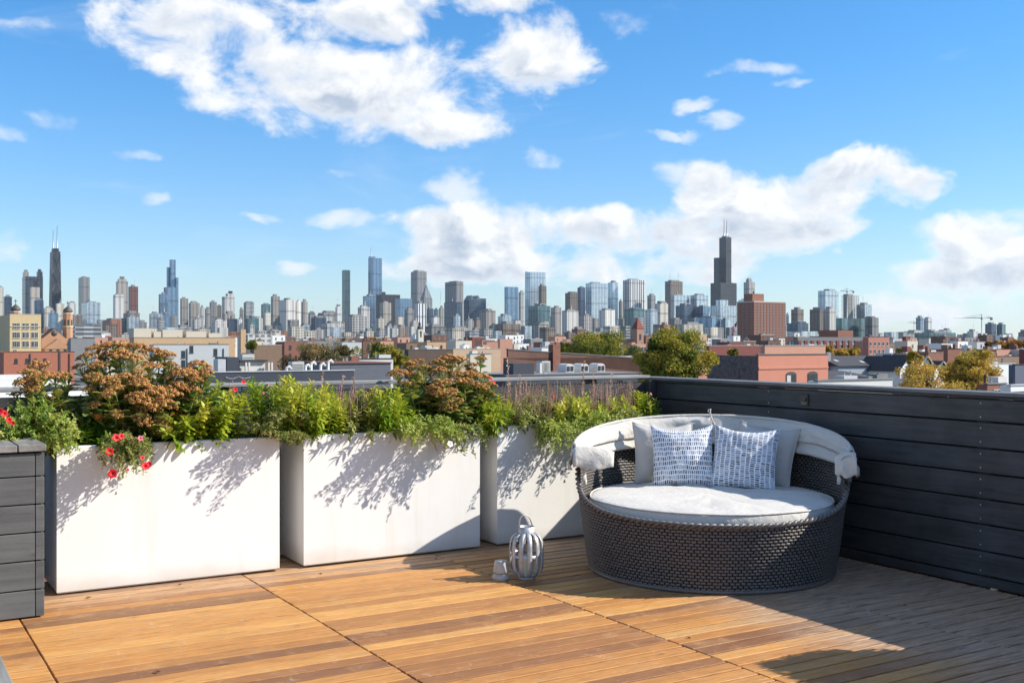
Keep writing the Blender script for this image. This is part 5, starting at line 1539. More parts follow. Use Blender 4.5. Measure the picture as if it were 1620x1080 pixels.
def gabled_glass():
    D = 3800
    P0, s, t = footprint(733.5, 742, 769, D)
    o = thing('skyscraper', 'glass tower with gabled roof peaks right of the tall grey granite tower', 'skyscraper', P0, TH, 'city skyline')
    h0, h1 = zat(474, D) - GZ, zat(467, D) - GZ
    MB().box(0, s, 0, t, 0, h0).build('shaft', ST['bluedark'], o)
    for i in range(2):
        MB().gable(s * (0.02 + 0.36 * i), s * (0.34 + 0.36 * i), 0.2, t - 0.2, h0 + 0.02, h1, 'y').build('gable', ST['teal'], o)
    MB().box(s * 0.74, s - 0.1, 0.1, t - 0.1, h0 - 0.2, zat(471.5, D) - GZ).build('setback', ST['bluedark'], o)
gabled_glass()
tower('beige concrete tower right of the gabled glass tower', 758, 784, 491, 2700, 'beigestripe', 769)
tower('long grey block behind the church steeple', 672, 705, 516, 2000, 'grey')
tower('cream block with glass bays below the blue grey block', 705, 742, 519, 1700, 'cream', 716)
tower('glass block right of the cream block with bays', 742.5, 762, 522, 1750, 'light')
tower('white block left of the church steeple', 608, 625, 515, 1900, 'whiteslab')
tower('brown block left of the church steeple', 625.5, 645, 517, 1850, 'brown')
tower('dark blue glass tower with a shaded flank, left of the pale tall tower', 798, 820, 453.5, 3600, 'blue', 803, [(799, 815, 457)], 0)
tower('pale grey stone tower squeezed behind the dark blue glass one', 820.5, 829.5, 462, 3900, 'white')
tower('tallest pale blue glass tower in the centre', 830.5, 863, 430, 3800, 'light', 839, [(831, 836, 428.5)], 0)
tower('dark brown tower before the tallest pale blue glass tower', 852, 864.5, 452, 3500, 'brown')
tower('teal glass mid-rise in the centre', 836, 871, 483.5, 2600, 'teal', 851)
tower('dark brick apartment block below the dark blue glass tower', 782, 823, 512, 1700, 'brown', 796)
tower('beige ribbed block right of the teal mid-rise', 871.5, 888, 486, 2900, 'beigestripe')
tower('white columned block right of the teal mid-rise', 889, 915, 491, 2700, 'whiteslab', 897)
tower('brown chamfered tower left of the curved glass tower', 894, 914, 463, 3800, 'brown', None, [(898, 913, 461)], 0)
tower('dark tower right behind the brown chamfered one', 913.5, 926, 454.5, 3900, 'bluedark')
tower('curved pale glass tower right of centre', 926.5, 961, 447.5, 3500, 'light', 936)
tower('silver tower attached right of the curved pale glass tower', 961.5, 978, 446.5, 3600, 'light')
tower('grey apartment block below the brown chamfered tower', 915, 937, 499, 2400, 'balcony')
tower('beige and white block below the silver tower', 947, 973, 490, 2500, 'whiteslab', 957)
tower('narrow brown tower left of the white striped tower', 979, 985, 476.5, 3200, 'brown')
tower('white striped tower with a blue glass flank', 985.5, 1020.5, 442.5, 3600, 'whitestripe', 996)
tower('glass and concrete block before the white striped tower', 988, 1020, 489, 2600, 'teal', 1002)
tower('square dark-banded tower right of the white striped tower', 1024, 1037, 467, 3600, 'bandgrey')
tower('pale glass block under the square dark-banded tower', 1020.5, 1040, 489.5, 2700, 'light')
tower('beige wavy-fronted tower left of the dark twin-masted tower', 1036, 1057, 480, 2800, 'cream', 1044)
tower('dark stone tower with twin masts left of the tallest black tower', 1052, 1080, 444.5, 4300, 'brown', 1061, masts=[(1060, 430, 1.3), (1073, 430, 1.3)])
tower('wide pale glass pair, left half, below the twin-masted tower', 1060.5, 1091, 466.5, 3700, 'light', 1066)
tower('wide pale glass pair, right half, beside the tallest black tower', 1092, 1120, 466.5, 3720, 'light', 1102)
tower('dark grey ribbed block before the wide glass pair', 1069, 1101, 483, 2900, 'bluedark', 1083)
tower('deep blue glass block left below the tallest black tower', 1101.5, 1125, 484.5, 2900, 'blue')
tower('silver stepped glass building below the tallest black tower', 1125.5, 1165, 483, 3000, 'light', 1140, [(1132, 1152, 474)], 0)
tower('beige tower with a round turret crown right of the tallest black tower', 1176.5, 1194, 446, 4500, 'beigestripe', None, [(1180, 1190, 441), (1182, 1188, 439, 'light')], 0)
tower('pale base block under the round turret crown tower', 1168, 1195, 474, 4300, 'light')
tower('low glass office with bright corner left of the red brick tower', 1101.5, 1140, 502, 2100, 'blue', 1126)
tower('white glass office adjoining the red brick tower', 1140.5, 1156, 505, 2100, 'light')
tower('beige block below the dark grey ribbed block', 1068, 1112, 513, 1500, 'cream', 1082)
tower('low white gridded block left of the flag', 1112.5, 1142, 535, 900, 'white', 1120, pent=0)
tower('thin pale slab right of the red brick tower', 1243.5, 1248, 497, 3000, 'white')
tower('brown block standing alone right of the red brick tower', 1251.5, 1271.5, 489, 3000, 'brown')
tower('dark blue terrace block below the lone brown block', 1245, 1279, 511, 2200, 'bluedark')
tower('low silver glass block below the dark blue terrace block', 1245, 1294, 524, 1600, 'light', 1268, pent=0)
tower('brown and white tower, brown half, left of the construction tower', 1281, 1302, 489, 2500, 'brown', 1297)
tower('white ribbed half of the brown and white tower', 1302.5, 1322, 488, 2510, 'whiteslab')
tower('pale glass tower behind the brown and white tower', 1294, 1326.5, 459.5, 3300, 'light', 1305)
tower('pale checked tower right of the construction tower', 1356, 1379, 481.5, 3000, 'light')
tower('broad glass office with stepped grey end', 1322.5, 1368, 503, 1800, 'teal', 1332, pent=0)
tower('grey stepped end of the broad glass office', 1368.5, 1390, 502, 1800, 'grey', None, [(1369, 1385, 500)], 0)
tower('lone pale tower far to the right', 1449, 1461, 502, 3800, 'blue')
tower('white half of the lone pale tower far to the right', 1461.5, 1474, 503, 3810, 'white')
tower('greenish block on the horizon left of the lone pale tower', 1408, 1446, 528, 2600, 'grey')
tower('broad dark green glass block under the lone pale tower', 1446.5, 1512, 526, 2400, 'teal', 1470)
tower('grey horizon block left of the free-standing crane', 1523, 1552, 527, 3000, 'grey', 1535)
tower('dark glass block right of the free-standing crane', 1558.5, 1576, 512, 3000, 'bluedark')
tower('teal glass block at the right end of the skyline', 1576.5, 1591, 513, 3010, 'teal')

# tower under construction: bare slabs and columns
def construction():
    D = 3000
    P0, s, t = footprint(1331, 1341, 1359, D)
    o = thing('unfinished_tower', 'bare concrete tower under construction with open floors', 'skyscraper', P0, TH, 'city skyline')
    h = zat(467, D) - GZ
    n = 40
    MB().box(s * 0.12, s * 0.55, t * 0.12, t * 0.9, 0, h + 4).build('core', MECH, o)
    for k in range(n):
        z = h * (k + 1) / n
        MB().box(0, s, 0, t, z - 1.1, z).build('floor_slab', plain('slab_concrete', (0.48, 0.47, 0.45, 1), 0.9) if k == 0 else bpy.data.materials['slab_concrete'], o)
    for i in range(6):
        MB().box(s * i / 5.0 - (1.4 if i == 5 else 0), s * i / 5.0 + (0 if i == 5 else 1.4), 0.1, 1.5, 0, h - 0.2).build('column', bpy.data.materials['slab_concrete'], o)
construction()
def crane(label, px, D, ytop, yjib, x0, x1, zb):
    P0 = Vector(((px - CX) / F * D, D, GZ))
    o = thing('tower_crane', label, 'crane', P0, 0.0, 'tower cranes')
    zt, zj = zat(ytop, D) - GZ, zat(yjib, D) - GZ
    r = 0.9
    MB().tube([(0, 0, zb), (0, 0, zt)], [r * 1.3, r * 0.8], 4).build('mast', STEEL, o)
    a, b = (x0 - px) / F * D, (x1 - px) / F * D
    MB().tube([(a, 0, zj), (0, 0, zj)], r, 4).build('jib', STEEL, o)
    MB().tube([(0.1, 0, zj - 0.2), (b, 0, zj - 0.2)], r, 4).build('counter_jib', STEEL, o)
    for e in (a * 0.7, b * 0.9):
        MB().tube([(0, 0, zt - 1), (e, 0, zj + 1)], 0.35, 4).build('tie_bar', STEEL, o)
    MB().box(b * 0.8, b, -1.5, 1.5, zj - 5, zj - 0.5).build('counterweight', MECH, o)
    MB().box(-1.6, 1.6, -1.6, 1.6, zj - 4, zj - 0.9).build('cab', MECH, o)
crane('tower crane on top of the bare concrete tower', 1340, 2990, 456, 460.5, 1324, 1351, 60)
crane('tower crane standing free on the horizon at the far right', 1553, 2400, 497, 502.5, 1509, 1570, 0)
crane('small distant crane left of the lone pale tower', 1446, 4000, 507, 510, 1432, 1449, 0)

# red brick apartment tower
def brick_tower():
    D = 1150
    P0, s, t = footprint(1166, 1193, 1242.5, D)
    o = thing('apartment_tower', 'red brick apartment tower with rooftop penthouse, nearest tall building', 'apartment tower', P0, TH)
    h = zat(478, D) - GZ
    rb = plain('orange_red_brick', (0.28, 0.125, 0.085, 1), 0.85, 0, 0.2, 0.6)
    MB().box(0, s, 0, t, 0, h).build('wall', rb, o)
    MB().box(-0.3, s + 0.3, -0.3, t + 0.3, h + 0.02, h + 1.2).build('parapet', plain('pale_cornice', (0.5, 0.46, 0.4, 1), 0.8), o)
    MB().box(s * 0.06, s * 0.42, t * 0.2, t * 0.7, h + 1.25, zat(464, D) - GZ).build('penthouse', rb, o)
    MB().tube([(s * 0.2, t * 0.4, zat(464, D) - GZ - 0.1), (s * 0.2, t * 0.4, zat(460, D) - GZ)], 0.8, 6).build('vent', MAT['dark'], o)
    gl = ST['whiteslab']
    nf = 15; fh = 3.0
    wm = MB(); wm.box(-0.9, 0.9, -0.06, 0.02, -0.75, 0.75); wm.cur = 1; wm.box(-1.0, 1.0, -0.16, -0.061, -0.95, -0.76)
    win = plain('tower_window', (0.10, 0.11, 0.13, 1), 0.25); sill = plain('tower_sill', (0.55, 0.5, 0.42, 1), 0.8)
    wme = wm.mesh('window', [win, sill])
    for f in range(nf):
        for c in range(10):
            put('window', wme, o, (s * (c + 0.5) / 10, 0, h - 2.2 - f * fh))
    for c in range(11):
        MB().box(s * c / 10 - 0.25, s * c / 10 + 0.25, -0.22, 0.0, 0, h).build('pilaster', rb, o)
    for f in range(nf):
        for c in range(3):
            put('window', wme, o, (0, t * (c + 0.6) / 4, h - 2.2 - f * fh), rz=-math.pi / 2)
brick_tower()

# --- middle distance: buildings with windows of their own
GLASSW = plain('window_glass', (0.045, 0.055, 0.065, 1), 0.15, 0, 0.3, 0.8, spec=0.6)
FRAMEW = plain('window_frame_paint', (0.55, 0.54, 0.50, 1), 0.6)
FRAMED = plain('dark_window_frame', (0.06, 0.06, 0.065, 1), 0.6)
def window_mesh(w, h, frame, depth=0.10, bars=1, arch=False):
    m = MB(); f = max(0.05, w * 0.07)
    m.box(-w / 2, -w / 2 + f, -depth, 0.02, 0, h); m.box(w / 2 - f, w / 2, -depth, 0.02, 0, h)
    m.box(-w / 2 + f + 0.001, w / 2 - f - 0.001, -depth + 0.005, 0.02, 0, f); m.box(-w / 2 + f + 0.001, w / 2 - f - 0.001, -depth + 0.005, 0.02, h - f, h)
    for k in range(bars):
        x = -w / 2 + w * (k + 1) / (bars + 1)
        m.box(x - f / 2, x + f / 2, -depth + 0.01, 0.01, f + 0.001, h - f - 0.001)
    m.box(-w / 2 - 0.1, w / 2 + 0.1, -depth - 0.08, 0.02, -0.12, -0.002)
    m.cur = 1
    m.box(-w / 2 + f * 0.5, w / 2 - f * 0.5, -depth * 0.45, 0.0, f * 0.5, h - f * 0.5)
    return m.mesh('window', [frame, GLASSW])
def block(name, label, cat, xl, xc, xr, ytop, D, mat, cap=40.0, zb=GZ, roof=None, parapet=0.5, group=None, zt=None):
    P0, s, t = footprint(xl, xc, xr, D, cap)
    o = thing(name, label, cat, P0, TH, group)
    h = (zat(ytop, D) if zt is None else zt) - GZ
    MB().box(0, s, 0, t, 0, h - parapet).build('wall', mat, o)
    if parapet > 0:
        w = min(0.35, s * 0.1)
        for (a, b_, c, d) in ((0, s, 0, w), (0, s, t - w, t), (0, w, w + 0.001, t - w - 0.001), (s - w, s, w + 0.001, t - w - 0.001)):
            MB().box(a, b_, c, d, h - parapet + 0.001, h).build('parapet', mat, o)
        MB().box(w + 0.01, s - w - 0.01, w + 0.01, t - w - 0.01, h - parapet + 0.002, h - parapet + 0.03).build('roof', roof or ROOFGREY, o)
        k = D / F
        MB().box(-0.08, s + 0.08, -0.08, w + 0.05, h + 0.002, h + max(0.10, 0.7 * k)).build('coping', R.choice([ROOFGREY, STEEL, ROOFDARK, CAPSTONE]), o)
        for i in range(R.randint(2, 4)):
            x = R.uniform(0.08, 0.9) * s; y = R.uniform(0.15, 0.6) * t; e = R.uniform(0.35, 0.9) * max(1.0, 2.2 * k)
            if R.random() < 0.5:
                MB().tube([(x, y, h - parapet), (x, y, h + e)], 0.10 * max(1.0, 4 * k), 6).build('vent_pipe', R.choice([ROOFGREY, ROOFWHITE, FRAMED]), o)
            else:
                MB().box(x, x + R.uniform(0.8, 1.8) * max(1.0, 1.5 * k), y, y + 1.0, h - parapet + 0.03, h + e * 0.7).build('roof_unit', R.choice([ROOFGREY, ROOFWHITE, STEEL]), o)
    return o, s, t, h
def west_win(o, me, x, z): put('window', me, o, (x, 0, z))
def pxx(P0, px):
    k = (px - CX) / F; return (k * P0.y - P0.x) / (CS - k * SN)

yb = plain('yellow_brick', (0.60, 0.46, 0.26, 1), 0.85, 0, 0.12, 0.8)
o, s, t, h = block('school_building', 'yellow brick school with paired windows at the left edge', 'building', -30, 15.5, 65, 497, 450, yb, 60)
wme = window_mesh(1.45, 2.5, FRAMEW, 0.12, 1)
for r_ in range(3):
    for px in (23.2, 28.6, 38.2, 42.8, 52.3, 57.2):
        west_win(o, wme, pxx(o.location, px), zat(520.5 + 14.3 * r_, 450) - GZ)
MB().box(0, s, -0.25, 0.0, h - 5.2, h - 4.8).build('string_course', plain('stone_band', (0.55, 0.48, 0.36, 1), 0.8), o)

# church with two domed towers
chb = plain('church_tan_brick', (0.42, 0.245, 0.15, 1), 0.85, 0, 0.15, 0.8)
P0, s, t = footprint(60, 66, 111, 500, 60)
ch = thing('church', 'tan brick church with gabled front and twin domed bell towers', 'church', P0, TH)
MB().box(0, s, 0, t, 0, zat(535, 500) - GZ).build('nave', chb, ch)
zr = zat(535, 500) - GZ
MB().gable(s * 0.02, s * 0.86, 0.3, t, zr + 0.01, zat(519, 500) - GZ, 'y').build('roof', plain('church_brown_roof', (0.10, 0.07, 0.055, 1), 0.9), ch)
b_ = MB().gable(s * 0.04, s * 0.84, 0.0, 0.29, zr + 0.01, zat(519.5, 500) - GZ - 0.4, 'y').build('gable_front', chb, ch)
MB().box(s * 0.05, s * 0.95, -6, -0.02, 0, zat(552, 500) - GZ).build('porch', chb, ch)
MB().gable(s * 0.0, s * 1.0, -6.2, -0.04, zat(552, 500) - GZ + 0.01, zat(536, 500) - GZ, 'y').build('porch_gable', chb, ch)
m = MB(); m.lathe([(0.001, -0.1), (1.3, -0.1), (1.3, 0.1), (0.001, 0.1)], 16)
rw = m.build('rose_window', FRAMED, ch, (s * 0.44, -0.02, zat(527, 500) - GZ)); rw.rotation_euler = (math.pi / 2, 0, 0)
for k in range(3):
    put('window', window_mesh(1.2, 3.0, FRAMED, 0.1, 0), ch, (s * (0.25 + 0.25 * k), -6.02, zat(560, 500) - GZ))
dome = plain('dull_copper_dome', (0.10, 0.085, 0.075, 1), 0.6, 0.3, 0.3, 0.5)
def bell_tower(px, ybase, ytop, D, full):
    x = pxx(P0, px); y = 4.0
    r = 7.6 / F * D
    zb, zt = 0.0, zat(ybase, D) - GZ
    m = MB(); m.prism([(x + r * math.cos(a), y + r * math.sin(a)) for a in [math.pi / 8 + k * math.pi / 4 for k in range(8)]], zb, zt); m.build('bell_tower', chb, ch)
    for k in range(8):
        a = k * math.pi / 4
        q = put('arch_opening', window_mesh(r * 0.36, r * 1.1, FRAMED, 0.12, 0), ch, (x + r * 0.93 * math.cos(a), y + r * 0.93 * math.sin(a), zt - r * 2.3), rz=a + math.pi / 2)
    for zz in (zt, zt - r * 2.8):
        m = MB(); m.prism([(x + r * 1.12 * math.cos(a), y + r * 1.12 * math.sin(a)) for a in [math.pi / 8 + k * math.pi / 4 for k in range(8)]], zz, zz + 0.7); m.build('cornice', plain('stone_cornice', (0.5, 0.42, 0.32, 1), 0.8), ch)
    hd = zat(ytop, D) - GZ - zt
    m = MB(); m.lathe([(r * 0.8, zt + 0.7), (r * 0.95, zt + 0.7 + hd * 0.12), (r * 0.98, zt + 0.7 + hd * 0.25), (r * 0.8, zt + 0.7 + hd * 0.5), (r * 0.42, zt + 0.7 + hd * 0.75), (r * 0.2, zt + 0.7 + hd * 0.9), (0.02, zt + 0.7 + hd)], 16, x, y); m.build('dome', dome, ch)
    zt2 = zt + 0.7 + hd
    m = MB(); m.box(x - 0.12, x + 0.12, y - 0.12, y + 0.12, zt2 - 0.3, zt2 + 2.2); m.box(x - 0.7, x + 0.7, y - 0.11, y + 0.11, zt2 + 1.2, zt2 + 1.45); tag(m.build('cross', MAT['dark'], ch), kind='stuff')
bell_tower(109.5, 496, 485, 500, True)
bell_tower(26.5, 495, 484, 505, False)

# orange brick low building
ob = plain('orange_brick', (0.40, 0.15, 0.095, 1), 0.85, 0, 0.14, 1.2)
o, s, t, h = block('brick_building', 'low orange-red brick building below the yellow school', 'building', -10, 6, 118, 557, 290, ob, 30)
wme = window_mesh(0.8, 1.2, FRAMED, 0.08, 0)
for px in (25.5, 43, 56, 71): west_win(o, wme, pxx(o.location, px), zat(574.5, 290) - GZ)
for px in (48, 110): MB().box(pxx(o.location, px) - 0.12, pxx(o.location, px) + 0.12, -0.2, 0, 4, h - 0.4).build('downpipe', FRAMED, o)
MB().box(pxx(o.location, 92.5), pxx(o.location, 95.8), -0.12, 0.0, 3, h - 0.1).build('doorway', FRAMED, o)
block('grey_building', 'plain grey wall block between the church and the big sedum', 'building', 108, 112, 150, 535, 400, plain('grey_render', (0.23, 0.235, 0.24, 1), 0.85, 0, 0.12, 0.6), 20)
block('glass_building', 'long low dark glass building right of the church', 'building', 112, 119, 160, 514, 900, ST['bandgrey'], 40)
o, s, t, h = block('painted_building', 'pale grey painted brick building with black downpipes', 'building', 236, 243, 362, 545, 260, plain('pale_grey_paint', (0.46, 0.485, 0.49, 1), 0.8, 0, 0.07, 1.0), 22)
wme = window_mesh(0.85, 1.7, FRAMED, 0.1, 1)
for px, py in ((290, 566), (290, 581), (341, 563), (303, 558)): west_win(o, wme, pxx(o.location, px), zat(py, 260) - GZ)
for px in (296, 353.5): MB().box(pxx(o.location, px) - 0.09, pxx(o.location, px) + 0.09, -0.18, 0, 2, h - 1.0).build('downpipe', FRAMED, o)
tanw = plain('tan_brick_wall', (0.50, 0.34, 0.20, 1), 0.85, 0, 0.12, 0.8)
o, s, t, h = block('tan_building', 'long tan brick building with roof terraces behind the pale grey one', 'building', 205, 212, 372, 534, 360, tanw, 22)
for a, b_, yt in ((218, 246, 519), (250, 262, 524), (264, 296, 521), (302, 334, 523), (338, 356, 526)):
    x0, x1 = pxx(o.location, a), pxx(o.location, b_)
    MB().box(x0, x1, 6, 14, h - 0.5, zat(yt, 360) - GZ).build('penthouse', plain('cream_render', (0.56, 0.5, 0.4, 1), 0.85) if a == 218 else bpy.data.materials['cream_render'], o)
o, s, t, h = block('chimney_stack', 'tall plain tan brick chimney stack', 'chimney', 379, 381, 389, 521, 330, tanw, 3, parapet=0)
block('white_building', 'long white building with window rows near the tan chimney', 'building', 386, 392, 431, 529, 700, ST['white'], 40)
block('brown_building', 'brown flat-roofed block right of the tan chimney', 'building', 396, 402, 446, 546, 300, plain('brown_brick', (0.22, 0.145, 0.10, 1), 0.85, 0, 0.15, 0.8), 20)

# neighbouring roofs
o = thing('white_roofed_building', 'neighbouring building with flat white roof beyond the left planter', 'building', W(-5.0, 13.0, GZ), TH)
MB().box(0, 8.2, 0, 14.5, 0, 12.55).build('wall', MAT['brickred'], o)
MB().box(-0.05, 8.25, -0.05, 14.55, 12.551, 12.70).build('roof', ROOFWHITE, o)
for y0 in (3.2, 6.4, 9.6):
    MB().box(0.1, 8.1, y0, y0 + 0.5, 12.701, 12.86).build('roof_curb', ROOFWHITE, o)
navy = plain('navy_grey_siding', (0.045, 0.052, 0.072, 1), 0.6, 0, 0.15, 0.8)
o = thing('navy_building', 'dark navy roof terrace building behind the middle planter', 'building', W(4.1, 60.0, GZ), TH)
VN, VG, VL = 66.0, 80.0, 79.0
def at_uv(px, v):
    k = (px - CX) / F; y = v / (CS - SN * k); return k * y * CS + y * SN, y
def zr_(py, px, v): return HC + (CY - py) / F * at_uv(px, v)[1] - GZ
u_, _y = at_uv(330, VN); u2, _y2 = at_uv(560, VN)
o.location = W(u_, VN, GZ)
hN = zr_(588, 420, VN)
MB().box(0, u2 - u_, 0, 8.0, 0, hN - 0.5).build('wall', navy, o)
MB().box(0, u2 - u_, 0, 0.25, hN - 0.499, hN).build('parapet', navy, o)
MB().box(-0.05, u2 - u_ + 0.05, -0.05, 0.3, hN + 0.002, hN + 0.06).build('coping', STEEL, o)
a0, a1 = at_uv(359, VN + 0.6)[0] - u_, at_uv(378, VN + 0.6)[0] - u_
MB().box(a0, a1, 0.6, 3.2, hN - 0.5, zr_(565, 368, VN + 0.6)).build('stair_penthouse', navy, o)
a0, a1 = at_uv(345, VN + 0.6)[0] - u_, at_uv(358, VN + 0.6)[0] - u_
MB().box(a0, a1 - 0.02, 0.62, 1.6, hN - 0.5, zr_(568, 352, VN + 0.6)).build('lattice_screen', STEEL, o)
a0, a1 = at_uv(380, VN + 1.0)[0] - u_, at_uv(421, VN + 1.0)[0] - u_
MB().box(a0 + 0.03, a1, 1.2, 3.2, hN - 0.5, zr_(572, 400, VN + 1.2)).build('pale_roof_hut', plain('cream_hut', (0.6, 0.58, 0.52, 1), 0.8), o)
MB().box(a0, a1 + 0.1, 1.0, 3.4, zr_(572, 400, VN + 1.2) + 0.002, zr_(570, 400, VN + 1.2) + 0.03).build('hut_roof', ROOFDARK, o)
for px in (388, 393, 424, 429):
    q = at_uv(px, VN + 1.0)[0] - u_; MB().box(q - 0.05, q + 0.05, 0.8, 0.95, hN - 0.5, zr_(573, px, VN + 1.0)).build('white_post', ROOFWHITE, o)
# roof plant on it: condenser and pipes (things of their own)
def condenser(label, px, py, v, w=0.8, zbase=None):
    u, y = at_uv(px, v)
    c = thing('air_conditioner', label, 'air conditioner', W(u, v, (hN + GZ - 0.5) if zbase is None else zbase), TH, 'rooftop air conditioners')
    zt = HC + (CY - py) / F * y - c.location.z
    c['label'] = label
    MB().box(-w / 2, w / 2, 0, w, 0.05, zt).build('casing', plain('condenser_grey', (0.5, 0.5, 0.48, 1), 0.6) if 'condenser_grey' not in bpy.data.materials else bpy.data.materials['condenser_grey'], c)
    for k in range(8):
        z = 0.12 + (zt - 0.2) * k / 8
        MB().box(-w / 2 + 0.05, w / 2 - 0.05, -0.03, -0.002, z, z + 0.03).build('louvre', MECH, c)
    m = MB(); m.lathe([(0.02, zt + 0.002), (w * 0.4, zt + 0.002), (w * 0.4, zt + 0.06), (0.02, zt + 0.06)], 20, 0, w / 2); m.build('fan_grille', FRAMED, c)
condenser('grey air conditioner on the navy roof behind the middle planter', 472, 572, VN + 2.0)
condenser('pale air conditioner left of the grey one, by the roof hut', 393, 560, VN + 4.0)
def flue(label, px, py, v, r, zb):
    u, y = at_uv(px, v); o = thing('flue_pipe', label, 'vent pipe', W(u, v, zb), TH, 'rooftop vent pipes')
    zt = HC + (CY - py) / F * y - zb
    MB().tube([(0, 0, 0), (0, 0, zt * 0.85), (0.0, 0, zt - r), (r * 2.2, 0, zt), (r * 3.2, 0, zt - r * 1.6)], r, 8).build('pipe', ROOFWHITE, o)
for i, (px, py) in enumerate(((483, 577), (492, 573), (507, 575), (453, 580), (519, 570))):
    flue(['white vent pipe just right of the grey air conditioner', 'taller white vent pipe right of the grey air conditioner', 'third white bent vent pipe beside the grey siding wall', 'short white vent pipe left of the grey air conditioner', 'white vent pipe at the corner of the grey siding wall'][i], px, py, VN + 1.5, 0.10, hN + GZ - 0.5)
# string of lights on the navy roof
u0_, _ = at_uv(356, VN - 0.3); u1_, _ = at_uv(398, VN - 0.3)
o = thing('string_lights', 'white festoon string of lights between two short posts on the navy roof', 'string lights', W(u0_, VN - 0.3, hN + GZ - 0.75), TH)
LW = u1_ - u0_
for x in (0, LW * 0.5, LW): MB().box(x - 0.02, x + 0.02, -0.02, 0.02, 0, 0.55).build('post', FRAMED, o)
m = MB(); m.tube([(LW * i / 20, 0, 0.55 - 0.14 * (1 - ((i % 10) / 5 - 1) ** 2)) for i in range(21)], 0.008, 4); m.build('cable', FRAMED, o)
for i in range(1, 20): put('bulb', MB().lathe([(0.002, -0.05), (0.025, -0.03), (0.025, 0.0), (0.002, 0.015)], 8).mesh('bulb', ROOFWHITE), o, (LW * i / 20, 0, 0.53 - 0.14 * (1 - ((i % 10) / 5 - 1) ** 2)))
# grey sided building
sid = plain('grey_lap_siding', (0.145, 0.155, 0.185, 1), 0.7, 0, 0.10, 1.0)
u0_, _ = at_uv(523, VG); u1_, _ = at_uv(618, VG)
o = thing('grey_sided_building', 'grey lap-sided wall with brick-red coping behind the middle planter', 'building', W(u0_, VG, GZ), TH)
hG = zr_(575, 560, VG)
MB().box(0, u1_ - u0_, 0, 7, 0, hG).build('wall', sid, o)
for k in range(14):
    z = hG - 0.14 * (k + 1)
    MB().box(0, u1_ - u0_, -0.03, 0.0, z + 0.03, z + 0.14 - 0.002).build('siding_board', sid, o)
MB().box(-0.05, u1_ - u0_ + 0.05, -0.12, 7, hG + 0.002, hG + 0.09).build('coping', plain('brown_coping', (0.16, 0.07, 0.05, 1), 0.8), o)
block('white_edged_building', 'white-edged flat roof with brown chimney behind the grey siding', 'building', 556, 562, 622, 568, 130, ROOFWHITE, 12)
block('chimney_stack', 'short dark red brick chimney behind the grey siding', 'chimney', 553, 556, 567, 563, 128, MAT['brickred'], 1.5, parapet=0)
block('brown_building', 'long dark brown brick building behind the middle sedum', 'building', 640, 646, 716, 553, 230, plain('dark_brown_brick', (0.11, 0.075, 0.06, 1), 0.85, 0, 0.15, 0.8), 18)
block('tan_building', 'tan flat-roofed building right of the dark brown one', 'building', 712, 717, 792, 552, 250, plain('pale_tan_brick', (0.50, 0.36, 0.24, 1), 0.85, 0, 0.12, 0.8), 18)
o, s, t, h = block('cream_house', 'small cream house with one window above the middle sedum', 'house', 738, 744, 777, 560, 190, plain('cream_siding', (0.58, 0.53, 0.44, 1), 0.8), 8)
west_win(o, window_mesh(0.9, 1.1, FRAMED, 0.08, 0), pxx(o.location, 763), zat(571, 190) - GZ)
block('pink_brick_building', 'pinkish brick building with a square chimney block', 'building', 764, 770, 802, 540, 280, plain('pink_brick', (0.44, 0.235, 0.17, 1), 0.85, 0, 0.12, 0.8), 16)
block('chimney_stack', 'square pink brick chimney block left of the dark brick wall', 'chimney', 788, 791, 811, 536, 270, bpy.data.materials['pink_brick'], 6, parapet=0)

# dark brick building with a sloping parapet
db_ = plain('sooty_red_brick', (0.175, 0.095, 0.072, 1), 0.9, 0, 0.35, 0.7)
P0, s, t = footprint(798, 804, 1030, 115, 14)
o = thing('dark_brick_building', 'sooty dark brick building with sloping parapet right of centre', 'building', P0, TH)
hl, hr = zat(553, 115) - GZ, zat(568, P0.y + s * SN) - GZ
m = MB(); m.frustum((0, s, 0, t), (0, s, 0, t), 0, hl - 0.9)
m.build('wall', db_, o)
def slope_par(y0, y1, lift, mat, nm):
    mm = MB(); b = 0
    mm.v += [(0, y0, hl - 0.9 + 0.001), (s, y0, hr - 1.6), (s, y1, hr - 1.6), (0, y1, hl - 0.9 + 0.001), (0, y0, hl + lift), (s, y0, hr + lift), (s, y1, hr + lift), (0, y1, hl + lift)]
    for q in ((0, 3, 2, 1), (4, 5, 6, 7), (0, 1, 5, 4), (1, 2, 6, 5), (2, 3, 7, 6), (3, 0, 4, 7)): mm.face(list(q))
    mm.build(nm, mat, o)
slope_par(0.0, 0.35, 0.0, db_, 'parapet')
mm = MB(); mm.v += [(-0.05, -0.06, hl + 0.002), (s, -0.06, hr + 0.002), (s, 0.42, hr + 0.002), (-0.05, 0.42, hl + 0.002), (-0.05, -0.06, hl + 0.10), (s, -0.06, hr + 0.10), (s, 0.42, hr + 0.10), (-0.05, 0.42, hl + 0.10)]
for q in ((0, 3, 2, 1), (4, 5, 6, 7), (0, 1, 5, 4), (1, 2, 6, 5), (2, 3, 7, 6), (3, 0, 4, 7)): mm.face(list(q))
mm.build('coping', ROOFGREY, o)
MB().box(pxx(P0, 873), pxx(P0, 884.5), -0.25, 0.7, hl - 6, zat(545, 116) - GZ).build('chimney', MAT['brickred'], o)
MB().box(1.0, s - 1, 1.0, t - 0.5, hl - 0.899, hl - 0.80).build('roof', ROOFWHITE, o)
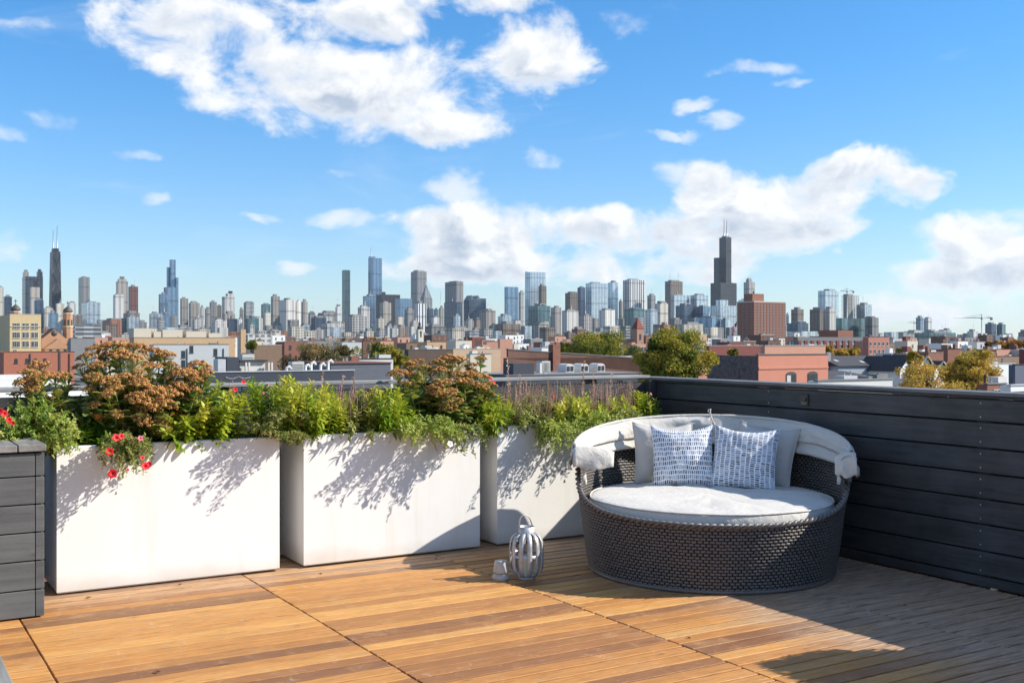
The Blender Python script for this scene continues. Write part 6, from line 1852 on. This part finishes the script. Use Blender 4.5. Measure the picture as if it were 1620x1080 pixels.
# lower roof in front of it, with arched dormers
u0_, _ = at_uv(800, VL); u1_, _ = at_uv(1015, VL)
o = thing('low_roofed_building', 'low flat roof with three white arched skylights before the dark brick wall', 'building', W(u0_, VL, GZ), TH)
hL = zr_(592, 900, VL)
MB().box(0, u1_ - u0_, 0, 7.5, 0, hL).build('wall', navy, o)
MB().box(0.1, u1_ - u0_ - 0.1, 0.1, 7.4, hL + 0.002, hL + 0.05).build('roof', ROOFGREY, o)
for px in (902, 925, 951):
    x = at_uv(px, VL + 4)[0] - u0_; w = 0.50
    pts = [(x - w * 0.9, hL + 0.05), (x + w * 0.9, hL + 0.05)] + [(x + w * 0.9 * math.cos(a), hL + 0.55 + 0.28 * math.sin(a)) for a in [math.pi * k / 8 for k in range(9)]]
    mm = MB(); n = len(pts)
    mm.v += [(p[0], 4.0, p[1]) for p in pts] + [(p[0], 5.4, p[1]) for p in pts]
    mm.face(list(range(n))); mm.face([n + i for i in range(n)][::-1])
    for i in range(n):
        j = (i + 1) % n; mm.face([i, n + i, n + j, j])
    dk = mm.build('skylight', ROOFWHITE, o)
    for q in (-1, 1):
        MB().box(x + q * w * 0.42 - w * 0.3, x + q * w * 0.42 + w * 0.3, 3.96, 3.999, hL + 0.15, hL + 0.6).build('pane', GLASSW, dk)
for px in (858, 865): MB().box(at_uv(px, VL + 3)[0] - u0_ - 0.25, at_uv(px, VL + 3)[0] - u0_ + 0.05, 3.0, 3.6, hL + 0.052, hL + 0.95).build('vent_box', ROOFWHITE, o)
m = MB(); x0_, x1_ = at_uv(815, VL)[0] - u0_, at_uv(848, VL)[0] - u0_
MB().box(x0_, x1_, 0.3, 2.0, hL + 0.052, hL + 1.0).build('roof_hut', navy, o)
condenser('white air conditioner below the dark brick wall', 864, 571, VL + 3.0, 0.9, hL + GZ + 0.05)

# salmon building with arched windows
sal = plain('salmon_painted_brick', (0.55, 0.225, 0.15, 1), 0.8, 0, 0.09, 1.2)
stone = plain('rough_dark_common_brick', (0.13, 0.115, 0.115, 1), 0.95, 0, 0.75, 3.0, 0.6)
P0, s, t = footprint(1118, 1200, 1310, 100, 40)
o = thing('salmon_building', 'salmon painted brick building with two arched windows and rough dark side', 'building', P0, TH)
h = zat(561, 100) - GZ
MB().box(0.002, s, 0, t, 0, h - 0.4).build('wall', sal, o)
MB().box(-0.06, 0.0, 0.02, t, 0, h - 0.1).build('rough_side_wall', stone, o)
MB().box(0, s, 0, 0.3, h - 0.398, h).build('parapet', sal, o)
MB().box(-0.1, s + 0.06, -0.08, 0.4, h + 0.002, h + 0.07).build('coping', ROOFGREY, o)
MB().box(0.0, s, -0.06, -0.001, h - 1.35, h - 1.15).build('string_course', sal, o)
MB().box(0.1, s - 0.1, 0.5, t - 0.3, h - 0.398, h - 0.35).build('roof', ROOFGREY, o)
for px in (1251.5, 1285.5):
    x = pxx(P0, px); w = 0.68; zb = h - 2.75
    pts = [(x - w, zb), (x + w, zb)] + [(x + w * math.cos(a), zb + 0.85 + 0.28 * math.sin(a)) for a in [math.pi * k / 8 for k in range(9)]]
    mm = MB(); n = len(pts); mm.v += [(p[0], -0.03, p[1]) for p in pts] + [(p[0], 0.0, p[1]) for p in pts]
    mm.face(list(range(n)))
    for i in range(n):
        j = (i + 1) % n; mm.face([i, n + i, n + j, j])
    wn_ = mm.build('arched_window', FRAMED, o)
    MB().box(x - w * 0.86, x - 0.05, -0.045, -0.031, zb + 0.05, zb + 0.85).build('pane', GLASSW, wn_)
    MB().box(x + 0.05, x + w * 0.86, -0.045, -0.031, zb + 0.05, zb + 0.85).build('pane', GLASSW, wn_)
    MB().box(x - w * 0.84, x - w * 0.1, -0.05, -0.046, zb + 0.05, zb + 0.80).build('blind', FRAMEW, wn_) if px < 1260 else None
block('chimney_stack', 'orange brick chimney stub at the left of the salmon building', 'chimney', 1102, 1105, 1118, 563, 96, sal, 1.5, parapet=0)
block('brick_building', 'long low red brick building below the red brick tower', 'building', 1116, 1122, 1212, 547, 260, plain('maroon_brick', (0.20, 0.065, 0.055, 1), 0.85, 0, 0.12, 0.8), 20)
block('salmon_block', 'long salmon roofline right of the maroon brick building', 'building', 1204, 1210, 1306, 547, 180, plain('light_salmon', (0.52, 0.27, 0.19, 1), 0.85, 0, 0.10, 0.8), 16)
# garage with red columns and brick end
P0, s, t = footprint(1255, 1262, 1365, 420, 40)
o = thing('parking_garage', 'long grey five-bay garage with dark red columns', 'building', P0, TH)
h = zat(533, 420) - GZ
MB().box(0, s, 0, t, 0, h).build('wall', plain('garage_grey', (0.17, 0.175, 0.18, 1), 0.85, 0, 0.1, 0.5), o)
redc = plain('dark_red_column', (0.18, 0.045, 0.04, 1), 0.8)
for k in range(11): MB().box(s * k / 10.4, s * k / 10.4 + 1.6, -0.4, -0.002, 0, h - 1.4).build('column', redc, o)
for k in range(4): MB().box(0.05, s, -0.2, -0.001, h - 3.2 - k * 3.4, h - 2.2 - k * 3.4).build('spandrel', MECH, o)
MB().box(pxx(P0, 1338), pxx(P0, 1362), 4, 14, h - 0.2, zat(522, 425) - GZ).build('penthouse', MAT['brickred'], o)
o, s, t, h = block('brick_building', 'square red brick end building right of the grey garage', 'building', 1365.5, 1374, 1407, 533, 410, plain('rose_brick', (0.40, 0.17, 0.13, 1), 0.85, 0, 0.1, 0.6), 16)
wme = window_mesh(1.2, 1.6, FRAMEW, 0.1, 0)
for r_ in range(3):
    for c in range(5): west_win(o, wme, s * (c + 0.5) / 5, h - 3.4 - r_ * 2.9)

# houses on the right
shingle = plain('dark_asphalt_shingle', (0.055, 0.055, 0.062, 1), 0.9, 0, 0.3, 1.5)
blue_s = plain('pale_blue_siding', (0.30, 0.34, 0.39, 1), 0.75, 0, 0.08, 1.0)
whites = plain('white_trim_paint', (0.72, 0.72, 0.70, 1), 0.7, 0, 0.06)
def row_house(label, px0, px1, yeave, yridge, D, skylights=(), wallmat=blue_s, gablepx=None):
    P0, s, t = footprint(px0 - 3, px0, px1, D, 9)
    o = thing('row_house', label, 'house', P0, TH, 'shingled houses on the right')
    he, hr_ = zat(yeave, D) - GZ, zat(yridge, D + 4) - GZ
    t = 9.0
    MB().box(0, s, 0, t, 0, he).build('wall', wallmat, o)
    rf = MB().gable(-0.3, s + 0.3, -0.4, t + 0.4, he + 0.01, hr_, 'x').build('roof', shingle, o)
    for (px, f) in skylights:
        x = pxx(P0, px); zc = he + (hr_ - he) * f; y = -0.4 + (t / 2 + 0.4) * f
        mm = MB(); dy, dz = 0.45, 0.45 * (hr_ - he) / (t / 2 + 0.4)
        mm.v += [(x - 0.4, y - dy, zc - dz + 0.08), (x + 0.4, y - dy, zc - dz + 0.08), (x + 0.4, y + dy, zc + dz + 0.08), (x - 0.4, y + dy, zc + dz + 0.08)]
        mm.face([0, 1, 2, 3]); mm.build('skylight', STEEL, rf)
    return o, s, t, he, hr_, P0
o, s, t, he, hr_, P0 = row_house('long house with dark shingle roof and small skylights on the right', 1326, 1424, 579, 563, 190, ((1337, 0.5), (1373, 0.35), (1398, 0.35)))
MB().box(pxx(P0, 1326) - 0.6, pxx(P0, 1326) + 0.4, 2.0, 3.4, he - 1, zat(557, 192) - GZ).build('chimney', MECH, o)
for i, (px, w, yp, yb_) in enumerate(((1437, 13, 566, 586), (1465, 14, 564, 586), (1490, 12, 573, 588))):
    D = 188
    P0, s, t = footprint(px - w - 1, px - w, px + w, D, 8)
    o = thing('gabled_house', ['white gabled house end beside the long shingled roof', 'taller white gabled house end in the middle of the three', 'white gabled house end behind the yellow tree'][i], 'house', P0, TH, 'white gabled houses on the right')
    hb, hp = zat(yb_, D) - GZ, zat(yp, D) - GZ
    MB().box(0, s, 0, 9, 0, hb).build('wall', whites, o)
    MB().gable(0.0, s, 0.02, 8.9, hb + 0.01, hp - 0.2, 'y').build('gable_wall', whites, o)
    rf = MB()
    for sg in (0, 1):
        x0 = -0.35 if sg == 0 else s + 0.35
        b = len(rf.v)
        rf.v += [(x0, -0.3, hb - 0.2), (s / 2, -0.3, hp + 0.05), (s / 2, 9.2, hp + 0.05), (x0, 9.2, hb - 0.2), (x0, -0.3, hb - 0.02), (s / 2, -0.3, hp + 0.25), (s / 2, 9.2, hp + 0.25), (x0, 9.2, hb - 0.02)]
        for q in ((0, 1, 2, 3), (7, 6, 5, 4), (0, 4, 5, 1), (3, 2, 6, 7), (0, 3, 7, 4)): rf.face([b + k for k in q])
    rf.build('roof', shingle, o)
    for sg in (-1, 1):
        MB().tube([(s / 2, -0.32, hp + 0.1), (s / 2 + sg * (s / 2 + 0.3), -0.32, hb - 0.1)], 0.16, 4).build('barge_board', whites, o)
    put('window', window_mesh(s * 0.2, s * 0.22, FRAMED, 0.08, 0), o, (s / 2, 0, hb - 0.1))
# hip roof and white flat roof nearer
P0, s, t = footprint(1308, 1312, 1405, 120, 9)
o = thing('hip_roofed_house', 'low house with dark hipped roof behind the fence on the right', 'house', P0, TH)
he = zat(603, 120) - GZ; t = 8
MB().box(0, s, 0, t, 0, he).build('wall', blue_s, o)
MB().frustum((-0.3, s + 0.3, -0.3, t + 0.3), (s * 0.28, s * 0.62, t * 0.45, t * 0.55), he + 0.01, zat(587, 124) - GZ).build('roof', shingle, o)
for px in (1352, 1362): MB().tube([(pxx(P0, px), 1.5, he + 0.3), (pxx(P0, px), 1.5, zat(588, 121) - GZ)], 0.07, 6).build('vent', ROOFWHITE, o)
block('white_roofed_block', 'low white flat-roofed block just behind the right fence', 'building', 1290, 1294, 1412, 603, 80, ROOFWHITE, 8, parapet=0.15, roof=ROOFWHITE)
block('long_white_building', 'long white building at the right edge under the orange trees', 'building', 1538, 1545, 1700, 557, 300, ROOFWHITE, 14)
block('brown_wall_building', 'brown walled building at the right edge below the long white one', 'building', 1546, 1552, 1700, 564, 240, plain('weathered_brown', (0.26, 0.19, 0.14, 1), 0.9, 0, 0.2, 0.6), 10)
block('white_garage', 'white flat-roofed garage in front of the brown walled building', 'building', 1553, 1558, 1606, 576, 170, whites, 8)
block('slate_building', 'slate blue sided building cut by the right edge', 'building', 1600, 1606, 1720, 577, 150, plain('slate_blue_siding', (0.10, 0.115, 0.16, 1), 0.7), 8)
o, s, t, h = block('brick_house', 'small red brick house front at the lower right behind the fence', 'house', 1557, 1562, 1592, 608, 95, MAT['brickred'], 7)
west_win(o, window_mesh(1.0, 0.8, FRAMEW, 0.08, 1), pxx(o.location, 1577), h - 1.25)
o, s, t, h = block('white_house', 'white house with a strip of windows at the lower right edge', 'house', 1594, 1599, 1680, 610, 92, whites, 7)
for c in range(7): west_win(o, window_mesh(0.7, 0.9, FRAMED, 0.08, 0), 0.7 + c * 0.85, h - 1.4)

# steeples
def steeple(label, px, D, ytip, yspire, ybase, w, roofmat, wallmat, cup=False):
    P0 = Vector(((px - CX) / F * D, D, GZ)); r = w / F * D / 2
    o = thing('church_steeple', label, 'steeple', P0, TH, 'church steeples')
    zt, zs = zat(ytip, D) - GZ, zat(yspire, D) - GZ
    MB().box(-r, r, -r, r, 0, zs).build('tower', wallmat, o)
    if cup:
        h = zt - zs
        MB().lathe([(r * 0.9, zs + 0.01), (r * 1.0, zs + h * 0.12), (r * 0.75, zs + h * 0.3), (r * 0.42, zs + h * 0.4), (r * 0.42, zs + h * 0.58), (r * 0.5, zs + h * 0.62), (r * 0.2, zs + h * 0.8), (0.05, zt)], 12).build('cupola', roofmat, o)
        put('clock_face', MB().lathe([(0.01, 0), (r * 0.4, 0), (r * 0.4, 0.2), (0.01, 0.2)], 16).mesh('clock_face', FRAMED), o, (0, -r - 0.01, zs - r * 0.9), rot=(math.pi / 2, 0, 0))
    else:
        MB().frustum((-r * 1.1, r * 1.1, -r * 1.1, r * 1.1), (-0.1, 0.1, -0.1, 0.1), zs + 0.01, zt).build('spire', roofmat, o)
    put('window', window_mesh(r * 0.5, r * 1.3, FRAMED, 0.15, 0), o, (0, -r, zs - r * 2.6))
    MB().box(-r * 2.6, r * 1.2, r * 1.02, r * 8, 0, zat(ybase, D) - GZ).build('nave', wallmat, o)
steeple('cream church steeple with a dark green cupola in the centre left', 664, 900, 507, 521, 536, 9, plain('dark_copper_green', (0.06, 0.075, 0.07, 1), 0.6), plain('cream_stone', (0.6, 0.55, 0.46, 1), 0.8), True)
steeple('brick steeple with a dark red pyramid spire behind the trees', 1009, 620, 502, 520, 536, 13, plain('dark_red_tile', (0.20, 0.05, 0.035, 1), 0.8), plain('steeple_brick', (0.36, 0.21, 0.15, 1), 0.85))
# flag
P0 = Vector(((1163 - CX) / F * 700, 700, GZ))
fl = thing('flag', 'large red, white and blue striped flag left of the red brick tower', 'flag', P0, 0.0)
MB().tube([(1.3, 0, 0), (1.3, 0, zat(506, 700) - GZ)], [0.25, 0.15], 6).build('flagpole', STEEL, fl)
redf, whf, blf = plain('flag_red', (0.42, 0.03, 0.04, 1), 0.8), plain('flag_white', (0.7, 0.7, 0.7, 1), 0.8), plain('flag_blue', (0.03, 0.04, 0.16, 1), 0.8)
zt, zb = zat(509, 700) - GZ, zat(531, 700) - GZ
m = MB(); m.smooth = True
def fp(a, b): # a along the fly, b down the hoist
    return (1.1 - 3.4 * a, 0.5 * math.sin(a * 7 + b * 2), zt - (zt - zb) * (b * 0.55 + a * 0.42))
for k in range(13):
    m.cur = k % 2
    m.sheet([[fp(i / 10, (k + j) / 13) for i in range(11)] for j in range(2)])
m.cur = 2
m.sheet([[(p[0], p[1] - 0.06, p[2]) for p in [fp(i / 10, 0.53 * j / 3) for i in range(5)]] for j in range(4)])
m.build('cloth', [redf, whf, blf], fl)

# --- filler: rows of mid-rise blocks and low roofs between the terrace and the skyline
LM = [(87, 'the black tapered tower'), (135, 'the lone grey ribbed tower'), (193, 'the tan pyramid-capped tower'), (270, 'the stepped blue glass tower'), (360, 'the white stepped tower'), (435, 'the tall beige grey tower'),
      (470, 'the white slabs'), (547, 'the slim teal tower'), (593, 'the masted glass tower'), (662, 'the tall ribbed tower'), (718, 'the tall grey granite tower'), (770, 'the gabled glass tower'), (846, 'the tallest pale blue tower'),
      (945, 'the curved glass tower'), (1003, 'the white striped tower'), (1066, 'the twin-masted dark tower'), (1145, 'the tallest black tower'), (1205, 'the red brick tower'), (1310, 'the brown and white tower'), (1345, 'the construction tower'), (1461, 'the lone pale tower'), (1553, 'the free-standing crane')]
def near_lm(px): return min(LM, key=lambda q: abs(q[0] - px))[1]
CN = {'beige': 'beige', 'cream': 'cream', 'white': 'white', 'grey': 'grey', 'brown': 'brown', 'brick': 'red brick', 'tan': 'tan brick', 'bandgrey': 'grey banded', 'teal': 'teal glass', 'light': 'pale glass', 'balcony': 'pale balconied', 'blue': 'blue glass', 'whiteslab': 'white slab', 'redbrown': 'dark red'}
rr_ = random.Random(21)
TAKEN = set()
def pick_label(px, w, styles, kind, wmid):
    lm = min(LM, key=lambda q: abs(q[0] - px))
    side = 'directly below' if abs(px - lm[0]) < 9 else ('below and left of' if px < lm[0] else 'below and right of')
    size = 'narrow ' if w < wmid * 0.85 else ('wide ' if w > wmid * 1.15 else '')
    for k in range(40):
        st = rr_.choice(styles)
        lab = f'{size}{CN[st]} {kind} {side} {lm[1]}'
        if lab not in TAKEN: break
    TAKEN.add(lab)
    return st, lab
def filler(n, D0, D1, y0, y1, w0, w1, styles, kind, x0=-20, x1=1640, pent=1):
    for i in range(n):
        px = x0 + (x1 - x0) * (i + rr_.uniform(0.1, 0.9)) / n
        D = rr_.uniform(D0, D1); w = rr_.uniform(w0, w1); yt = rr_.uniform(y0, y1)
        st, lab = pick_label(px, w, styles, kind, (w0 + w1) / 2)
        tower(lab, px - w / 2, px + w / 2, yt, D, st, None, (), pent if rr_.random() < 0.6 else 0, 'city_block', 'building', (), 'far city blocks', 45)
WALLS = {'red brick': MAT['brickred'], 'tan brick': tanw, 'grey rendered': bpy.data.materials['grey_render'], 'brown brick': bpy.data.materials['brown_brick'], 'cream': bpy.data.materials['cream_siding'], 'white': whites,
         'maroon brick': bpy.data.materials['maroon_brick'], 'salmon': bpy.data.materials['light_salmon'], 'pale grey': bpy.data.materials['pale_grey_paint'], 'dark brick': db_}
for k_ in WALLS: CN[k_] = k_
WSM = [window_mesh(1.0, 1.6, FRAMED, 0.08, 0), window_mesh(1.0, 1.6, FRAMEW, 0.08, 1)]
def low_rows(n, D0, D1, y0, y1, w0, w1, kind, x0, x1, wins):
    for i in range(n):
        px = x0 + (x1 - x0) * (i + rr_.uniform(0.1, 0.9)) / n
        D = rr_.uniform(D0, D1); w = rr_.uniform(w0, w1); yt = rr_.uniform(y0, y1)
        st, lab = pick_label(px, w, list(WALLS), kind, (w0 + w1) / 2)
        xl, xr = px - w / 2, px + w / 2
        o, s, t, h = block('low_building', lab, 'building', xl, split(xl, xr), xr, yt, D, WALLS[st], 22, roof=rr_.choice([ROOFGREY, ROOFDARK, ROOFWHITE]), group='low roofs below the skyline')
        if rr_.random() < 0.6:
            x = rr_.uniform(0.2, 0.7) * s
            put('roof_hut', MB().box(x, x + min(2.5, s * 0.25), t * 0.3, t * 0.6, h - 0.45, h + rr_.uniform(0.8, 2.0)).mesh('roof_hut', WALLS[rr_.choice(list(WALLS))]), o)
        if rr_.random() < 0.5:
            x = rr_.uniform(0.05, 0.9) * s
            put('chimney', MB().box(x, x + 0.7, t * 0.05 + 0.4, t * 0.05 + 1.1, h - 0.5, h + rr_.uniform(0.8, 1.6)).mesh('chimney', MAT['brickred']), o)
        if wins:
            me = rr_.choice(WSM)
            for r_ in range(2):
                for c in range(max(1, int(s / 4))):
                    put('window', me, o, (s * (c + 0.5) / max(1, int(s / 4)), 0, h - 3.0 - 3.2 * r_))
filler(60, 2300, 3300, 498, 518, 10, 22, ['beige', 'white', 'grey', 'brown', 'cream', 'bandgrey', 'teal', 'light', 'balcony', 'blue', 'whiteslab'], 'mid-rise city block', -10, 1250)
filler(64, 1300, 2000, 512, 529, 12, 28, ['beige', 'white', 'grey', 'brown', 'cream', 'brick', 'bandgrey', 'light', 'balcony', 'whiteslab'], 'low city block', -10, 1290)
filler(22, 2000, 3600, 522, 532, 14, 30, ['grey', 'brown', 'bandgrey', 'teal', 'light', 'white'], 'horizon city block', 1240, 1640)
low_rows(64, 620, 1100, 529, 537, 18, 44, 'flat-roofed row', -20, 1640, True)
low_rows(46, 400, 560, 538, 545, 24, 50, 'flat-roofed house', -20, 1640, True)
low_rows(14, 230, 300, 549, 556, 40, 70, 'near flat-roofed house', 640, 1120, False)
low_rows(12, 230, 290, 552, 560, 36, 60, 'near flat-roofed house', 1400, 1640, False)

# ------------------------------------------------------------------ trees
BARK = plain('grey_brown_bark', (0.10, 0.075, 0.055, 1), 0.95, 0, 0.3, 3.0, 0.5)
LG = mat_leaf('green_autumn_tree_leaf', [(0.0, (0.035, 0.07, 0.014)), (0.40, (0.13, 0.18, 0.026)), (0.7, (0.32, 0.32, 0.04)), (1.0, (0.52, 0.36, 0.04))], 0.3, 0.6, 0.2)
LY = mat_leaf('yellow_autumn_tree_leaf', [(0.0, (0.16, 0.14, 0.02)), (0.4, (0.46, 0.35, 0.045)), (0.75, (0.66, 0.45, 0.07)), (1.0, (0.68, 0.38, 0.10))], 0.35, 0.6, 0.2)
LO = mat_leaf('orange_autumn_tree_leaf', [(0.0, (0.07, 0.07, 0.015)), (0.4, (0.30, 0.13, 0.015)), (0.75, (0.48, 0.19, 0.02)), (1.0, (0.55, 0.30, 0.04))], 0.3, 0.6, 0.2)
LT = mat_leaf('olive_tan_tree_leaf', [(0.0, (0.05, 0.055, 0.02)), (0.45, (0.16, 0.14, 0.05)), (0.8, (0.32, 0.27, 0.11)), (1.0, (0.36, 0.20, 0.08))], 0.3, 0.6, 0.2)
def tree(label, cx, ytop, hw, D, mat, ybot=None, dens=1.0, clumps=46, tm=0.5, seed=0, leafpx=1.6, sparse=0.0):
    """tapered trunk and limbs; crown of leaf clumps in an uneven ellipsoid"""
    rg = np.random.default_rng(1000 + seed)
    P0 = Vector(((cx - CX) / F * D, D, GZ))
    o = thing('tree', label, 'tree', P0, 0.0, 'trees among the rooftops')
    ztop = zat(ytop, D) - GZ; rx = hw / F * D
    rz = max(rx * 0.85, (ztop - (zat(ybot, D) - GZ)) / 2 if ybot else rx * 0.85)
    rz = min(rz, ztop * 0.46)
    cz = ztop - rz
    br = MB(); fo = Foliage()
    tr = MB(); tr.tube([(0, 0, 0), (0.1 * rx * rg.uniform(-1, 1), 0.05 * rx, cz * 0.35), (0.06 * rx, 0, cz - rz * 0.5), (0.03 * rx, 0.02 * rx, cz + rz * 0.3)], [0.06 * rx + 0.12, 0.05 * rx + 0.08, 0.04 * rx + 0.05, 0.015 * rx + 0.02], 8)
    tr.build('trunk', BARK, o)
    cl = []
    while len(cl) < clumps:
        p = rg.uniform(-1, 1, 3); q = np.linalg.norm(p)
        if q > 1 or q < 0.35 + sparse * 0.2: continue
        if p[2] < -0.75: continue
        k = 1 + 0.18 * math.sin(3.1 * math.atan2(p[1], p[0]) + seed) + 0.17 * rg.normal()
        cl.append(np.array([p[0] * rx * 0.86 * k, p[1] * rx * 0.86 * k, cz + p[2] * rz * 0.86]))
    lp = leafpx / F * D
    for c in cl:
        s0 = np.array([0.04 * rx, 0, cz - rz * rg.uniform(0.1, 0.75)])
        mid = (s0 + c) / 2 + np.array([0, 0, -0.08 * rz])
        br.tube([tuple(s0), tuple(mid), tuple(c)], [0.018 * rx + 0.02, 0.011 * rx + 0.012, 0.004 * rx + 0.005], 5, caps=False)
        rc = rx * rg.uniform(0.13, 0.27)
        n = int(dens * 190 * (1 - sparse * rg.uniform(0, 1)))
        d = nrm(rg.normal(size=(n, 3))); r = rc * rg.uniform(0.25, 1.0, n) ** 0.6
        P = c + d * r[:, None] * np.array([1.15, 1.15, 0.8])
        L = lp * rg.uniform(1.0, 2.6, n)
        tc_ = rg.normal(tm, 0.2)
        fo.leaves(P, d * 0.5 + rg.normal(0, 0.6, (n, 3)) + np.array([0, 0, -0.15]), rg.normal(size=(n, 3)) + np.array([0, 0, 0.8]), L, L * 0.62, T_SMALL, np.clip(tc_ + rg.normal(0, 0.24, n), 0, 1), 0.2)
    br.build('limbs', BARK, o)
    tag(fo.build('crown', mat, o, False), kind='stuff')
    return o
tree('big round green-yellow tree behind the fence corner', 1062, 514, 62, 90, LG, 640, 2.2, 110, 0.62, 1, 1.7)
tree('wide green tree behind the dark brick wall', 948, 517, 62, 150, LG, 566, 1.9, 84, 0.46, 2, 1.4)
tree('small dark green top left of the wide green tree', 902, 541, 18, 155, LG, 566, 1.0, 24, 0.3, 3, 1.5)
tree('olive tan tree left of centre above the navy roof', 500, 534, 52, 210, LT, 572, 1.2, 56, 0.55, 4, 1.5)
tree('green tree beside the olive tan one', 598, 540, 42, 220, LG, 572, 1.2, 46, 0.55, 5, 1.5)
tree('yellow-green tree right of the beside green one, at the roof edge', 632, 548, 20, 200, LG, 575, 1.0, 24, 0.75, 6, 1.5)
tree('bright yellow tree in full colour on the right', 1540, 545, 44, 130, LY, 650, 1.3, 90, 0.55, 7, 1.6, 0.45)
tree('thin half-bare amber tree left of the bright yellow one', 1468, 562, 52, 120, LY, 650, 0.8, 70, 0.68, 8, 1.6, 0.7)
tree('yellow tree top between the amber and bright yellow ones', 1512, 556, 26, 134, LY, 640, 0.9, 34, 0.5, 9, 1.7, 0.3)
tree('orange tree at the right edge on the horizon', 1600, 534, 26, 320, LO, 560, 1.2, 40, 0.6, 10, 1.4)
tree('green and orange tree left of the orange one on the horizon', 1577, 536, 16, 330, LO, 560, 1.2, 30, 0.3, 11, 1.4)
tree('orange tree cut off at the right edge', 1632, 533, 20, 315, LO, 560, 1.2, 30, 0.55, 12, 1.4)
for i, (cx, yt, hw, D, m_, tm, lab) in enumerate(((1310, 546, 9, 220, LY, 0.55, 'small yellow tree before the grey garage, left one'), (1332, 550, 12, 210, LY, 0.7, 'small amber tree before the grey garage, middle one'), (1350, 549, 11, 215, LY, 0.5, 'small yellow tree before the grey garage, right one'),
                                        (1428, 547, 12, 260, LG, 0.55, 'small green tree right of the red brick end building'), (1446, 556, 14, 130, LY, 0.45, 'yellow tree behind the white gables'), (397, 538, 10, 280, LG, 0.4, 'small green tree by the tan chimney'),
                                        (1160, 551, 8, 150, LG, 0.6, 'small bush tree before the maroon brick building'), (585, 533, 12, 600, LO, 0.5, 'small orange tree below the masted glass tower'), (1290, 540, 10, 500, LT, 0.5, 'far tan tree left of the garage'), (1424, 541, 16, 700, LT, 0.5, 'far olive tree on the horizon right of the garage'),
                                        (545, 545, 12, 160, LT, 0.5, 'small tan tree between the olive tan tree and the green one'))):
    tree(lab, cx, yt, hw, D, m_, None, 0.7, 22, tm, 30 + i, 1.4)

# ------------------------------------------------------------------ air over the city
hz = MB().box(-25300, 25300, -25300, 25300, GZ - 1.0, 575.0)
hm = bpy.data.materials.new('pale_air'); hm.use_nodes = True
for n in list(hm.node_tree.nodes):
    if n.type == 'BSDF_PRINCIPLED': hm.node_tree.nodes.remove(n)
pv = hm.node_tree.nodes.new('ShaderNodeVolumePrincipled')
pv.inputs['Color'].default_value = (0.80, 0.90, 1.0, 1); pv.inputs['Density'].default_value = 1.9e-5; pv.inputs['Anisotropy'].default_value = 0.2
hm.node_tree.links.new(pv.outputs[0], hm.node_tree.nodes['Material Output'].inputs['Volume'])
tag(hz.build('haze', hm), kind='stuff')
